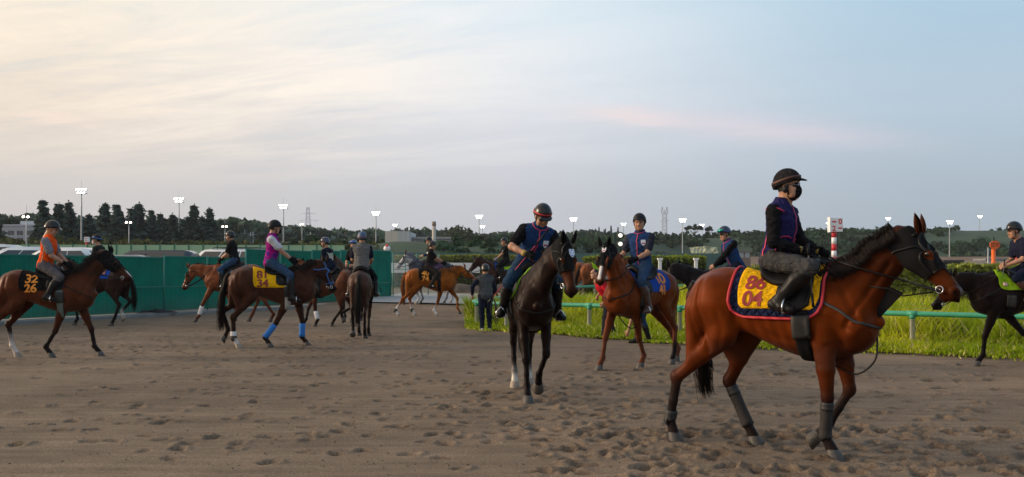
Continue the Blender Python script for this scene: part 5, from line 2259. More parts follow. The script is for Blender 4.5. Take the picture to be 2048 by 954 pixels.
def green_fence():
    A, B = np.array([-15.3, 29.6]), np.array([-6.2, 50.7])
    d = unit(B - A)
    L = np.linalg.norm(B - A)
    pl = 2.3
    s0 = -4 * pl
    n = int(round((L - s0) / pl))
    pl = (L - s0) / n
    ang = math.atan2(d[1], d[0])
    root = empty('sheet_fence', (A[0] + d[0] * s0, A[1] + d[1] * s0, 0), ang)
    tag(root, 'long dark green ribbed sheet metal fence along the left of the yard', 'fence')
    step = int((21.0 - 1.2 - s0) / pl) if False else None
    cache = {}
    for i in range(n):
        s = s0 + i * pl
        f = (s + pl / 2) / L
        scr = CX + F * (A[0] + d[0] * s) / (A[1] + d[1] * s)
        hi = scr > 436
        z0 = .13 + .09 * max(f, 0)
        z1 = (2.02 + .17 * max(f, 0)) if not hi else (2.22 + .38 * f)
        z1 = round(z1 / .05) * .05
        mid = 1.02
        for (a, b) in ((z0, mid - .012), (mid + .012, z1)):
            key = round(b - a, 2)
            if key not in cache:
                cache[key] = sheet(pl - .06, b - a).mesh('fence_sheet', smooth=False)
                cache[key].materials.append(FENCE)
            p = link('panel', cache[key], None, root)
            p.location = (i * pl + .03, 0, a)
        r = MB().box((i * pl + .03, -.03, mid - .018), (i * pl + pl - .03, .02, mid + .018)).build('seam_rail', FENCE_DK, root, smooth=False)
        r2 = MB().box((i * pl + .03, -.025, z1 - .001), (i * pl + pl - .03, .02, z1 + .04)).build('top_rail', FENCE_DK, root, smooth=False)
        MB().tube([(i * pl, -.02, -.1), (i * pl, -.02, z1 + .05)], .032, 8).build('post', FENCE_DK, root)
    MB().tube([(n * pl, -.02, -.1), (n * pl, -.02, 2.66)], .04, 8).build('post', FENCE_DK, root)
    # wire gate leaf turning away at the far end
    g = empty('mesh_gate', (B[0] + .12, B[1] + .15, 0), math.radians(62))
    tag(g, 'tall pale wire mesh gate standing open at the end of the sheet fence', 'gate')
    gm = mat('galvanised_green', (.10, .24, .20), .5, .3, var=.2)
    for k in range(5):
        MB().tube([(k * 1.1, 0, .0), (k * 1.1, 0, 2.55)], .03, 8).build('gate_post', gm, g)
    for zz in (.18, .9, 1.7, 2.5):
        MB().tube([(0, 0, zz), (4.4, 0, zz)], .018, 6).build('gate_rail', gm, g)
    w = MB()
    for k in range(44):
        w.box((k * .1 + .02, -.004, .2), (k * .1 + .035, .004, 2.48))
    o = w.build('wire', mat('wire_pale', (.34, .42, .40), .5, .4), g, smooth=False)
    o['kind'] = 'stuff'
    # kerb of concrete at its foot
    mb = MB()
    kk = 14
    c0, c1 = A + d * s0, B + d * 1.0
    nrm = np.array([d[1], -d[0]])
    q = [c0 + nrm * 1.05, c1 + nrm * .75, c1 - nrm * .5, c0 - nrm * .5]
    V = [(p[0], p[1], z) for z in (-.2, .10) for p in q]
    mb.add(V, [(4, 5, 6, 7), (0, 1, 5, 4), (1, 2, 6, 5), (2, 3, 7, 6), (3, 0, 4, 7)])
    o = mb.build('concrete_kerb', mat('kerb_concrete', (.20, .195, .185), .9, var=.25, scale=2, bump=.4, bscale=60), smooth=False)
    tag(o, 'grey concrete kerb strip at the foot of the green fence', 'kerb', kind='structure')


green_fence()

# concrete apron, earth ridge
def apron():
    xs = np.linspace(-6.6, -1.2, 24)
    V = []
    for x in xs:
        f = (x + 6.6) / 5.4
        y0, y1 = 40.8 - 2.2 * f, 60 - 6 * f
        for t in np.linspace(0, 1, 12):
            y = y0 + (y1 - y0) * t
            V.append((x, y, float(gz(x, y)) + .055))
    idx = np.arange(24 * 12).reshape(24, 12)
    Q = np.stack([idx[:-1, :-1].ravel(), idx[1:, :-1].ravel(), idx[1:, 1:].ravel(), idx[:-1, 1:].ravel()], 1)
    o = link('concrete_apron', quads_mesh('concrete_apron', np.array(V), Q, None, True), mat('apron_concrete', (.25, .25, .25), .8, var=.2, scale=.8, bump=.2, bscale=30))
    tag(o, 'pale concrete apron beyond the chestnut horse', 'paving', kind='structure')
    rng = np.random.default_rng(9)
    xs = np.linspace(-4.5, 6, 90)
    ts = np.linspace(-1, 1, 26)
    X, T = np.meshgrid(xs, ts, indexing='ij')
    Y = 63 + 1.6 * T + .06 * X
    env = np.clip(1 - T * T, 0, 1) * sst(-4.5, -3.4, X)
    Z = .14 + env * (.55 + .5 * fbm(X * .9, Y * .9, 3, 6)) - .1
    idx = np.arange(90 * 26).reshape(90, 26)
    Q = np.stack([idx[:-1, :-1].ravel(), idx[1:, :-1].ravel(), idx[1:, 1:].ravel(), idx[:-1, 1:].ravel()], 1)
    o = link('earth_ridge', quads_mesh('earth_ridge', np.stack([X.ravel(), Y.ravel(), Z.ravel()], 1), Q, None, True), mat('dark_earth', (.062, .045, .032), .95, var=.4, scale=2, bump=.9, bscale=10))
    tag(o, 'low ridge of dark dug earth across the far track', 'earth', kind='structure')


apron()

# ------------------------------------------------------------------ far land, woods and trees
def make_bank():
    """The big scrub-covered bank on the right and the low grassy embankment in the middle."""
    top = [(560, 486), (700, 486), (760, 486), (900, 485), (1010, 484), (1100, 484), (1200, 481), (1290, 475), (1400, 474), (1540, 470), (1650, 468), (1780, 464), (1900, 462), (2060, 461), (2400, 458)]
    T = np.array(top, float)
    rng = np.random.default_rng(4)
    nx, ny = 240, 40
    pxs = np.linspace(560, 2400, nx)
    V = np.zeros((nx, ny, 3))
    for i, p in enumerate(pxs):
        k = sst(1000, 1350, p)
        y0, y1 = 118 + 110 * k, 150 + 150 * k
        zt = CH + (HY - np.interp(p, T[:, 0], T[:, 1])) * y1 / F
        for j in range(ny):
            t = j / (ny - 1)
            if t < .8:
                q = t / .8
                y = y0 + (y1 - y0) * q
                z = zt * float(sst(0, 1, q * .93 + .02)) / float(sst(0, 1, .95))
            else:
                q = (t - .8) / .2
                y = y1 + 90 * q
                z = zt * (1 - .05 * q)
            V[i, j] = ((p - CX) * y1 / F * (1 + .0 * t) + 0, y, z)
    V[:, :, 2] += (fbm(V[:, :, 0] * .12, V[:, :, 1] * .12, 4, 8) - .5) * 1.0 * np.clip(V[:, :, 2] / 6, 0, 1)
    idx = np.arange(nx * ny).reshape(nx, ny)
    Q = np.stack([idx[:-1, :-1].ravel(), idx[1:, :-1].ravel(), idx[1:, 1:].ravel(), idx[:-1, 1:].ravel()], 1)
    o = link('embankment', quads_mesh('embankment', V.reshape(-1, 3), Q, None, True), mat('bank_grass', (.020, .046, .022), .95, var=.4, scale=.12, bump=.6, bscale=1.5))
    tag(o, 'long green embankment closing the view beyond the track', 'embankment', kind='structure')
    # scrub on it
    Cs, Rs = [], []
    for _ in range(3300):
        p = rng.uniform(570, 2380)
        i = int((p - 560) / (2400 - 560) * (nx - 1))
        k = float(sst(1000, 1350, p))
        j = int(rng.integers(6, 34))
        c = V[i, j]
        if rng.random() > (.35 + .65 * k):
            continue
        if fbm(c[0] * .05, c[1] * .05, 2, 19) < .36:
            continue
        Cs.append(c + [rng.normal(0, 2), 0, rng.uniform(-.2, .35) * (1 + k)])
        Rs.append(rng.uniform(.7, 1.9) * (.5 + .75 * k))
    Vq, Q, K = clumps(Cs, Rs, 26, .85, rng, (.026, .056, .030), .35, .7, .75)
    K *= (.7 + .7 * vnoise(Vq[:, 0] * .05, Vq[:, 1] * .05 + Vq[:, 2] * .1, 66))[:, None]
    o = link('scrub', quads_mesh('scrub', Vq, Q, K), LEAF)
    tag(o, 'dense low scrub covering the green embankment', 'scrub', kind='stuff')


make_bank()


def woods(px0, px1, prof, Y0, Y1, n, r, seed, base, zlo=0.0):
    rng = np.random.default_rng(seed)
    Pf = np.array(prof, float)
    Cs, Rs = [], []
    for _ in range(n):
        p = rng.uniform(px0, px1)
        Y = rng.uniform(Y0, Y1)
        zt = CH + (HY - np.interp(p, Pf[:, 0], Pf[:, 1])) * Y / F
        f = rng.random()
        rr = r * rng.uniform(.6, 1.35)
        z = zt - rr * .75 - (zt - zlo) * .75 * f * f
        Cs.append(((p - CX) * Y / F, Y - (1 - f) * 0, z))
        Rs.append(rr)
    V, Q, K = clumps(Cs, Rs, 38, r * .38, rng, base, .4, .85, .7)
    return quads_mesh('woods', V, Q, K)


o = link('woods', woods(-80, 480, [(-80, 432), (60, 431), (130, 435), (200, 440), (300, 440), (430, 443), (480, 440)], 190, 225, 560, 3.2, 21, (.056, .088, .074)), LEAF)
tag(o, 'dark wood behind the tall conifers on the left', 'wood', kind='stuff')
o = link('woods', woods(430, 756, [(430, 446), (470, 440), (520, 446), (560, 455), (605, 456), (640, 462), (700, 463), (760, 462), (800, 462)], 255, 300, 620, 4.0, 22, (.056, .090, .074)), LEAF)
tag(o, 'wooded low hill below the pylon', 'wood', kind='stuff')
o = link('woods', woods(790, 1330, [(790, 462), (840, 457), (880, 466), (905, 462), (970, 470), (1010, 464), (1060, 467), (1100, 472), (1140, 466), (1190, 462), (1240, 472), (1330, 474)], 300, 350, 620, 4.2, 23, (.050, .080, .066)), LEAF)
tag(o, 'wooded skyline behind the embankment in the middle', 'wood', kind='stuff')
o = link('undergrowth', woods(-60, 760, [(-60, 478), (760, 486)], 128, 150, 420, 1.6, 24, (.05, .062, .022)), LEAF)
tag(o, 'low bushes along the foot of the left hand trees', 'bushes', kind='stuff')

CON = [conifer_meshes(31, 12, 4.3), conifer_meshes(32, 12, 4.6, True), conifer_meshes(33, 12, 5.0)]
for i, (px, ty, k, w, lab) in enumerate([
        (97, 404, 1, 1.0, 'twin topped conifer just right of the grey building'), (138, 408, 0, .9, 'dark conifer left of the first tall floodlight'),
        (211, 410, 2, 1.0, 'broad pointed conifer right of the first tall floodlight'), (246, 413, 1, 1.0, 'twin topped conifer above the small lamp post'),
        (278, 411, 0, 1.05, 'tall conifer standing third from the second floodlight'), (311, 424, 1, .85, 'low ragged conifer left of the second floodlight'),
        (345, 432, 0, .8, 'smallest conifer tucked beside the second floodlight'), (388, 414, 0, 1.0, 'slim conifer right of the second floodlight'),
        (419, 420, 2, .9, 'last pointed conifer at the right end of the row'), (-12, 426, 0, .9, 'conifer behind the grey building at the picture edge'),
        (178, 432, 2, .9, 'lower dark conifer between the first mast and the broad conifer'), (228, 436, 0, .8, 'low conifer filling the gap right of the broad pointed conifer'), (262, 434, 2, .8, 'low conifer close behind the slim yard lamp'),
        (330, 440, 2, .8, 'broad low conifer just left of the second mast base'), (368, 441, 0, .8, 'low conifer just right of the second mast'), (404, 436, 2, .8, 'low conifer between the last two pointed ones'), (80, 428, 0, .7, 'dark conifer rising over the roof box of the grey building')]):
    Y = 158 + 6 * (i % 3)
    h = CH + (HY - ty) * Y / F
    plant_tree('conifer_tree', CON[k], ((px - CX) * Y / F, Y, 0), w * 1.7, lab, 'tall conifers on the left', rz=i * 1.7 if k != 1 else i * .2, sz=h / 12.0)
RT = [round_tree_meshes(41, 10, 4.2), round_tree_meshes(42, 10, 5.2, (.036, .055, .024), 60), round_tree_meshes(43, 10, 4.0, (.060, .075, .020), 40, zlow=.1)]
for i, (px, ty, Y, k, w, lab) in enumerate([
        (926, 453, 290, 1, 1.5, 'large rounded dark tree right of the chimney'), (1035, 460, 300, 1, 1.7, 'wide rounded tree group left of the leaning rider'),
        (745, 457, 330, 0, 1.1, 'rounded tree behind the cream building'), (842, 455, 330, 0, 1.5, 'rounded tree left of the chimney'),
        (1548, 462, 330, 0, 1.2, 'small rounded tree on the skyline beside the near rider'), (118, 466, 140, 2, .8, 'lit yellow green tree under the conifers'),
        (205, 468, 140, 2, .8, 'pale green bush tree beside the masked rider'), (470, 443, 240, 0, 1.0, 'bushy tree at the top of the wooded hill'),
        (1440, 458, 310, 0, 1.2, 'round crowned tree behind the rider in sunglasses'), (612, 452, 320, 0, 1.2, 'leafy tree at the foot of the pylon'), (35, 474, 138, 2, .7, 'rounded bush in front of the grey building')]):
    zt = CH + (HY - ty) * Y / F
    base = 0
    plant_tree('round_tree', RT[k], ((px - CX) * Y / F, Y, base), w, lab, 'broad leaved trees beyond the track', rz=i * 2.1, sz=zt / 10.2)


def umbrella_pine():
    rng = np.random.default_rng(51)
    cs, rs, limbs = [], [], []
    for i in range(34):
        a, r = rng.uniform(0, 6.28), 4.6 * math.sqrt(rng.random())
        cs.append((r * math.cos(a), r * math.sin(a) * .7, 7.4 + rng.uniform(-1.0, .9) * (1 - r / 7) - .04 * r * r))
        rs.append(rng.uniform(.7, 1.3))
        if i % 3 == 0:
            limbs.append(((0, 0, 3.6 + rng.random()), cs[-1]))
    V, Q, K = clumps(cs, rs, 70, .42, rng, (.030, .046, .026), .3, .42)
    c = quads_mesh('pine_crown', V, Q, K)
    c.materials.append(LEAF)
    t = trunk_mesh(6.5, .28, limbs, rng).mesh('pine_trunk')
    t.materials.append(BARK)
    return c, t


UP = umbrella_pine()
p = at(1388, 474, 300)
plant_tree('umbrella_pine', UP, (p.x, p.y, p.z - 2.2), .58, 'flat topped pine standing alone on the skyline', 'lone pines on the skyline', sz=.72)
p = at(1418, 474, 300)
plant_tree('umbrella_pine', UP, (p.x, p.y, p.z - 2.2), .36, 'smaller pine close to the flat topped pine', 'lone pines on the skyline', rz=1.3, sz=.66)
p = at(1614, 470, 300)
plant_tree('conifer_tree', CON[0], (p.x, p.y, p.z - 3), .5, 'single small conifer on the bank behind the near rider', 'skyline conifers', sz=.42)
for i, (px, ty) in enumerate([(1185, 459), (1198, 455), (1210, 458), (1222, 452), (1236, 455), (1321, 463), (1333, 467), (1345, 466)]):
    Y = 330
    p = at(px, ty, Y)
    plant_tree('conifer_tree', CON[i % 3 * 2 % 3], (p.x, p.y, p.z - 8), .5, ['first', 'second', 'third', 'tallest', 'fifth', 'sixth', 'seventh', 'last'][i] + ' far conifer from the left along the middle skyline', 'skyline conifers in the middle', rz=i, sz=8 / 12)

# ------------------------------------------------------------------ floodlights
POLE = mat('galvanised_pole', (.33, .35, .36), .5, .4, var=.15, scale=2)
LAMP = mat('lit_lamp', (1, 1, 1), .4, var=0, emit=(1.0, .98, .93), estr=10)
LAMPW = mat('lit_lamp_warm', (1, 1, 1), .4, var=0, emit=(1.0, .86, .62), estr=12)
LAMPH = mat('lamp_housing', (.20, .21, .22), .5, .3, var=.1)


def floodlight(px, ly, Y, label, nl=4, w=1.8, r=.15, lamp=LAMP, rows=2, h0=0.0, group='tall floodlights round the track', lr=.16):
    p = at(px, ly, Y)
    root = empty('floodlight', (p.x, p.y, h0))
    tag(root, label, 'floodlight', group)
    H = p.z - h0
    MB().lathe([(r * 1.25, -.5), (r, H * .35), (r * .7, H * .8), (r * .55, H)], 10).build('pole', POLE, root)
    MB().tube([(0, 0, H), (0, 0, H + 1.6)], .02, 5).build('lightning_rod', POLE, root)
    for k in range(rows):
        z = H + .05 - .50 * k
        MB().tube([(-w / 2, 0, z), (w / 2, 0, z)], .06, 6).build('crossarm', POLE, root)
        n_ = nl - (k if nl > 2 else 0)
        for i in range(n_):
            x = (-w / 2 + w * (i + .5 + (nl - n_) / 2) / nl)
            a = math.radians(-18)
            M = Matrix.Translation((x, -.16, z + .06)) @ Matrix.Rotation(math.radians(62), 4, 'X')
            h = MB().lathe([(.10, -.22), (lr * .82, -.1), (lr, .05)], 10, M).build('lamp_housing', LAMPH, root)
            MB().lathe([(lr * .94, .051), (lr * .86, .09), (lr * .45, .13), (.02, .14)], 10, M).build('lamp', lamp, h)
    return root


for px, ly, Y, lab in [(163, 381, 152, 'tallest lit floodlight mast among the conifers on the left'), (358, 399, 170, 'lit floodlight mast second from the left edge'), (567, 412, 187, 'lit floodlight mast behind the rider in the purple vest'),
                       (752, 426, 209, 'lit floodlight mast left of the cream building'), (958, 433, 222, 'lit floodlight mast above the standing person'), (1147, 438, 232, 'lit floodlight mast above the brown blinkered horse'),
                       (1365, 440, 237, 'lit floodlight mast left of the flat topped pine'), (1899, 444, 246, 'lit floodlight mast beside the orange marker')]:
    floodlight(px, ly, Y, lab)
for px, ly, Y, lab in [(790, 450, 330, 'distant lit mast in front of the cream building'), (965, 453, 340, 'distant lit mast just right of a nearer mast'), (1247, 448, 330, 'distant lit mast left of the rider on the chestnut'),
                       (1404, 450, 360, 'far lamp glimpsed beside the flat topped pine'), (1657, 447, 330, 'distant lit mast touching the white distance sign'), (1776, 437, 330, 'distant lit mast over the near horse mane'),
                       (1959, 433, 330, 'distant lit mast above the orange marker')]:
    floodlight(px, ly, Y, lab, 3, 2.0, .15, group='distant floodlights beyond the bank')
for px, ly, Y, lab in [(53, 436, 120, 'dark yard lamp post in front of the grey building'), (258, 447, 135, 'slim yard lamp post under the conifers'), (450, 455, 150, 'yard lamp post lighting the leaves beside it'), (604, 450, 235, 'yard lamp below the pylon')]:
    floodlight(px, ly, Y, lab, 2, 1.1, .10, LAMPW, 1, group='low yard lamps')


def utility_pole(px, ty, Y, label):
    p = at(px, ty, Y)
    root = empty('utility_pole', (p.x, p.y, 0))
    tag(root, label, 'pole', 'far utility poles')
    MB().lathe([(.16, -.3), (.11, p.z)], 8).build('pole', POLE, root)
    MB().box((-.9, -.05, p.z - .7), (.9, .05, p.z - .58)).build('crossarm', POLE, root, smooth=False)


for px, ty, Y, lab in [(489, 460, 200, 'grey utility pole left of the purple vest rider'), (501, 464, 215, 'first of a close pair of grey utility poles'), (506, 463, 216, 'second of a close pair of grey utility poles'), (621, 464, 230, 'utility pole right of the third mast'), (689, 478, 225, 'short utility pole above the fence')]:
    utility_pole(px, ty, Y, lab)


def lattice_tower(px, ty, Y, w0, w1, label, arms, red=False, zb=0):
    p = at(px, ty, Y)
    root = empty('lattice_tower', (p.x, p.y, zb))
    tag(root, label, 'tower')
    H = p.z - zb
    m = mat('tower_steel', (.36, .39, .43), .6, .3, var=.1)
    for sx in (-1, 1):
        for sy in (-1, 1):
            MB().tube([(sx * w0 / 2, sy * w0 / 2, -.5), (sx * w1 / 2, sy * w1 / 2, H)], .11, 5).build('leg', m, root)
    b = MB()
    n = 16
    for i in range(n):
        z0, z1 = H * i / n, H * (i + 1) / n
        a, c = w0 + (w1 - w0) * i / n, w0 + (w1 - w0) * (i + 1) / n
        for sy in (-1, 1):
            b.tube([(-a / 2, sy * a / 2, z0), (c / 2, sy * c / 2, z1)], .055, 4)
            b.tube([(a / 2, sy * a / 2, z0), (-c / 2, sy * c / 2, z1)], .055, 4)
            b.tube([(sy * a / 2, -a / 2, z0), (sy * c / 2, c / 2, z1)], .055, 4)
    o = b.build('bracing', m, root)
    o['kind'] = 'stuff'
    for z, w in arms:
        MB().tube([(-w / 2, 0, H * z), (0, 0, H * z + .5), (w / 2, 0, H * z)], .09, 5).build('cross_arm', m, root)
    return root


lattice_tower(616, 414, 620, 7, 1.4, 'lattice power pylon rising over the wooded hill', [(.80, 13), (.90, 10), (.70, 15)])
t_ = lattice_tower(1329, 424, 520, 3.4, 2.0, 'slim lattice radio tower on the skyline', [(.86, 5)])
for k in range(8):
    a = k * math.pi / 4
    z = 33.2 + (k % 2) * 1.6
    MB().box((1.7 * math.cos(a) - .12, 1.7 * math.sin(a) - .12, z - 1.0), (1.7 * math.cos(a) + .12, 1.7 * math.sin(a) + .12, z + 1.0)).build('antenna', mat('tower_steel'), t_, smooth=False)

# ------------------------------------------------------------------ buildings
def grey_building():
    Y = 172
    a, b = at(-60, 452, Y), at(70, 452, Y)
    root = empty('office_building', (a.x, Y, 0))
    tag(root, 'pale grey flat roofed building with a roof box behind the fence on the left', 'building')
    W, H, D = b.x - a.x, a.z, 12
    wall = mat('grey_render', (.36, .38, .42), .85, var=.08, scale=.6)
    m = MB()
    wins = []
    for row, py in ((0, 466), (1, 480)):
        zc = CH + (HY - py) * Y / F
        for px in range(-50, 68, 18):
            x = (px - CX) * Y / F - a.x
            wins.append((x, zc))
    # facade with openings left between panels
    xs = sorted({0, W} | {w[0] - .55 for w in wins} | {w[0] + .55 for w in wins})
    zs = sorted({0, H} | {w[1] - .42 for w in wins} | {w[1] + .42 for w in wins})
    for i in range(len(xs) - 1):
        for j in range(len(zs) - 1):
            cx_, cz_ = (xs[i] + xs[i + 1]) / 2, (zs[j] + zs[j + 1]) / 2
            if any(abs(cx_ - w[0]) < .5 and abs(cz_ - w[1]) < .4 for w in wins):
                continue
            m.add([(xs[i], 0, zs[j]), (xs[i + 1], 0, zs[j]), (xs[i + 1], 0, zs[j + 1]), (xs[i], 0, zs[j + 1])], [(0, 1, 2, 3)])
    m.box((0, .3, 0), (W, D, H - .003))
    m.build('wall', wall, root, smooth=False)
    MB().box((-.15, -.15, H), (W + .15, D + .1, H + .28)).build('parapet', mat('parapet_grey', (.44, .46, .50), .8), root, smooth=False)
    c, d = at(29, 441, Y), at(62, 441, Y)
    MB().box((c.x - a.x, 2, H + .28), (d.x - a.x, 8, c.z)).build('roof_box', mat('roof_box_pale', (.50, .52, .56), .8), root, smooth=False)
    for i, (x, z) in enumerate(wins):
        f = MB()
        for (x0, x1, z0, z1) in ((-.55, .55, -.42, -.36), (-.55, .55, .36, .42), (-.55, -.49, -.36, .36), (.49, .55, -.36, .36), (-.03, .03, -.36, .36)):
            f.box((x + x0, .05, z + z0), (x + x1, .12, z + z1))
        fr = f.build('window', mat('window_frame_grey', (.25, .26, .28), .5), root, smooth=False)
        MB().box((x - .5, .13, z - .37), (x + .5, .15, z + .37)).build('pane', mat('dark_glass', (.03, .035, .045), .08, spec=.8, var=.02), fr, smooth=False)


grey_building()


def cream_building():
    Y = 240
    a, b, c = at(770, 462, Y), at(791, 462, Y + 6), at(820, 463, Y + 16)
    root = empty('warehouse', (a.x, Y, 0))
    tag(root, 'cream windowless box building with a low wing on the middle skyline', 'building')
    z = a.z
    W1 = at(796, 462, Y).x - a.x
    W2 = at(819, 462, Y).x - a.x
    pan = mat('cream_panel', (.62, .54, .46), .8, var=.05, scale=.4)
    pan2 = mat('grey_panel', (.52, .51, .50), .8, var=.05, scale=.4)
    for k in range(2):
        MB().box((W1 * k / 2, 0, 0), (W1 * (k + 1) / 2 - .05, .25, z)).build('cladding_panel', pan, root, smooth=False)
    for k in range(3):
        x0, x1 = W1 + (W2 - W1) * k / 3, W1 + (W2 - W1) * (k + 1) / 3
        MB().box((x0, .1, 0), (x1 - .05, .4, z - .05)).build('cladding_panel', pan2, root, smooth=False)
    MB().box((.02, .45, 0), (W2 - .02, 16, z - .1)).build('wall', pan2, root, smooth=False)
    e = at(905, 476, Y).x - a.x
    zw = at(0, 476, Y).z
    MB().box((W2 + .05, 6, 0), (e, 20, zw)).build('wing', mat('wing_grey', (.42, .42, .42), .8, var=.08), root, smooth=False)
    MB().box((W2 + .05, 5.2, zw), (e + .5, 20.5, zw + .45)).build('wing_roof', mat('wing_roof', (.30, .31, .32), .7, var=.08), root, smooth=False)
    for k in range(9):
        x = W2 + 1.0 + k * (e - W2 - 1) / 9
        MB().box((x, 5.9, zw - 1.5), (x + .8, 5.97, zw - .5)).build('window', mat('dark_glass'), root, smooth=False)


cream_building()
p = at(868, 443, 236)
ch = empty('chimney', (p.x, p.y, 0))
tag(ch, 'tall thin factory chimney with a pale shaft', 'chimney')
MB().lathe([(.55, 0), (.45, p.z - 1.0)], 12).build('shaft', mat('chimney_pale', (.42, .38, .34), .8, var=.1), ch)
MB().lathe([(.5, p.z - 1.0), (.48, p.z)], 12).build('cap_band', mat('chimney_dark', (.22, .17, .15), .8), ch)


def pavilion():
    Y = 112
    a, b = at(1477, 502, Y), at(1501, 502, Y)
    r = empty('booth', (a.x, Y, 0))
    tag(r, 'small brown observation booth behind the rider in sunglasses', 'booth')
    W, z1 = b.x - a.x, a.z
    z0 = at(0, 524, Y).z
    w = mat('booth_brown', (.20, .14, .11), .8, var=.1)
    MB().box((.1, .1, 0), (W - .1, 1.9, z0 - .9)).build('base', mat('booth_base', (.13, .11, .10), .9), r, smooth=False)
    MB().box((0, 0, z0 - .9), (W, 2, z0 + .45)).build('wall', w, r, smooth=False)
    MB().box((0, .6, z0 + .45), (W, 2, z1 - .14)).build('wall', w, r, smooth=False)
    MB().box((-.12, -.12, z1 - .14), (W + .12, 2.1, z1)).build('roof', mat('booth_roof', (.16, .15, .15), .7), r, smooth=False)
    for k in range(2):
        x0, x1 = W * k / 2, W * (k + 1) / 2
        fr = MB().box((x0, 0, z0 + .45), (x0 + .08, .1, z1 - .14)).box((x1 - .08, .003, z0 + .45), (x1, .1, z1 - .14)).box((x0 + .07, .006, z0 + .45), (x1 - .07, .09, z0 + .50)).build('window', w, r, smooth=False)
        MB().box((x0 + .08, .04, z0 + .45), (x1 - .08, .07, z1 - .14)).build('pane', mat('booth_glass', (.30, .34, .36), .1, spec=.7, var=.03), fr, smooth=False)


pavilion()

# far fences, white barrier, sandy track bank
def board_fence(name, label, px0, px1, Y0, Y1, z0, zt, seg_w, m, mp, cat='fence', kind=None, gap=.04):
    a, b = at(px0, 0, Y0), at(px1, 0, Y1)
    a, b = np.array([a.x, a.y]), np.array([b.x, b.y])
    L = np.linalg.norm(b - a)
    d = (b - a) / L
    root = empty(name, (a[0], a[1], 0), math.atan2(d[1], d[0]))
    tag(root, label, cat)
    n = max(1, int(L / seg_w))
    w = L / n
    me = MB().box((gap, -.03, z0), (w - gap, .03, zt)).mesh('fence_board', False)
    me.materials.append(m)
    pm = MB().box((-.05, -.07, 0), (.05, .05, zt + .06)).mesh('fence_post', False)
    pm.materials.append(mp)
    for i in range(n):
        link('panel', me, None, root).location = (i * w, 0, 0)
        link('post', pm, None, root).location = (i * w, 0, 0)
    return root


board_fence('panel_fence', 'pale green panel fence with dark green posts beyond the parked cars', -60, 690, 70, 72, .3, 3.5, 1.0, mat('pale_green_panel', (.30, .46, .28), .6, var=.10, scale=.8), mat('fence_post_green', (.03, .16, .09), .5))
board_fence('screen_fence', 'hazy teal windbreak fence along the far side of the track', 770, 1500, 112, 116, .2, 3.75, 3.0, mat('teal_screen', (.06, .13, .12), .8, var=.08), mat('teal_post', (.10, .16, .15), .8), gap=.02)
board_fence('screen_fence', 'bright teal net fence at the foot of the right hand bank', 1880, 2060, 215, 215, .5, 4.6, 4.0, mat('teal_net', (.04, .22, .16), .8, var=.1), mat('teal_post'), gap=.02)
board_fence('barrier_boards', 'long white barrier boards across the far track', 640, 960, 94, 94, 1.5, 2.45, 3.0, mat('white_board', (.66, .66, .66), .6, var=.05), mat('white_board'), 'barrier', gap=.01)
board_fence('barrier_boards', 'white running rail boards behind the far hedge', 1230, 1720, 80, 84, 1.25, 1.62, 3.0, mat('white_board'), mat('white_board'), 'barrier', gap=.01)
board_fence('barrier_boards', 'cream boards along the track behind the right hand hedge', 1860, 2060, 120, 120, 2.0, 2.9, 3.0, mat('cream_board', (.50, .42, .34), .7, var=.06), mat('cream_board'), 'barrier', gap=.01)
mb = MB()
a, b = at(1215, 0, 150), at(2080, 0, 150)
mb.add([(a.x, 146, -.2), (b.x, 146, -.2), (b.x, 149, 3.9), (a.x, 149, 3.9), (a.x, 163, 4.1), (b.x, 163, 4.1), (b.x, 165, -.2), (a.x, 165, -.2)], [(0, 1, 2, 3), (3, 2, 5, 4), (4, 5, 6, 7), (7, 6, 1, 0), (0, 3, 4, 7), (1, 6, 5, 2)])
tag(mb.build('track_bank', mat('sandy_track', (.26, .185, .135), .95, var=.15, scale=.3), smooth=False), 'raised sandy brown track on the far side', 'track', kind='structure')
# pale cut in the bank
rng = np.random.default_rng(61)
a = at(1384, 507, 224)
mb = MB()
V_, fs = [], []
nx_, nz_ = 16, 7
for i in range(nx_):
    for j in range(nz_):
        V_.append((a.x + i * .42 + rng.normal(0, .06), 224 + j * .5 + rng.normal(0, .2), a.z - 1.5 + j * .55 * (1 - .25 * abs(i / nx_ - .5)) + rng.normal(0, .06)))
for i in range(nx_ - 1):
    for j in range(nz_ - 1):
        fs.append((i * nz_ + j, (i + 1) * nz_ + j, (i + 1) * nz_ + j + 1, i * nz_ + j + 1))
tag(mb.add(V_, fs).build('bare_slope', mat('pale_slope', (.34, .36, .24), .95, var=.25, scale=.6), smooth=False), 'pale bare patch cut into the green bank', 'slope', kind='structure')
# low dark roof and sheds behind the right hedge
for px0, px1, ty, by, Y, lab, c in [(1888, 1922, 520, 540, 105, 'low dark flat roofed shed behind the right hedge', (.05, .05, .055)), (1972, 2012, 517, 540, 125, 'grey equipment shed beside the orange marker', (.26, .28, .30))]:
    a, b = at(px0, ty, Y), at(px1, ty, Y)
    r = empty('shed', (a.x, Y, 0))
    tag(r, lab, 'shed')
    MB().box((0, 0, 0), (b.x - a.x, 3, a.z - .25)).build('wall', mat('shed_%.2f' % c[0], c, .8, var=.1), r, smooth=False)
    MB().box((-.2, -.3, a.z - .25), (b.x - a.x + .2, 3.2, a.z)).build('roof', mat('shed_roof_%.2f' % c[0], tuple(.7 * x for x in c), .7), r, smooth=False)

# ------------------------------------------------------------------ signs and markers
RED = mat('sign_red', (.55, .02, .03), .5, var=.06)
WHITE = mat('sign_white', (.78, .78, .80), .5, var=.04)
ORANGE = mat('sign_orange', (.72, .13, .015), .5, var=.06)


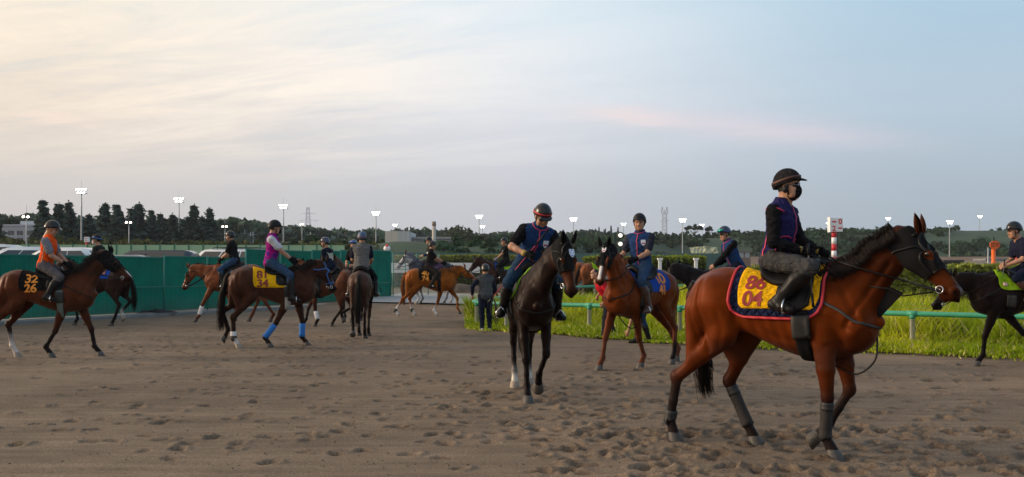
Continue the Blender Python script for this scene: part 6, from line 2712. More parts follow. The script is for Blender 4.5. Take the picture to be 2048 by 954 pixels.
def flat_text(body, size, M, m, parent, name='lettering', bold=.03):
    V, Fs = text_mesh(body, size, bold * size)
    mb = MB().add([tuple(M @ Vector((x, y, 0))) for x, y in V], Fs)
    return mb.build(name, m, parent, smooth=False)


def distance_post():
    Y = 55.0
    p = at(1668, 545, Y)
    r = empty('distance_sign', (p.x, Y, 0))
    tag(r, 'white distance sign with red figures on a red and white banded post', 'sign')
    zz = lambda py: CH + (HY - py) * Y / F
    edges = [462, 475, 488.5, 501.5, 514, 527, 540, 553, 566, 580, 594]
    for i in range(len(edges) - 1):
        MB().lathe([(.135, zz(edges[i + 1]) + .002), (.135, zz(edges[i]))], 14).build('post_band', RED if i % 2 == 0 else WHITE, r)
    w, h = .34, .37
    zc = zz(450)
    b = MB().box((-.22, -.20, zc - h), (.42, .12, zc + h)).build('sign_box', WHITE, r, smooth=False)
    ed = MB()
    ed.box((-.30, -.26, zc - h - .03), (-.225, .20, zc + h + .06))
    ed.build('side_board', WHITE, b, smooth=False)
    y = -.2035
    M = lambda x, z: Matrix.Translation((x, y, z)) @ Matrix.Rotation(math.radians(90), 4, 'X')
    flat_text('0', .40, M(.28, zc + .05), RED, b)
    flat_text('2', .40, M(-.06, zc - .33), RED, b)
    MB().box((-.16, y - .004, zc + .13), (.06, y, zc + .21)).build('dash', RED, b, smooth=False)
    MB().box((.17, y - .004, zc - .22), (.39, y, zc - .14)).build('dash', RED, b, smooth=False)


distance_post()


def orange_marker():
    Y = 50.0
    p = at(1987, 490, Y)
    r = empty('furlong_marker', (p.x, Y, 0))
    tag(r, 'orange octagonal marker board on an orange post with dark figures', 'sign')
    z = p.z
    MB().lathe([(.10, 0), (.10, z - .2)], 12).build('post', ORANGE, r)
    pts = [(.27 * math.cos(math.radians(22.5 + 45 * k)), .22 * math.sin(math.radians(22.5 + 45 * k))) for k in range(8)]
    V = [(x, -.16, z + y_) for x, y_ in pts] + [(x, -.11, z + y_) for x, y_ in pts]
    b = MB().add(V, [tuple(range(8)), tuple(range(15, 7, -1))] + [(k, 8 + k, 8 + (k + 1) % 8, (k + 1) % 8) for k in range(8)]).build('board', ORANGE, r, smooth=False)
    M = lambda x, zz: Matrix.Translation((x, -.164, zz)) @ Matrix.Rotation(math.radians(90), 4, 'X') @ Matrix.Rotation(math.radians(90), 4, 'Z')
    dk = mat('sign_dark', (.10, .02, .01), .6)
    flat_text('12', .23, M(-.03, z), dk, b)
    flat_text('15', .23, M(.20, z), dk, b)


orange_marker()


def small_marker(px, ty, py1, Y, label, board, post, round_=False):
    p = at(px, ty, Y)
    r = empty('track_marker', (p.x, Y, 0))
    tag(r, label, 'marker', 'small track markers beyond the fence')
    h = (py1 - ty) * Y / F
    MB().lathe([(.11, 0), (.11, p.z - h)], 10).build('post', post, r)
    if round_:
        MB().sphere((0, 0, p.z - h / 2), (.26, .2, h / 2), 12, 8).build('board', board, r)
        MB().lathe([(.20, p.z - .18), (.12, p.z + .02), (.02, p.z + .12)], 10).build('cap', RED, r)
    else:
        w = h * .42
        b = MB().box((-w, -.15, p.z - h), (w, .15, p.z)).build('board', board, r, smooth=False)
        MB().box((-w * .75, -.158, p.z - h * .40), (w * .75, -.152, p.z - h * .28)).build('stripe', RED, b, smooth=False)
        MB().box((-w * .5, -.158, p.z - h * .75), (w * .5, -.152, p.z - h * .63)).build('stripe', RED, b, smooth=False)


small_marker(174, 474, 484, 74, 'white square marker with red figures on a red post by the masked rider', WHITE, RED)
small_marker(487, 490, 497, 76, 'small red marker board above the white car', RED, RED)
small_marker(774, 491, 503, 74, 'egg shaped white and red marker beyond the fence corner', WHITE, RED, True)
small_marker(2033, 509, 513, 100, 'thin red marker post beside the right edge rider', WHITE, RED)


def signal_lamps():
    Y = 46.0
    p = at(1230, 466, Y)
    r = empty('signal_post', (p.x, Y, 0))
    tag(r, 'dark green post carrying two round lamps beside the chestnut horse ears', 'lamp post')
    dg = mat('dark_green_post', (.03, .06, .045), .6)
    MB().box((-.07, -.07, 0), (.07, .07, p.z)).build('post', dg, r, smooth=False)
    for py in (471, 488):
        z = at(0, py, Y).z
        MB().box((.07, -.05, z - .04), (.2, .05, z + .04)).build('bracket', dg, r, smooth=False)
        M = Matrix.Translation((.24, 0, z)) @ Matrix.Rotation(math.radians(90), 4, 'X')
        h = MB().lathe([(.08, -.2), (.15, -.1), (.16, .1)], 12, M).build('lamp_housing', mat('lamp_black', (.02, .02, .02), .5), r)
        MB().lathe([(.10, .101), (.06, .12), (.01, .125)], 12, M).build('lamp', mat('dim_lamp', (.8, .8, .75), .3, var=0, emit=(1, .95, .8), estr=1.2), h)


signal_lamps()
for px, lab in ((1320, 'white square topped post by the far hedge'), (1392, 'second white square topped post by the far hedge')):
    p = at(px, 516, 52)
    r = empty('white_post', (p.x, 52, .25))
    tag(r, lab, 'post', 'white posts by the far hedge')
    MB().box((-.08, -.08, 0), (.08, .08, p.z - .35)).build('post', WHITE_POST, r, smooth=False)
    MB().box((-.13, -.13, p.z - .35), (.13, .13, p.z - .25)).build('cap', WHITE_POST, r, smooth=False)
p = at(1983, 495, 118)
o = MB().lathe([(.10, 0), (.09, p.z)], 8).build('grey_post', POLE, None)
o.location = (p.x - .4, 118, 0)
tag(o, 'plain grey post just left of the orange marker', 'post')

# ------------------------------------------------------------------ parked cars
PARK_Z = .82
mb = MB()
mb.add([(-70, 33, -.3), (-17.0, 33, -.3), (-8.2, 54.5, -.3), (-8.2, 66, -.3), (-70, 66, -.3), (-70, 33, PARK_Z), (-17.0, 33, PARK_Z), (-8.2, 54.5, PARK_Z), (-8.2, 66, PARK_Z), (-70, 66, PARK_Z)], [(5, 6, 7, 8, 9), (0, 1, 6, 5), (1, 2, 7, 6), (2, 3, 8, 7), (3, 4, 9, 8)])
tag(mb.build('car_park', mat('asphalt', (.05, .05, .052), .9, var=.2, scale=3), smooth=False), 'raised asphalt car park behind the green fence', 'car park', kind='structure')
GLASS = mat('car_glass', (.015, .018, .022), .06, spec=.9, var=.02)
TYRE = mat('tyre_rubber', (.012, .012, .012), .8)


def car(px, Y, rz, label, paint, L=4.4, W=1.75, Hc=1.5, van=False, roof_rail=False, dz=0.0):
    p = at(px, 0, Y)
    r = empty('parked_car', (p.x, Y, PARK_Z + dz), rz)
    tag(r, label, 'car', 'cars parked behind the green fence')
    h = Hc
    if van:
        low = [(-L * .5, .35), (-L * .5, .95), (L * .34, .98), (L * .49, .82), (L * .5, .35)]
        cab = [(-L * .49, .95), (-L * .46, h - .12), (-L * .40, h), (L * .10, h), (L * .20, h - .06), (L * .38, .97)]
    else:
        low = [(-L * .5, .35), (-L * .49, .90), (-L * .40, .95), (L * .22, .95), (L * .46, .80), (L * .5, .60), (L * .5, .35)]
        cab = [(-L * .43, .93), (-L * .33, h - .10), (-L * .26, h), (L * .02, h), (L * .09, h - .06), (L * .26, .94)]

    def ext(prof, w0, w1):
        n = len(prof)
        V, fs = [], []
        zs = [q[1] for q in prof]
        z0, z1 = min(zs), max(zs)
        for s in (-1, 1):
            for x, z in prof:
                w = w0 + (w1 - w0) * (z - z0) / (z1 - z0)
                V.append((x, s * w / 2, z))
        fs.append(tuple(range(n)))
        fs.append(tuple(range(2 * n - 1, n - 1, -1)))
        for i in range(n):
            j = (i + 1) % n
            fs.append((i, i + n, j + n, j))
        bm = bmesh.new()
        vs = [bm.verts.new(v) for v in V]
        for f in fs:
            bm.faces.new([vs[i] for i in f])
        bmesh.ops.recalc_face_normals(bm, faces=bm.faces)
        bmesh.ops.bevel(bm, geom=bm.edges[:], offset=.06, segments=2, affect='EDGES')
        me = bpy.data.meshes.new('car_body')
        bm.to_mesh(me)
        bm.free()
        me.polygons.foreach_set('use_smooth', np.ones(len(me.polygons), bool))
        return me
    link('body', ext(low, W, W * .98), paint, r)
    cb = link('cabin', ext(cab, W * .94, W * .72), paint, r)
    zb, zt = .98, h - .13
    f0 = cab[0][0] + .38 * (cab[1][0] - cab[0][0])

    def wid(z):
        return (W * .94 + (W * .72 - W * .94) * (z - cab[0][1]) / (h - cab[0][1])) / 2 + .012
    xb0, xb1 = cab[0][0] + .25, cab[-1][0] - .22
    xt0, xt1 = cab[1][0] + .20, cab[-2][0] - .10
    for s in (-1, 1):
        cuts = [0, .36, .68, 1.0]
        for k in range(3):
            a0, a1 = cuts[k] + .012, cuts[k + 1] - .012
            q = [(xb0 + (xb1 - xb0) * a0, zb), (xb0 + (xb1 - xb0) * a1, zb), (xt0 + (xt1 - xt0) * a1, zt), (xt0 + (xt1 - xt0) * a0, zt)]
            V = [(x, s * wid(z), z) for x, z in q] + [(x, s * (wid(z) - .03), z) for x, z in q]
            MB().add(V, [(0, 1, 2, 3), (7, 6, 5, 4), (0, 4, 5, 1), (1, 5, 6, 2), (2, 6, 7, 3), (3, 7, 4, 0)]).build('side_window', GLASS, r, smooth=False)
    for (a, b, sg, nm) in ((cab[-1], cab[-2], 1, 'windscreen'), (cab[0], cab[1], -1, 'rear_window')):
        A = np.array([a[0], a[1]]) * .88 + np.array([b[0], b[1]]) * .12
        B = np.array([a[0], a[1]]) * .08 + np.array([b[0], b[1]]) * .92
        n = np.array([(B - A)[1], -(B - A)[0]])
        n = n / np.linalg.norm(n) * .03
        if n[0] * sg < 0:
            n = -n
        V = []
        for q in (A, B):
            w = wid(q[1]) - .12
            for s in (-1, 1):
                V += [(q[0] + n[0], s * w, q[1] + n[1]), (q[0] - n[0], s * w, q[1] - n[1])]
        MB().add(V, [(0, 2, 6, 4), (1, 5, 7, 3), (0, 4, 5, 1), (2, 3, 7, 6), (0, 1, 3, 2), (4, 6, 7, 5)]).build(nm, GLASS, r, smooth=False)
    for sx in (-1, 1):
        for s in (-1, 1):
            M = Matrix.Translation((sx * L * .31, s * (W / 2 - .10), .32)) @ Matrix.Rotation(math.radians(90), 4, 'X')
            w = MB().lathe([(.2, -.10), (.31, -.10), (.32, -.06), (.32, .06), (.31, .10), (.2, .10)], 18, M).build('wheel', TYRE, r)
            MB().lathe([(.19, -.108), (.19, .108)], 12, M).build('rim', mat('alloy', (.4, .4, .42), .4, .8), w)
        for s in (-1, 1):
            MB().box((sx * L * .485 - .05, s * W * .36 - .16, .62), (sx * L * .485 + .06, s * W * .36 + .16, .76)).build('headlight' if sx > 0 else 'tail_light', mat('lamp_lens', (.6, .6, .62), .15) if sx > 0 else RED, r)
    if roof_rail:
        for s in (-1, 1):
            MB().tube([(cab[2][0], s * W * .33, h + .0), (cab[2][0] + .1, s * W * .33, h + .06), (cab[3][0] - .1, s * W * .33, h + .06), (cab[3][0], s * W * .33, h)], .022, 6).build('roof_rail', mat('car_trim', (.015, .015, .015), .4), r)
    return r


PW = mat('car_white', (.72, .73, .75), .25, spec=.5, var=.02, coat=.6)
PS = mat('car_silver', (.32, .33, .35), .3, .4, var=.02, coat=.6)
PD = mat('car_dark', (.012, .016, .03), .2, spec=.5, var=.02, coat=.8)
PK = mat('car_black', (.01, .01, .012), .2, spec=.5, var=.02, coat=.8)
car(-5, 45, math.radians(8), 'white minivan with dark windows at the left picture edge', PW, 4.5, 1.75, 1.78, True, dz=.20)
car(38, 37, math.radians(200), 'white saloon with a long windscreen in the front row of cars', PW, 4.5, 1.75, 1.46, dz=.20)
car(92, 40, math.radians(185), 'black hatchback parked between two white cars', PK, 4.3, 1.75, 1.52, dz=.20)
car(120, 36.5, math.radians(175), 'white hatchback parked behind the orange vest rider', PW, 4.2, 1.72, 1.42, dz=.20)
car(172, 46, math.radians(3), 'dark blue car with pale roof edge left of the masked rider', PD, 4.6, 1.78, 1.52, dz=.20)
car(165, 39, math.radians(12), 'white low car in front of the dark blue car', PW, 4.4, 1.75, 1.40, dz=.20)
car(232, 45, math.radians(176), 'silver car partly hidden by the masked rider horse', PS, 4.5, 1.76, 1.5)
car(303, 46.5, math.radians(178), 'dark blue van with a long flat roof', PD, 4.4, 1.75, 1.74, True)
car(452, 49, math.radians(178), 'white estate with roof rails behind the rider in the black shirt', PW, 4.7, 1.85, 1.86, True, True)

# ------------------------------------------------------------------ things lying about
for px, py, w, lab in ((312, 632, .75, 'crumpled black rubber mat lying at the foot of the fence'), (690, 607, 1.0, 'dark flattened sheet lying by the far fence posts')):
    Y = CH * F / (py - HY)
    rng = np.random.default_rng(int(px))
    V_, fs = [], []
    for i in range(14):
        for j in range(6):
            e = abs(math.sin(math.pi * i / 13))**.6 * abs(math.sin(math.pi * j / 5))
            V_.append(((i / 13 - .5) * 2 * w, (j / 5 - .5) * .5 * (.6 + .4 * math.sin(i)), .12 + e * (.05 + .10 * rng.random())))
    for i in range(13):
        for j in range(5):
            fs.append((i * 6 + j, (i + 1) * 6 + j, (i + 1) * 6 + j + 1, i * 6 + j + 1))
    o = MB().add(V_, fs).build('rubber_mat', mat('black_rubber', (.014, .013, .013), .8, var=.3, bump=.4, bscale=40), None, loc=((px - CX) * Y / F, Y, 0))
    tag(o, lab, 'mat')

# dung and clods on the dirt near the horses
cl = MB()
rng = np.random.default_rng(77)
cv, cf = [], []
for _ in range(2400):
    y = rng.uniform(7.2, 22)
    x = rng.uniform(-.56, .56) * y
    if fbm(x * .22 + 5, y * .22, 3, 21) < .46:
        continue
    s = rng.uniform(.003, .011)
    th = rng.uniform(0, 6.28, 3)
    pts = [(math.cos(a) * s * rng.uniform(.7, 1.3), math.sin(a) * s * rng.uniform(.7, 1.3), 0) for a in (0, 1.57, 3.14, 4.7)]
    c = np.array([x, y, s * .25])
    cl.add([c + p for p in pts] + [c + (0, 0, s * .9), c - (0, 0, s * .6)], [(0, 1, 4), (1, 2, 4), (2, 3, 4), (3, 0, 4), (1, 0, 5), (2, 1, 5), (3, 2, 5), (0, 3, 5)], np.array([.95, .95, .95]) * rng.uniform(.8, 1.1))
o = cl.build('dirt_clods', DIRT)
tag(o, 'loose clods of dirt scattered over the yard', 'clods', kind='stuff')

# ------------------------------------------------------------------ kit
def cm(name, c, **k):
    return cloth_mat(name, c, **k)


NAVY = cm('navy_vest', (.018, .035, .115))
BLUE = cm('blue_vest', (.016, .045, .135))
INDIGO = cm('indigo_vest', (.022, .020, .085))
PINK = mat('pink_piping', (.50, .025, .075), .6, var=.08)
BLACKT = cm('black_shirt', (.010, .010, .012))
NAVYT = cm('navy_shirt', (.014, .016, .035))
GREYB = cm('grey_breeches', (.050, .050, .052))
DENIM = cm('denim', (.030, .062, .125), scale=60)
DKDENIM = cm('dark_denim', (.020, .045, .085), scale=60)
DKNAVY = cm('dark_navy', (.010, .014, .030))
ORANGEV = cm('orange_vest', (.80, .085, .008))
GREYT = cm('grey_shirt', (.20, .20, .23))
WHITET = cm('white_shirt', (.62, .62, .66))
GREYP = cm('grey_protector', (.13, .125, .125), bump=.8, bscale=120)
DKPROT = cm('dark_protector', (.055, .062, .07), bump=.8, bscale=120)
REDT = cm('red_shirt', (.50, .015, .03))
MASKB = cm('black_mask', (.012, .012, .012))
MASKW = cm('white_mask', (.75, .75, .76), var=.04)
HB = mat('helmet_black_matt', (.009, .009, .010), .5, spec=.2, var=.1)
HG = mat('helmet_black_gloss', (.008, .008, .009), .30, spec=.35, var=.05, coat=.12)
HNAVY = mat('helmet_navy', (.012, .016, .05), .25, spec=.5, var=.05, coat=.4)
HBLUE = mat('helmet_blue_grey', (.045, .085, .17), .5, var=.1)
HCAP = cm('helmet_cap_dark', (.020, .019, .021))
LENS = mat('dark_lens', (.006, .006, .008), .05, spec=.9, var=0)
LENSG = mat('green_mirror_lens', (.02, .30, .24), .1, .6, var=.1)
YEL = cm('yellow_cloth', (.80, .43, .008), var=.10)
QUILT = None


def quilt_mat():
    m = cm('navy_quilt', (.012, .018, .050))
    nt = m.node_tree
    N, L = nt.nodes, nt.links
    tc = N.new('ShaderNodeTexCoord')
    hs = []
    for rot in (45, -45):
        mp = N.new('ShaderNodeMapping')
        mp.inputs['Rotation'].default_value = (0, math.radians(rot), 0)
        L.new(tc.outputs['Object'], mp.inputs[0])
        w = N.new('ShaderNodeTexWave')
        w.wave_profile = 'SIN'
        w.inputs['Scale'].default_value = 6.0
        L.new(mp.outputs[0], w.inputs['Vector'])
        hs.append(w.outputs['Fac'])
    mn = N.new('ShaderNodeMath')
    mn.operation = 'MINIMUM'
    L.new(hs[0], mn.inputs[0])
    L.new(hs[1], mn.inputs[1])
    pw = N.new('ShaderNodeMath')
    pw.operation = 'POWER'
    pw.inputs[1].default_value = .35
    L.new(mn.outputs[0], pw.inputs[0])
    b = N.new('ShaderNodeBump')
    b.inputs['Strength'].default_value = .9
    b.inputs['Distance'].default_value = .02
    L.new(pw.outputs[0], b.inputs['Height'])
    L.new(b.outputs[0], N['Principled BSDF'].inputs['Normal'])
    return m


QUILT = quilt_mat()


def flower_mat():
    """Magenta vest printed with violet blotches."""
    m = cm('magenta_print', (.42, .012, .22))
    nt = m.node_tree
    N, L = nt.nodes, nt.links
    tc = N.new('ShaderNodeTexCoord')
    v = N.new('ShaderNodeTexVoronoi')
    v.feature = 'F1'
    v.inputs['Scale'].default_value = 15
    L.new(tc.outputs['Object'], v.inputs['Vector'])
    r = N.new('ShaderNodeValToRGB')
    e = r.color_ramp.elements
    e[0].position, e[0].color = .36, (.045, .022, .26, 1)
    e[1].position, e[1].color = .44, (.34, .008, .19, 1)
    L.new(v.outputs['Distance'], r.inputs[0])
    L.new(r.outputs[0], N['Principled BSDF'].inputs['Base Color'])
    return m


def seated(knee, ank, **k):
    d = dict(kneeL=knee, kneeR=(knee[0], -knee[1], knee[2]), ankleL=ank, ankleR=(ank[0], -ank[1], ank[2]))
    d.update(k)
    return d


def ride(H, label, seat, J, O, vox, whipc=None, sc=None, reins=True, sag=.10, stir=True):
    """Sets a rider on the horse, with stirrups and reins."""
    sc = sc or H['sc']
    R = person(label, rider_loc(H, seat), H['yaw'], J, O, vox, sc=sc)
    s0 = np.asarray(seat, float)
    k = sc / H['sc']
    if stir:
        feet = []
        for s in (1, -1):
            t = unit(np.asarray(J.get('toe' + 'LR'[s < 0], (.95, .22 * s, -.15)), float))
            feet.append(s0 + (np.asarray(J['ankle' + 'LR'[s < 0]], float) + t * .075 + np.array([0, 0, -.075])) * k)
        add_stirrups(H, feet)
    if reins:
        add_reins(H, [s0 + (R['hand'][-1] + np.array([.0, 0, -.02])) * k, s0 + (R['hand'][1] + np.array([.0, 0, -.02])) * k], sag)
    return R


def to_world(H, p):
    return H['loc'] + H['RM'] @ (np.asarray(p, float) * H['sc'])


BAY, DBAY, BLK = (.112, .022, .0035), (.052, .022, .014), (.020, .015, .014)
CHEST, CHEST2 = (.22, .062, .018), (.115, .026, .006)

# ---- 1: the near bay horse with cloth 86 04
H = horse('glossy red bay horse in a black hood with yellow number cloth 86 04', (.38, 1655, 8.3), -37, 1.0, BAY, (.016, .011, .010), (.010, .007, .006),
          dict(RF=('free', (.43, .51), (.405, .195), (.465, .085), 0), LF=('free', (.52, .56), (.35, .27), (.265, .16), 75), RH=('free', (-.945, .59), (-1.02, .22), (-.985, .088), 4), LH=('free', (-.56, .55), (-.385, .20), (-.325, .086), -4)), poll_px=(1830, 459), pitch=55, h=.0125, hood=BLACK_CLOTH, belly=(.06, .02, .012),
          neck_col=(.028, .0085, .004), head_col=(.075, .018, .005), hood_ears=False, head_s=.965, tail=(.02, .10), tail_in=.10, tail_len=.92, tail_n=420, mane_n=1500, mane_side=-1, mouth=True)  # dark bay neck, deepened in colour for the shade on neck and chest
add_saddle(H, cloth=dict(x=(-.32, .38), phi=82, mat=YEL, b0=.25, rc=.07), pad=dict(x=(-.39, .41), phi=98, mat=QUILT, border=mat('red_binding', (.48, .018, .03), .6, var=.1)), lines=('86', '04'), num_col=(.23, .010, .012), num_size=.143, num_x=-.17, seat_x=(-.13, .28))
for lg in ('RF', 'LF', 'RH', 'LH'):
    gw = mat('worn_grey_boot', (.016, .013, .0115), .8, var=.5, scale=14, bump=.4)
    if lg in ('RF', 'LH'):
        add_wrap(H, lg, gw, .16, .98, .052, True)
        add_wrap(H, lg, mat('boot_strap', (.014, .0135, .0135), .6), .10, .30, .055, False, 'wrap_strap')
    elif lg == 'RH':
        add_wrap(H, lg, mat('boot_strap'), .80, 1.05, .058, True)
add_strap(H, [(.30, -.22, 1.36), (.50, -.26, 1.28), (.68, -.24, 1.16), (.80, -.06, 1.10), (.80, .06, 1.10), (.68, .24, 1.16), (.50, .26, 1.28), (.30, .22, 1.36)], .022, mat('grey_strap', (.022, .021, .020), .6))
seat1 = (-.07, 0, 1.545)
J = seated((.44, .29, .045), (.155, .335, -.245), lean=8, handL=(.42, .08, .17), handR=(.32, -.085, .18), hpitch=-2, hyaw=2, toeR=(.93, -.25, -.20), toeL=(.93, .25, -.20))
O = dict(shirt=BLACKT, sleeve='long', vest=INDIGO, piping=PINK, pipes='full', collar=INDIGO, trousers=GREYB, boots=LEATHER, gloves=BLACKT, cuff=mat('glove_yellow', (.30, .20, .04), .6), helmet=HCAP, mask=MASKB, glasses=LENS, earpad=HB, badge=True,
         band=mat('dark_brown_band', (.075, .025, .016), .6))
R = ride(H, 'person in indigo sleeveless vest over black sleeves and black face mask on the nearest horse', seat1, J, O, .0115, sc=.94, sag=.0)
a = to_world(H, np.array(seat1) + R['hand'][-1] * .94 + np.array([.02, -.03, .06]))
b = to_world(H, np.array(seat1) + R['hand'][-1] * .94 + np.array([.11, -.17, -.36]))
whip('short grey riding whip pointing down in the nearest rider hand', b, a, cols=((.01, .01, .01), (.07, .07, .075)), r=.009)
# hanging draw rein and the neck bib
hp = H['hp']
mb = MB()
pl = H['plane']
V = [pl(1776, 572, -.04), pl(1806, 586, -.04), pl(1747, 648, -.04), pl(1737, 640, -.04)]
V2 = [v + np.array([0, .02, 0]) for v in V]
mb.add(V + V2, [(0, 1, 2, 3), (7, 6, 5, 4), (0, 4, 5, 1), (1, 5, 6, 2), (2, 6, 7, 3), (3, 7, 4, 0)])
H['part'](mb, 'martingale_bib', BLACK_CLOTH, smooth=False)
mb = MB()
mb.tube([pl(1743, 643, -.03), pl(1732, 648, -.03), pl(1716, 652, -.03)], .010, 6)
H['part'](mb, 'martingale_clip', STEEL)
mb = MB()
mb.tube([pl(1866, 584, -.07), pl(1806, 592, -.06), pl(1778, 578, -.06), pl(1735, 572, -.10)], .007, 6)
H['part'](mb, 'draw_rein', LEATHER)
mb = MB()
mb.tube(catmull([np.array([.80, -.04, 1.02]), np.array([.80, -.10, .84]), np.array([.66, -.10, .72]), np.array([.50, -.05, .76]), np.array([.34, -.02, .83])], 6), .008, 6)
H['part'](mb, 'training_strap', LEATHER)

# ---- 2: dark brown horse walking at the camera
H = horse('dark brown horse in a black hood with a white badge walking straight at the camera', (.38, 1066, 12.2), -84, 1.0, (.014, .0075, .0055), (.009, .006, .006), (.010, .008, .008),
          dict(RF=('x', .84, 0, -4), LF=('free', (.64, .56), (.50, .31), (.44, .19), 50, .06), RH=('x', -.62, .0, 10), LH=('x', -.95, 0, 18)), poll=(1.02, .30, 1.93), pitch=76, hyaw=26, h=.014, hood=BLACK_CLOTH,
          neck_col=(.012, .0065, .005), head_col=(.05, .017, .009), socks=dict(RH=((.5, .47, .43), .05), LH=((.5, .47, .43), .05)), tail_n=80, mane_n=500, mane_side=1, leg_y=.115)
LIME = mat('lime_trim', (.28, .55, .02), .6, var=.08)
add_saddle(H, pad=dict(x=(-.45, .34), phi=88, mat=BLACKT, border=LIME), seat_x=(-.22, .24))
z = H['hu']
c = H['hp'](.13, .07, -.02)
bx, by = -H['hv'], -H['ha']
c = c + z * .0
M = Matrix(((bx[0], by[0], z[0], c[0]), (bx[1], by[1], z[1], c[1]), (bx[2], by[2], z[2], c[2]), (0, 0, 0, 1)))
flat_badge('b', M, .075, .085, H['root'], ((.80, .83, .9), (.16, .30, .62), (.70, .75, .85)))
add_strap(H, [(.40, -.24, 1.40), (.56, -.25, 1.22), (.74, -.16, 1.10), (.80, 0, 1.06), (.74, .16, 1.10), (.56, .25, 1.22), (.40, .24, 1.40)], .022)
seat2 = (.0, 0, 1.55)
J = dict(kneeL=(.40, .30, -.12), kneeR=(.40, -.30, -.12), ankleL=(.22, .33, -.50), ankleR=(.22, -.36, -.46), lean=27, side=12, handR=(.46, -.06, .20), handL=(.48, .16, .24), poleR=(-.3, -.9, -.3), poleL=(-.4, .8, -.4), hpitch=38, hyaw=14, toeR=(.9, -.35, -.10), toeL=(.9, .3, -.1), twist=4)
O = dict(shirt=BLACKT, vest=BLUE, piping=PINK, badge=True, collar=BLUE, trousers=DKDENIM, boots=LEATHER, gloves=BLACKT, cuff=mat('glove_yellow'), helmet=HG, band=mat('red_band', (.45, .02, .02), .5), glasses=mat('clear_glasses', (.02, .02, .02), .1))
R = ride(H, 'person leaning forward in blue vest and red banded helmet on the horse facing the camera', seat2, J, O, .013, sag=.04)
hd = np.array(seat2) + R['hand'][-1]
whip('long thin black and red riding whip angled across the leaning rider thigh', to_world(H, hd + np.array([-.32, -.42, -.52])), to_world(H, hd + np.array([.08, .22, .30])))

# ---- 3: chestnut horse with blue cloth 10 41
H = horse('chestnut horse in a black hood with a white blaze and blue number cloth 10 41', (.38, 1252, 15.9), -134, 1.0, CHEST2, (.100, .033, .017), (.05, .02, .012),
          dict(RF=('px', 1197), LF=('px', 1280), LH=('px', 1343, 0, 4), RH=('px', 1352, 0, 8)), poll_px=(1212, 488), pitch=66, hyaw=14, h=.0145, hood=BLACK_CLOTH, face=dict(blaze=(.28, .56, .022), pink=1), tail_n=60, mane_n=300,
          head_col=(.10, .030, .013), socks=dict(LH=((.012, .01, .01), .5)))
RB = cm('royal_blue_cloth', (.014, .060, .30), var=.08)
add_saddle(H, cloth=dict(x=(-.46, .34), phi=84, mat=RB, b0=.28, rc=.14), lines=('10', '41'), num_col=(.62, .20, .025), num_size=.19, num_x=-.27, seat_x=(-.22, .24), strip=dict(x=(.22, .27), phi=(44, 76), mat=mat('white_stripe', (.66, .67, .7), .6)))
z = H['hu']
c = H['hp'](.07, .052, 0)
bx, by = -H['hv'], -H['ha']
M = Matrix(((bx[0], by[0], z[0], c[0]), (bx[1], by[1], z[1], c[1]), (bx[2], by[2], z[2], c[2]), (0, 0, 0, 1)))
flat_badge('b', M, .07, .075, H['root'], ((.80, .82, .88), (.60, .60, .66), (.45, .05, .10)))
add_strap(H, [(.38, -.24, 1.40), (.56, -.25, 1.24), (.74, -.16, 1.16), (.80, 0, 1.13), (.74, .16, 1.16), (.56, .25, 1.24), (.38, .24, 1.40)], .022)
seat3 = (-.02, 0, 1.56)
J = seated((.36, .27, -.16), (.22, .32, -.56), lean=3, handL=(.36, .10, .17), handR=(.42, -.14, .22), hpitch=0, hyaw=30, twist=14)
O = dict(shirt=cm('grey_navy_shirt', (.030, .032, .050)), vest=BLUE, piping=PINK, badge=True, collar=BLUE, trousers=DENIM, boots=BROWN_LEATHER, gloves=BLACKT, helmet=HB)
R = ride(H, 'person sitting upright in blue vest and matt black helmet on the hooded chestnut', seat3, J, O, .014, sag=.12)
mb = MB()
mb.tube(catmull([np.array([.66, .03, .92]), np.array([.56, .10, .74]), np.array([.40, .16, .66]), np.array([.22, .16, .86])], 6), .010, 6)
H['part'](mb, 'training_strap', LEATHER)

# ---- 4: black horse behind, rider in sunglasses
H = horse('black horse with lowered head mostly hidden behind the bay rump', (.38, 1424, 19.7), 178, 1.0, (.014, .012, .013), BLK, (.008, .008, .008),
          dict(LH=('px', 1510, .12, 40), RH=('px', 1566), LF=('px', 1402), RH_=0, RF=('px', 1450)), poll_px=(1342, 530), pitch=70, h=.022, tail_n=60, mane_n=120)
add_saddle(H, pad=dict(x=(-.45, .34), phi=80, mat=BLACKT))
J = seated((.34, .27, -.10), (.16, .31, -.45), lean=20, handL=(.48, .07, .08), handR=(.44, -.08, .10), hpitch=12, hyaw=22, twist=20)
O = dict(shirt=BLACKT, sleeve='long', vest=BLUE, piping=PINK, badge=True, collar=BLUE, trousers=DKNAVY, boots=LEATHER, helmet=HNAVY, goggles=LENSG, glasses=LENS, band=mat('navy_band', (.03, .06, .18), .5))
ride(H, 'person in blue vest with black sleeves and dark sunglasses riding behind the bay', (-.10, 0, 1.56), J, O, .016)

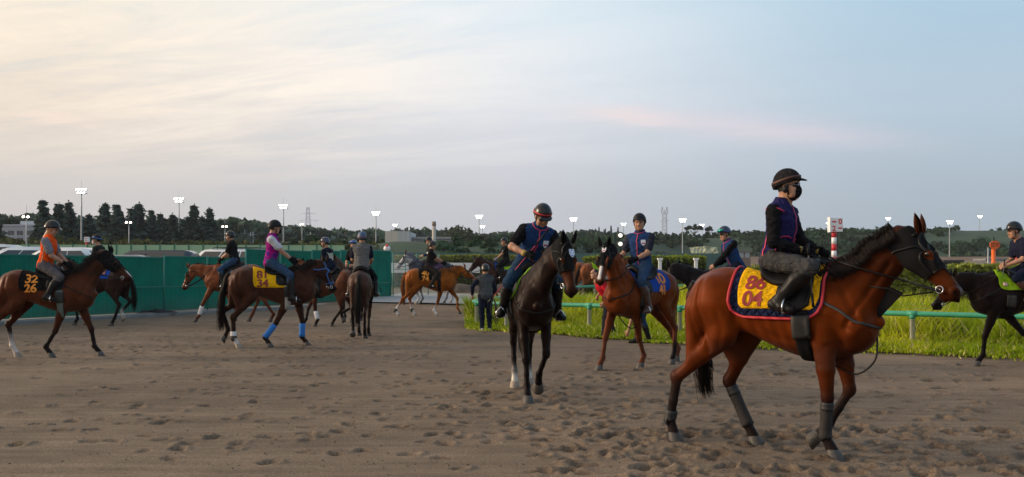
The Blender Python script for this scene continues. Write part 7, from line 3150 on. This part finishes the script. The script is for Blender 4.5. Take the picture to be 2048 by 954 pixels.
# ---- 5: black horse entering on the right
H = horse('black brown horse with lowered head and lime green pad at the right picture edge', (.38, 1992, 16.5), 181, .98, (.013, .008, .007), (.009, .007, .007), (.008, .007, .007),
          dict(LF=('px', 1952, 0, -4), RF=('px', 2078, .05, 30), LH=('x', -.50), RH=('x', -.95, 0, 10)), poll=(1.08, 0, 1.52), pitch=52, h=.016, tail_n=40, mane_n=160)
LIMEC = cm('lime_cloth', (.24, .42, .015), var=.1)
add_saddle(H, pad=dict(x=(-.46, .33), phi=78, mat=BLACKT), flap=False, cloth=dict(x=(-.46, .42), phi=72, mat=LIMEC, rc=.16, b0=.2), strip=dict(x=(.28, .36), phi=(44, 54), mat=mat('pale_pink_patch', (.70, .42, .42), .6)))
add_strap(H, [(.34, .25, 1.36), (.56, .25, 1.24), (.74, .16, 1.12), (.80, 0, 1.08)], .022)
J = seated((.40, .27, -.08), (.14, .31, -.36), lean=26, handL=(.50, .07, .12), handR=(.46, -.07, .13), hpitch=10, hyaw=0)
O = dict(shirt=NAVYT, vest=None, trousers=DKNAVY, boots=BROWN_LEATHER, helmet=HG, skin=SKC * .9)
R = ride(H, 'person crouching in navy shirt and brown boots cut by the right picture edge', (-.22, 0, 1.56), J, O, .014, sag=.05)
hd = np.array((-.22, 0, 1.56)) + R['hand'][1]
whip('short riding whip hanging from the crouching rider hand', to_world(H, hd + np.array([.06, .06, -.30])), to_world(H, hd + np.array([.0, .02, .10])), cols=((.01, .01, .01), (.06, .07, .09)))

# ---- 6: bay with 32 26
H = horse('bay horse with black number cloth 32 26 walking right at the left edge', (.38, 142, 18.1), 8, 1.0, (.085, .026, .012), (.015, .011, .010), (.010, .008, .007),
          dict(RF=('px', 104), LF=('px', 202, 0, -3), LH=('px', 36, 0, 0), RH=('px', -48, 0, 12)), poll_px=(218, 503), pitch=50, h=.0145, hood=BLACK_CLOTH, face=dict(blaze=(.40, .56, .02)), socks=dict(LH=((.55, .48, .44), .5)),
          neck_col=(.040, .018, .012), head_col=(.05, .020, .012), tail_n=40, mane_n=320, belly=(.05, .018, .011))
add_saddle(H, cloth=dict(x=(-.44, .08), phi=86, mat=cm('black_number_cloth', (.009, .008, .008)), b0=.29, rc=.05), lines=('32', '26'), num_col=(.72, .25, .02), num_size=.175, num_x=-.235, seat_x=(-.18, .22),
           girth_mat=mat('green_grey_girth', (.10, .13, .11), .8))
add_strap(H, [(.30, -.25, 1.34), (.50, -.26, 1.24), (.70, -.22, 1.12), (.80, 0, 1.06)], .018)
seat6 = (-.06, 0, 1.56)
J = seated((.33, .27, -.10), (.12, .31, -.43), lean=8, handL=(.42, .07, .10), handR=(.40, -.07, .12), hpitch=20, hyaw=0)
O = dict(shirt=GREYT, vest=ORANGEV, collar=ORANGEV, trousers=cm('grey_purple_breeches', (.10, .090, .095)), boots=LEATHER, gloves=BLACKT, helmet=HG, strap=mat('orange_strap', (.50, .16, .02), .6), print=(-100, .20, .018, .26, cm('pale_lettering', (.72, .38, .24))), skin=SKC * .95)
ride(H, 'person in bright orange vest and glossy black helmet looking down at the left', seat6, J, O, .0145, sag=.02)

# ---- 7: dark horse behind it, masked rider
H = horse('dark brown horse with blue pad walking left behind the 32 26 bay', (.38, 172, 28.8), 172, 1.06, (.030, .016, .012), (.014, .011, .010), (.008, .007, .007),
          dict(LH=('px', 222, 0, 0), RH=('px', 250, .14, 45), LF=('px', 148), RF=('px', 172)), poll=(1.15, 0, 1.85), h=.022, socks=dict(RH=((.5, .48, .46), .1)), tail=(-.12, 0), tail_n=110, mane_n=80)
add_saddle(H, cloth=dict(x=(-.46, .22), phi=72, mat=RB, b0=.22), lines=('1',), num_col=(.62, .22, .08), num_size=.26, num_x=-.25)
J = seated((.34, .27, -.12), (.2, .31, -.5), lean=8, hyaw=18)
O = dict(shirt=cm('dark_olive_shirt', (.022, .024, .022)), sleeve='long', trousers=DKNAVY, boots=LEATHER, helmet=HB, band=mat('blue_band', (.03, .14, .42), .5), mask=MASKW, glasses=LENS)
ride(H, 'person in white face mask and blue banded helmet riding by the fence', (-.05, 0, 1.56), J, O, .02)

# ---- 8: chestnut heading left along the fence
H = horse('chestnut horse walking left along the fence with white front bandages', (.38, 440, 29.2), 176, 1.06, (.150, .048, .020), (.09, .03, .015), (.08, .028, .014),
          dict(LF=('px', 390, .0, -6), RF=('px', 470, .0, 8), LH=('px', 540, 0, 0), RH=('px', 498, 0, 0)), poll_px=(381, 533), pitch=70, h=.020, face=dict(blaze=(.30, .5, .02)), tail_n=60, mane_n=120, zoff=.10)
add_wrap(H, 'LF', mat('white_bandage', (.66, .65, .66), .8), .22, .95, .062)
add_saddle(H, pad=dict(x=(-.42, .33), phi=70, mat=mat('grey_pad', (.12, .13, .14), .8)))
J = seated((.33, .27, -.14), (.2, .31, -.55), lean=10, handL=(.42, .07, .13), handR=(.42, -.07, .13), hpitch=2)
O = dict(shirt=BLACKT, vest=cm('black_vest', (.012, .012, .013)), trousers=DENIM, boots=LEATHER, gloves=BLACKT, helmet=HG)
ride(H, 'person in black short sleeved top and jeans on the chestnut by the fence', (-.04, 0, 1.58), J, O, .018)

# ---- 9: dark bay 81 34
H = horse('dark bay horse with blue front bandages and yellow number cloth 81 34', (.38, 588, 20.6), 14, 1.05, (.055, .022, .014), (.022, .013, .011), (.012, .008, .007),
          dict(RF=('px', 541), LF=('px', 616, 0, -4), RH=('px', 478), LH=('px', 441, .10, 55)), poll_px=(645, 522), pitch=62, hyaw=26, h=.015, socks=dict(RH=((.5, .46, .43), .1)), tail=(-.10, -.02), tail_len=1.0, tail_n=220, mane_n=280, neck_col=(.040, .018, .013), head_col=(.035, .017, .013),
          bridle=mat('blue_bridle', (.02, .12, .40), .5))
add_saddle(H, cloth=dict(x=(-.40, .30), phi=95, mat=YEL, b0=.29, rc=.07), lines=('81', '34'), num_col=(.20, .02, .015), num_size=.175, num_x=-.22, girth_mat=mat('pale_girth', (.40, .39, .38), .8), seat_x=(-.18, .22))
BB = mat('blue_bandage', (.02, .16, .50), .8, var=.1)
add_wrap(H, 'RF', BB, .12, 1.0, .060)
add_wrap(H, 'LF', BB, .12, 1.0, .060)
add_wrap(H, 'RH', mat('white_bandage'), .70, .92, .060)
add_wrap(H, 'RH', mat('boot_strap'), .9, 1.05, .062, True)
J = seated((.36, .27, -.14), (.40, .33, -.56), lean=4, side=0, handL=(.46, .08, .14), handR=(.42, -.10, .12), hyaw=8, hpitch=8, twist=-8)
O = dict(shirt=WHITET, vest=flower_mat(), collar=MATS['cloth_magenta_print'], trousers=DENIM, boots=LEATHER, gloves=BLACKT, helmet=HB, mask=MASKB)
ride(H, 'person in magenta and violet patterned vest with white sleeves on the 81 34 horse', (-.06, 0, 1.56), J, O, .015, sag=.04)

# ---- 10: bay seen from behind going left
H = horse('bay horse with white front bandages turning away left of the rump view horse', (.38, 634, 28.3), 160, 1.02, (.085, .032, .018), (.016, .012, .011), (.010, .008, .008),
          dict(LF=('px', 629), RF=('px', 606), LH=('px', 662), RH=('px', 690, .12, 50)), poll_px=(592, 520), pitch=64, hyaw=25, h=.020, tail=(-.12, 0), tail_n=130, mane_n=120)
add_wrap(H, 'LF', mat('white_bandage'), .2, .95, .062)
add_saddle(H, pad=dict(x=(-.42, .33), phi=76, mat=BLACKT))
J = seated((.34, .27, -.14), (.2, .31, -.52), lean=14, hyaw=24, handL=(.4, .08, .12), handR=(.4, -.08, .14))
O = dict(shirt=DKNAVY, sleeve='long', trousers=DKNAVY, boots=LEATHER, helmet=HNAVY, mask=MASKB, print=(168, .26, .17, .15, mat('pale_print', (.36, .34, .28), .7, var=.5, scale=30)))
ride(H, 'person in dark sweater with pale back print and shiny navy helmet', (-.05, 0, 1.57), J, O, .018)

# ---- 11: horse seen from behind
H = horse('dark bay horse seen from behind with one hind hoof lifted', (-.60, 719, 23.0), 93, 1.0, (.060, .030, .022), (.022, .016, .014), (.014, .010, .009),
          dict(RH=('x', -.58), LH=('x', -.95, .08, 50), LF=('x', .60), RF=('x', .35)), poll=(1.2, .05, 1.75), h=.016, tail=(-.02, .02), tail_len=1.02, tail_n=240, mane_n=60)
add_saddle(H, pad=dict(x=(-.36, .33), phi=76, mat=BLACKT))
J = seated((.30, .28, -.14), (.16, .32, -.50), lean=4, hyaw=0, handL=(.34, .12, .14), handR=(.34, -.14, .12))
O = dict(shirt=NAVYT, vest=GREYP, vfit=.032, panels=mat('protector_plate', (.15, .145, .145), .85, var=.2, bump=.4), trousers=BLACKT, boots=LEATHER, helmet=HBLUE, band=mat('brown_band', (.17, .05, .03), .6), earpad=HB)
R = ride(H, 'person seen from behind in grey padded body protector and blue grey helmet', (-.08, 0, 1.57), J, O, .016, reins=False)
hd = np.array((-.08, 0, 1.57)) + R['hand'][-1]
whip('black riding whip slanting down beside the rump view rider', to_world(H, hd + np.array([-.2, -.28, -.52])), to_world(H, hd + np.array([.03, .03, .08])), cols=((.01, .01, .01), (.012, .012, .012)))

# ---- 12: brown horse coming forward behind it
H = horse('brown horse coming forward half hidden behind the rump view horse', (.38, 697, 30.5), -110, 1.02, (.080, .034, .020), (.02, .014, .012), (.012, .009, .008), {}, poll=(1.02, -.12, 1.95), pitch=66, hyaw=-14, h=.022, tail_n=30, mane_n=80, face=dict(blaze=(.08, .2, .02)))
add_saddle(H, pad=dict(x=(-.42, .33), phi=76, mat=BLACKT))
J = seated((.34, .27, -.14), (.2, .31, -.52), lean=8, hyaw=10, handL=(.38, .08, .14), handR=(.36, -.12, .16))
O = dict(shirt=BLACKT, trousers=BLACKT, boots=LEATHER, helmet=HNAVY, goggles=mat('blue_goggles', (.03, .10, .40), .15, spec=.7), badge=False, print=(32, .36, .07, .05, mat('white_print', (.6, .6, .6), .7)))
R = ride(H, 'person in black polo shirt and bright blue goggles on the half hidden brown horse', (-.04, 0, 1.57), J, O, .018)
hd = np.array((-.04, 0, 1.57)) + R['hand'][-1]
whip('black riding whip held level by the rider in the black polo', to_world(H, hd + np.array([.10, -.60, .10])), to_world(H, hd + np.array([.0, .10, .0])), cols=((.01, .01, .01), (.012, .012, .012)))

# ---- 13: bright chestnut 40 74
H = horse('bright golden chestnut horse with black number cloth 40 74 and white socks', (.38, 886, 35.0), 4, 1.06, (.215, .062, .010), (.17, .05, .010), (.16, .05, .012),
          dict(RH=('px', 797), LH=('px', 830), RF=('px', 874), LF=('px', 919, .06, 10)), poll_px=(928, 534), pitch=42, h=.020, socks=dict(RH=((.62, .58, .54), .5), LH=((.62, .58, .54), .5), RF=((.66, .63, .6), .5)), tail=(.0, 0), tail_n=140, mane_n=120, face=dict(blaze=(.1, .55, .014)))
for lg in ('RH', 'LH'):
    add_wrap(H, lg, mat('boot_strap'), .88, 1.05, .062, True)
add_saddle(H, cloth=dict(x=(-.42, .06), phi=88, mat=MATS['cloth_black_number_cloth'], b0=.29), lines=('40', '74'), num_col=(.72, .27, .02), num_size=.19, num_x=-.20, seat_x=(-.16, .22))
J = seated((.32, .27, -.16), (.08, .31, -.52), lean=10, handR=(.55, -.10, .20), handL=(.5, .1, .18), hyaw=0, hpitch=8)
O = dict(shirt=BLACKT, vest=cm('black_vest', (.012, .012, .013)), trousers=cm('dark_brown_breeches', (.022, .017, .016)), boots=LEATHER, gloves=BLACKT, helmet=HG, print=(200, .40, .10, .10, mat('white_print', (.6, .6, .6), .7)))
ride(H, 'person in black with white back patch on the golden chestnut', (-.10, 0, 1.57), J, O, .018)

# ---- 14: grey horse behind it
H = horse('dark grey horse with a pale face standing behind the golden chestnut', (.38, 840, 39.4), 196, 1.06, (.045, .046, .060), (.16, .16, .17), (.03, .03, .035),
          dict(LF=('x', .55), RF=('x', .35), LH=('x', -.5), RH=('x', -.8)), poll_px=(813, 506), pitch=52, h=.024, face=dict(grey=(.36, .36, .37), pale=1), tail_n=40, mane_n=80, zoff=.30, neck_col=(.10, .10, .12), socks=dict(LF=((.42, .42, .44), .5), RH=((.42, .42, .44), .5)))
add_saddle(H, pad=dict(x=(-.42, .33), phi=74, mat=mat('violet_pad', (.05, .014, .06), .7)))
J = seated((.34, .27, -.14), (.2, .31, -.5), lean=6, hyaw=20)
O = dict(shirt=cm('navy_long_shirt', (.010, .020, .055)), sleeve='long', vest=cm('olive_vest', (.035, .035, .026)), trousers=DKNAVY, boots=LEATHER, helmet=HG)
ride(H, 'person in navy sleeves and olive vest on the dark grey horse', (-.05, 0, 1.57), J, O, .022)

# ---- 15: far dark bay with lime pad
H = horse('far dark bay horse facing left beside the golden chestnut head', (.38, 988, 38.5), 186, 1.05, (.038, .020, .016), (.015, .011, .010), (.010, .008, .008), dict(LF=('x', .62), RF=('x', .3)), poll_px=(952, 516), pitch=60, h=.024, tail_n=40, mane_n=90)
add_saddle(H, pad=dict(x=(-.42, .36), phi=72, mat=RB), cloth=dict(x=(-.40, .20), phi=66, mat=LIMEC, b0=.2))
J = seated((.34, .27, -.14), (.2, .31, -.5), lean=4, hyaw=30, twist=20, handL=(.38, .06, .12), handR=(.40, -.10, .14))
O = dict(shirt=BLACKT, trousers=BLACKT, boots=LEATHER, gloves=GREYT, helmet=HG, print=(28, .36, .06, .06, mat('white_print', (.6, .6, .6), .7)))
ride(H, 'person in black shirt and pale gloves on the far dark bay', (-.06, 0, 1.57), J, O, .022)

# ---- 16, 17: horses beyond the rails
H = horse('red chestnut horse beyond the rails with only its rump showing', (-.55, 1156, 43.5), 8, 1.08, (.20, .065, .024), (.06, .025, .015), (.03, .014, .010), {}, poll=(1.2, 0, 1.8), h=.026, tail_n=40, mane_n=40)
H = horse('bay horse with dark tail and lime pad beyond the rails', (-.55, 1176, 40.6), 6, 1.04, (.16, .055, .024), (.02, .013, .011), (.012, .009, .008), dict(LH=('x', -.4), RH=('x', -.85, 0, 10)), poll=(1.2, 0, 1.8), h=.024, socks=dict(LH=((.5, .48, .46), .1)), tail=(-.15, 0), tail_n=90, mane_n=40)
add_saddle(H, cloth=dict(x=(-.40, .28), phi=72, mat=LIMEC, b0=.2))

# ---- people on foot
def standing(px, Y, yaw, label, J, O, vox=.017, h=1.0):
    x = (px - CX) * Y / F
    d = dict(P=(0, 0, .95), kneeL=(.03, .10, .50), kneeR=(.03, -.10, .50), ankleL=(-.02, .11, .085), ankleR=(-.02, -.11, .085), toeL=(.96, .2, -.02), toeR=(.96, -.2, -.02))
    d.update(J)
    return person(label, (x, Y, float(gz(x, Y)) + .0), math.radians(yaw), d, O, vox, group='people standing on foot by the rail', sc=h)


standing(971, 26.0, 100, 'person standing at the rail end in grey padded back protector and black helmet', dict(lean=2, handL=(.12, .34, .92), handR=(.18, -.20, .86), poleL=(-.6, .6, -.2), ankleL=(.0, .09, .085), ankleR=(-.02, -.11, .085)),
         dict(shirt=DKNAVY, sleeve='long', vest=DKPROT, vfit=.034, panels=mat('protector_plate_dark', (.075, .085, .095), .85, var=.2, bump=.4), trousers=DKNAVY, tfit=.020, shoes=mat('grey_trainers', (.22, .22, .23), .7), helmet=HG), .017, .99)
standing(1216, 23.2, 195, 'person in red shirt and dark trousers half hidden behind the hooded chestnut', dict(lean=30, handL=(.20, .18, .80), handR=(.22, -.16, .95), ankleL=(.16, .10, .085), ankleR=(-.20, -.10, .10), kneeL=(.12, .10, .50), kneeR=(-.02, -.10, .50)),
         dict(shirt=REDT, trousers=cm('charcoal_trousers', (.035, .035, .04)), shoes=LEATHER), .018, .98)
standing(1287, 21.6, 170, 'person in blue jeans and black boots hidden behind the hooded chestnut body', dict(ankleL=(.16, .10, .085), ankleR=(-.12, -.10, .09), kneeL=(.12, .10, .50)),
         dict(shirt=GREYT, trousers=DENIM, boots=LEATHER, helmet=HB), .018, .95)
mb = MB()
o_ = None
for k in range(4):
    mb.tube(catmull([np.array([0, 0, .86]), np.array([.04 + .02 * k, -.02 * k, .6]), np.array([.03 * k, .01, .34 - .05 * k]), np.array([-.06, 0, .5]), np.array([-.04, .02, .84])], 5), .011, 6)
rp = mb.build('lead_rope', mat('black_rope', (.014, .014, .014), .8), None, loc=((987 - CX) * 25.8 / F, 25.8, 0))
tag(rp, 'coiled black lead rope hanging from the standing person hand', 'rope')

make_ground()

# ------------------------------------------------------------------ haze
def haze():
    mb = MB().box((-420, -12, -2.6), (420, 720, 52))
    m = bpy.data.materials.new('haze')
    m.use_nodes = True
    nt = m.node_tree
    nt.nodes.clear()
    out = nt.nodes.new('ShaderNodeOutputMaterial')
    v = nt.nodes.new('ShaderNodeVolumePrincipled')
    v.inputs['Color'].default_value = (.93, .96, 1.0, 1)
    v.inputs['Density'].default_value = HAZE
    v.inputs['Anisotropy'].default_value = .0
    nt.links.new(v.outputs[0], out.inputs['Volume'])
    o = mb.build('haze', m, smooth=False)
    tag(o, 'thin summer haze over the whole racecourse', 'haze', kind='stuff')


HAZE = .00015
haze()
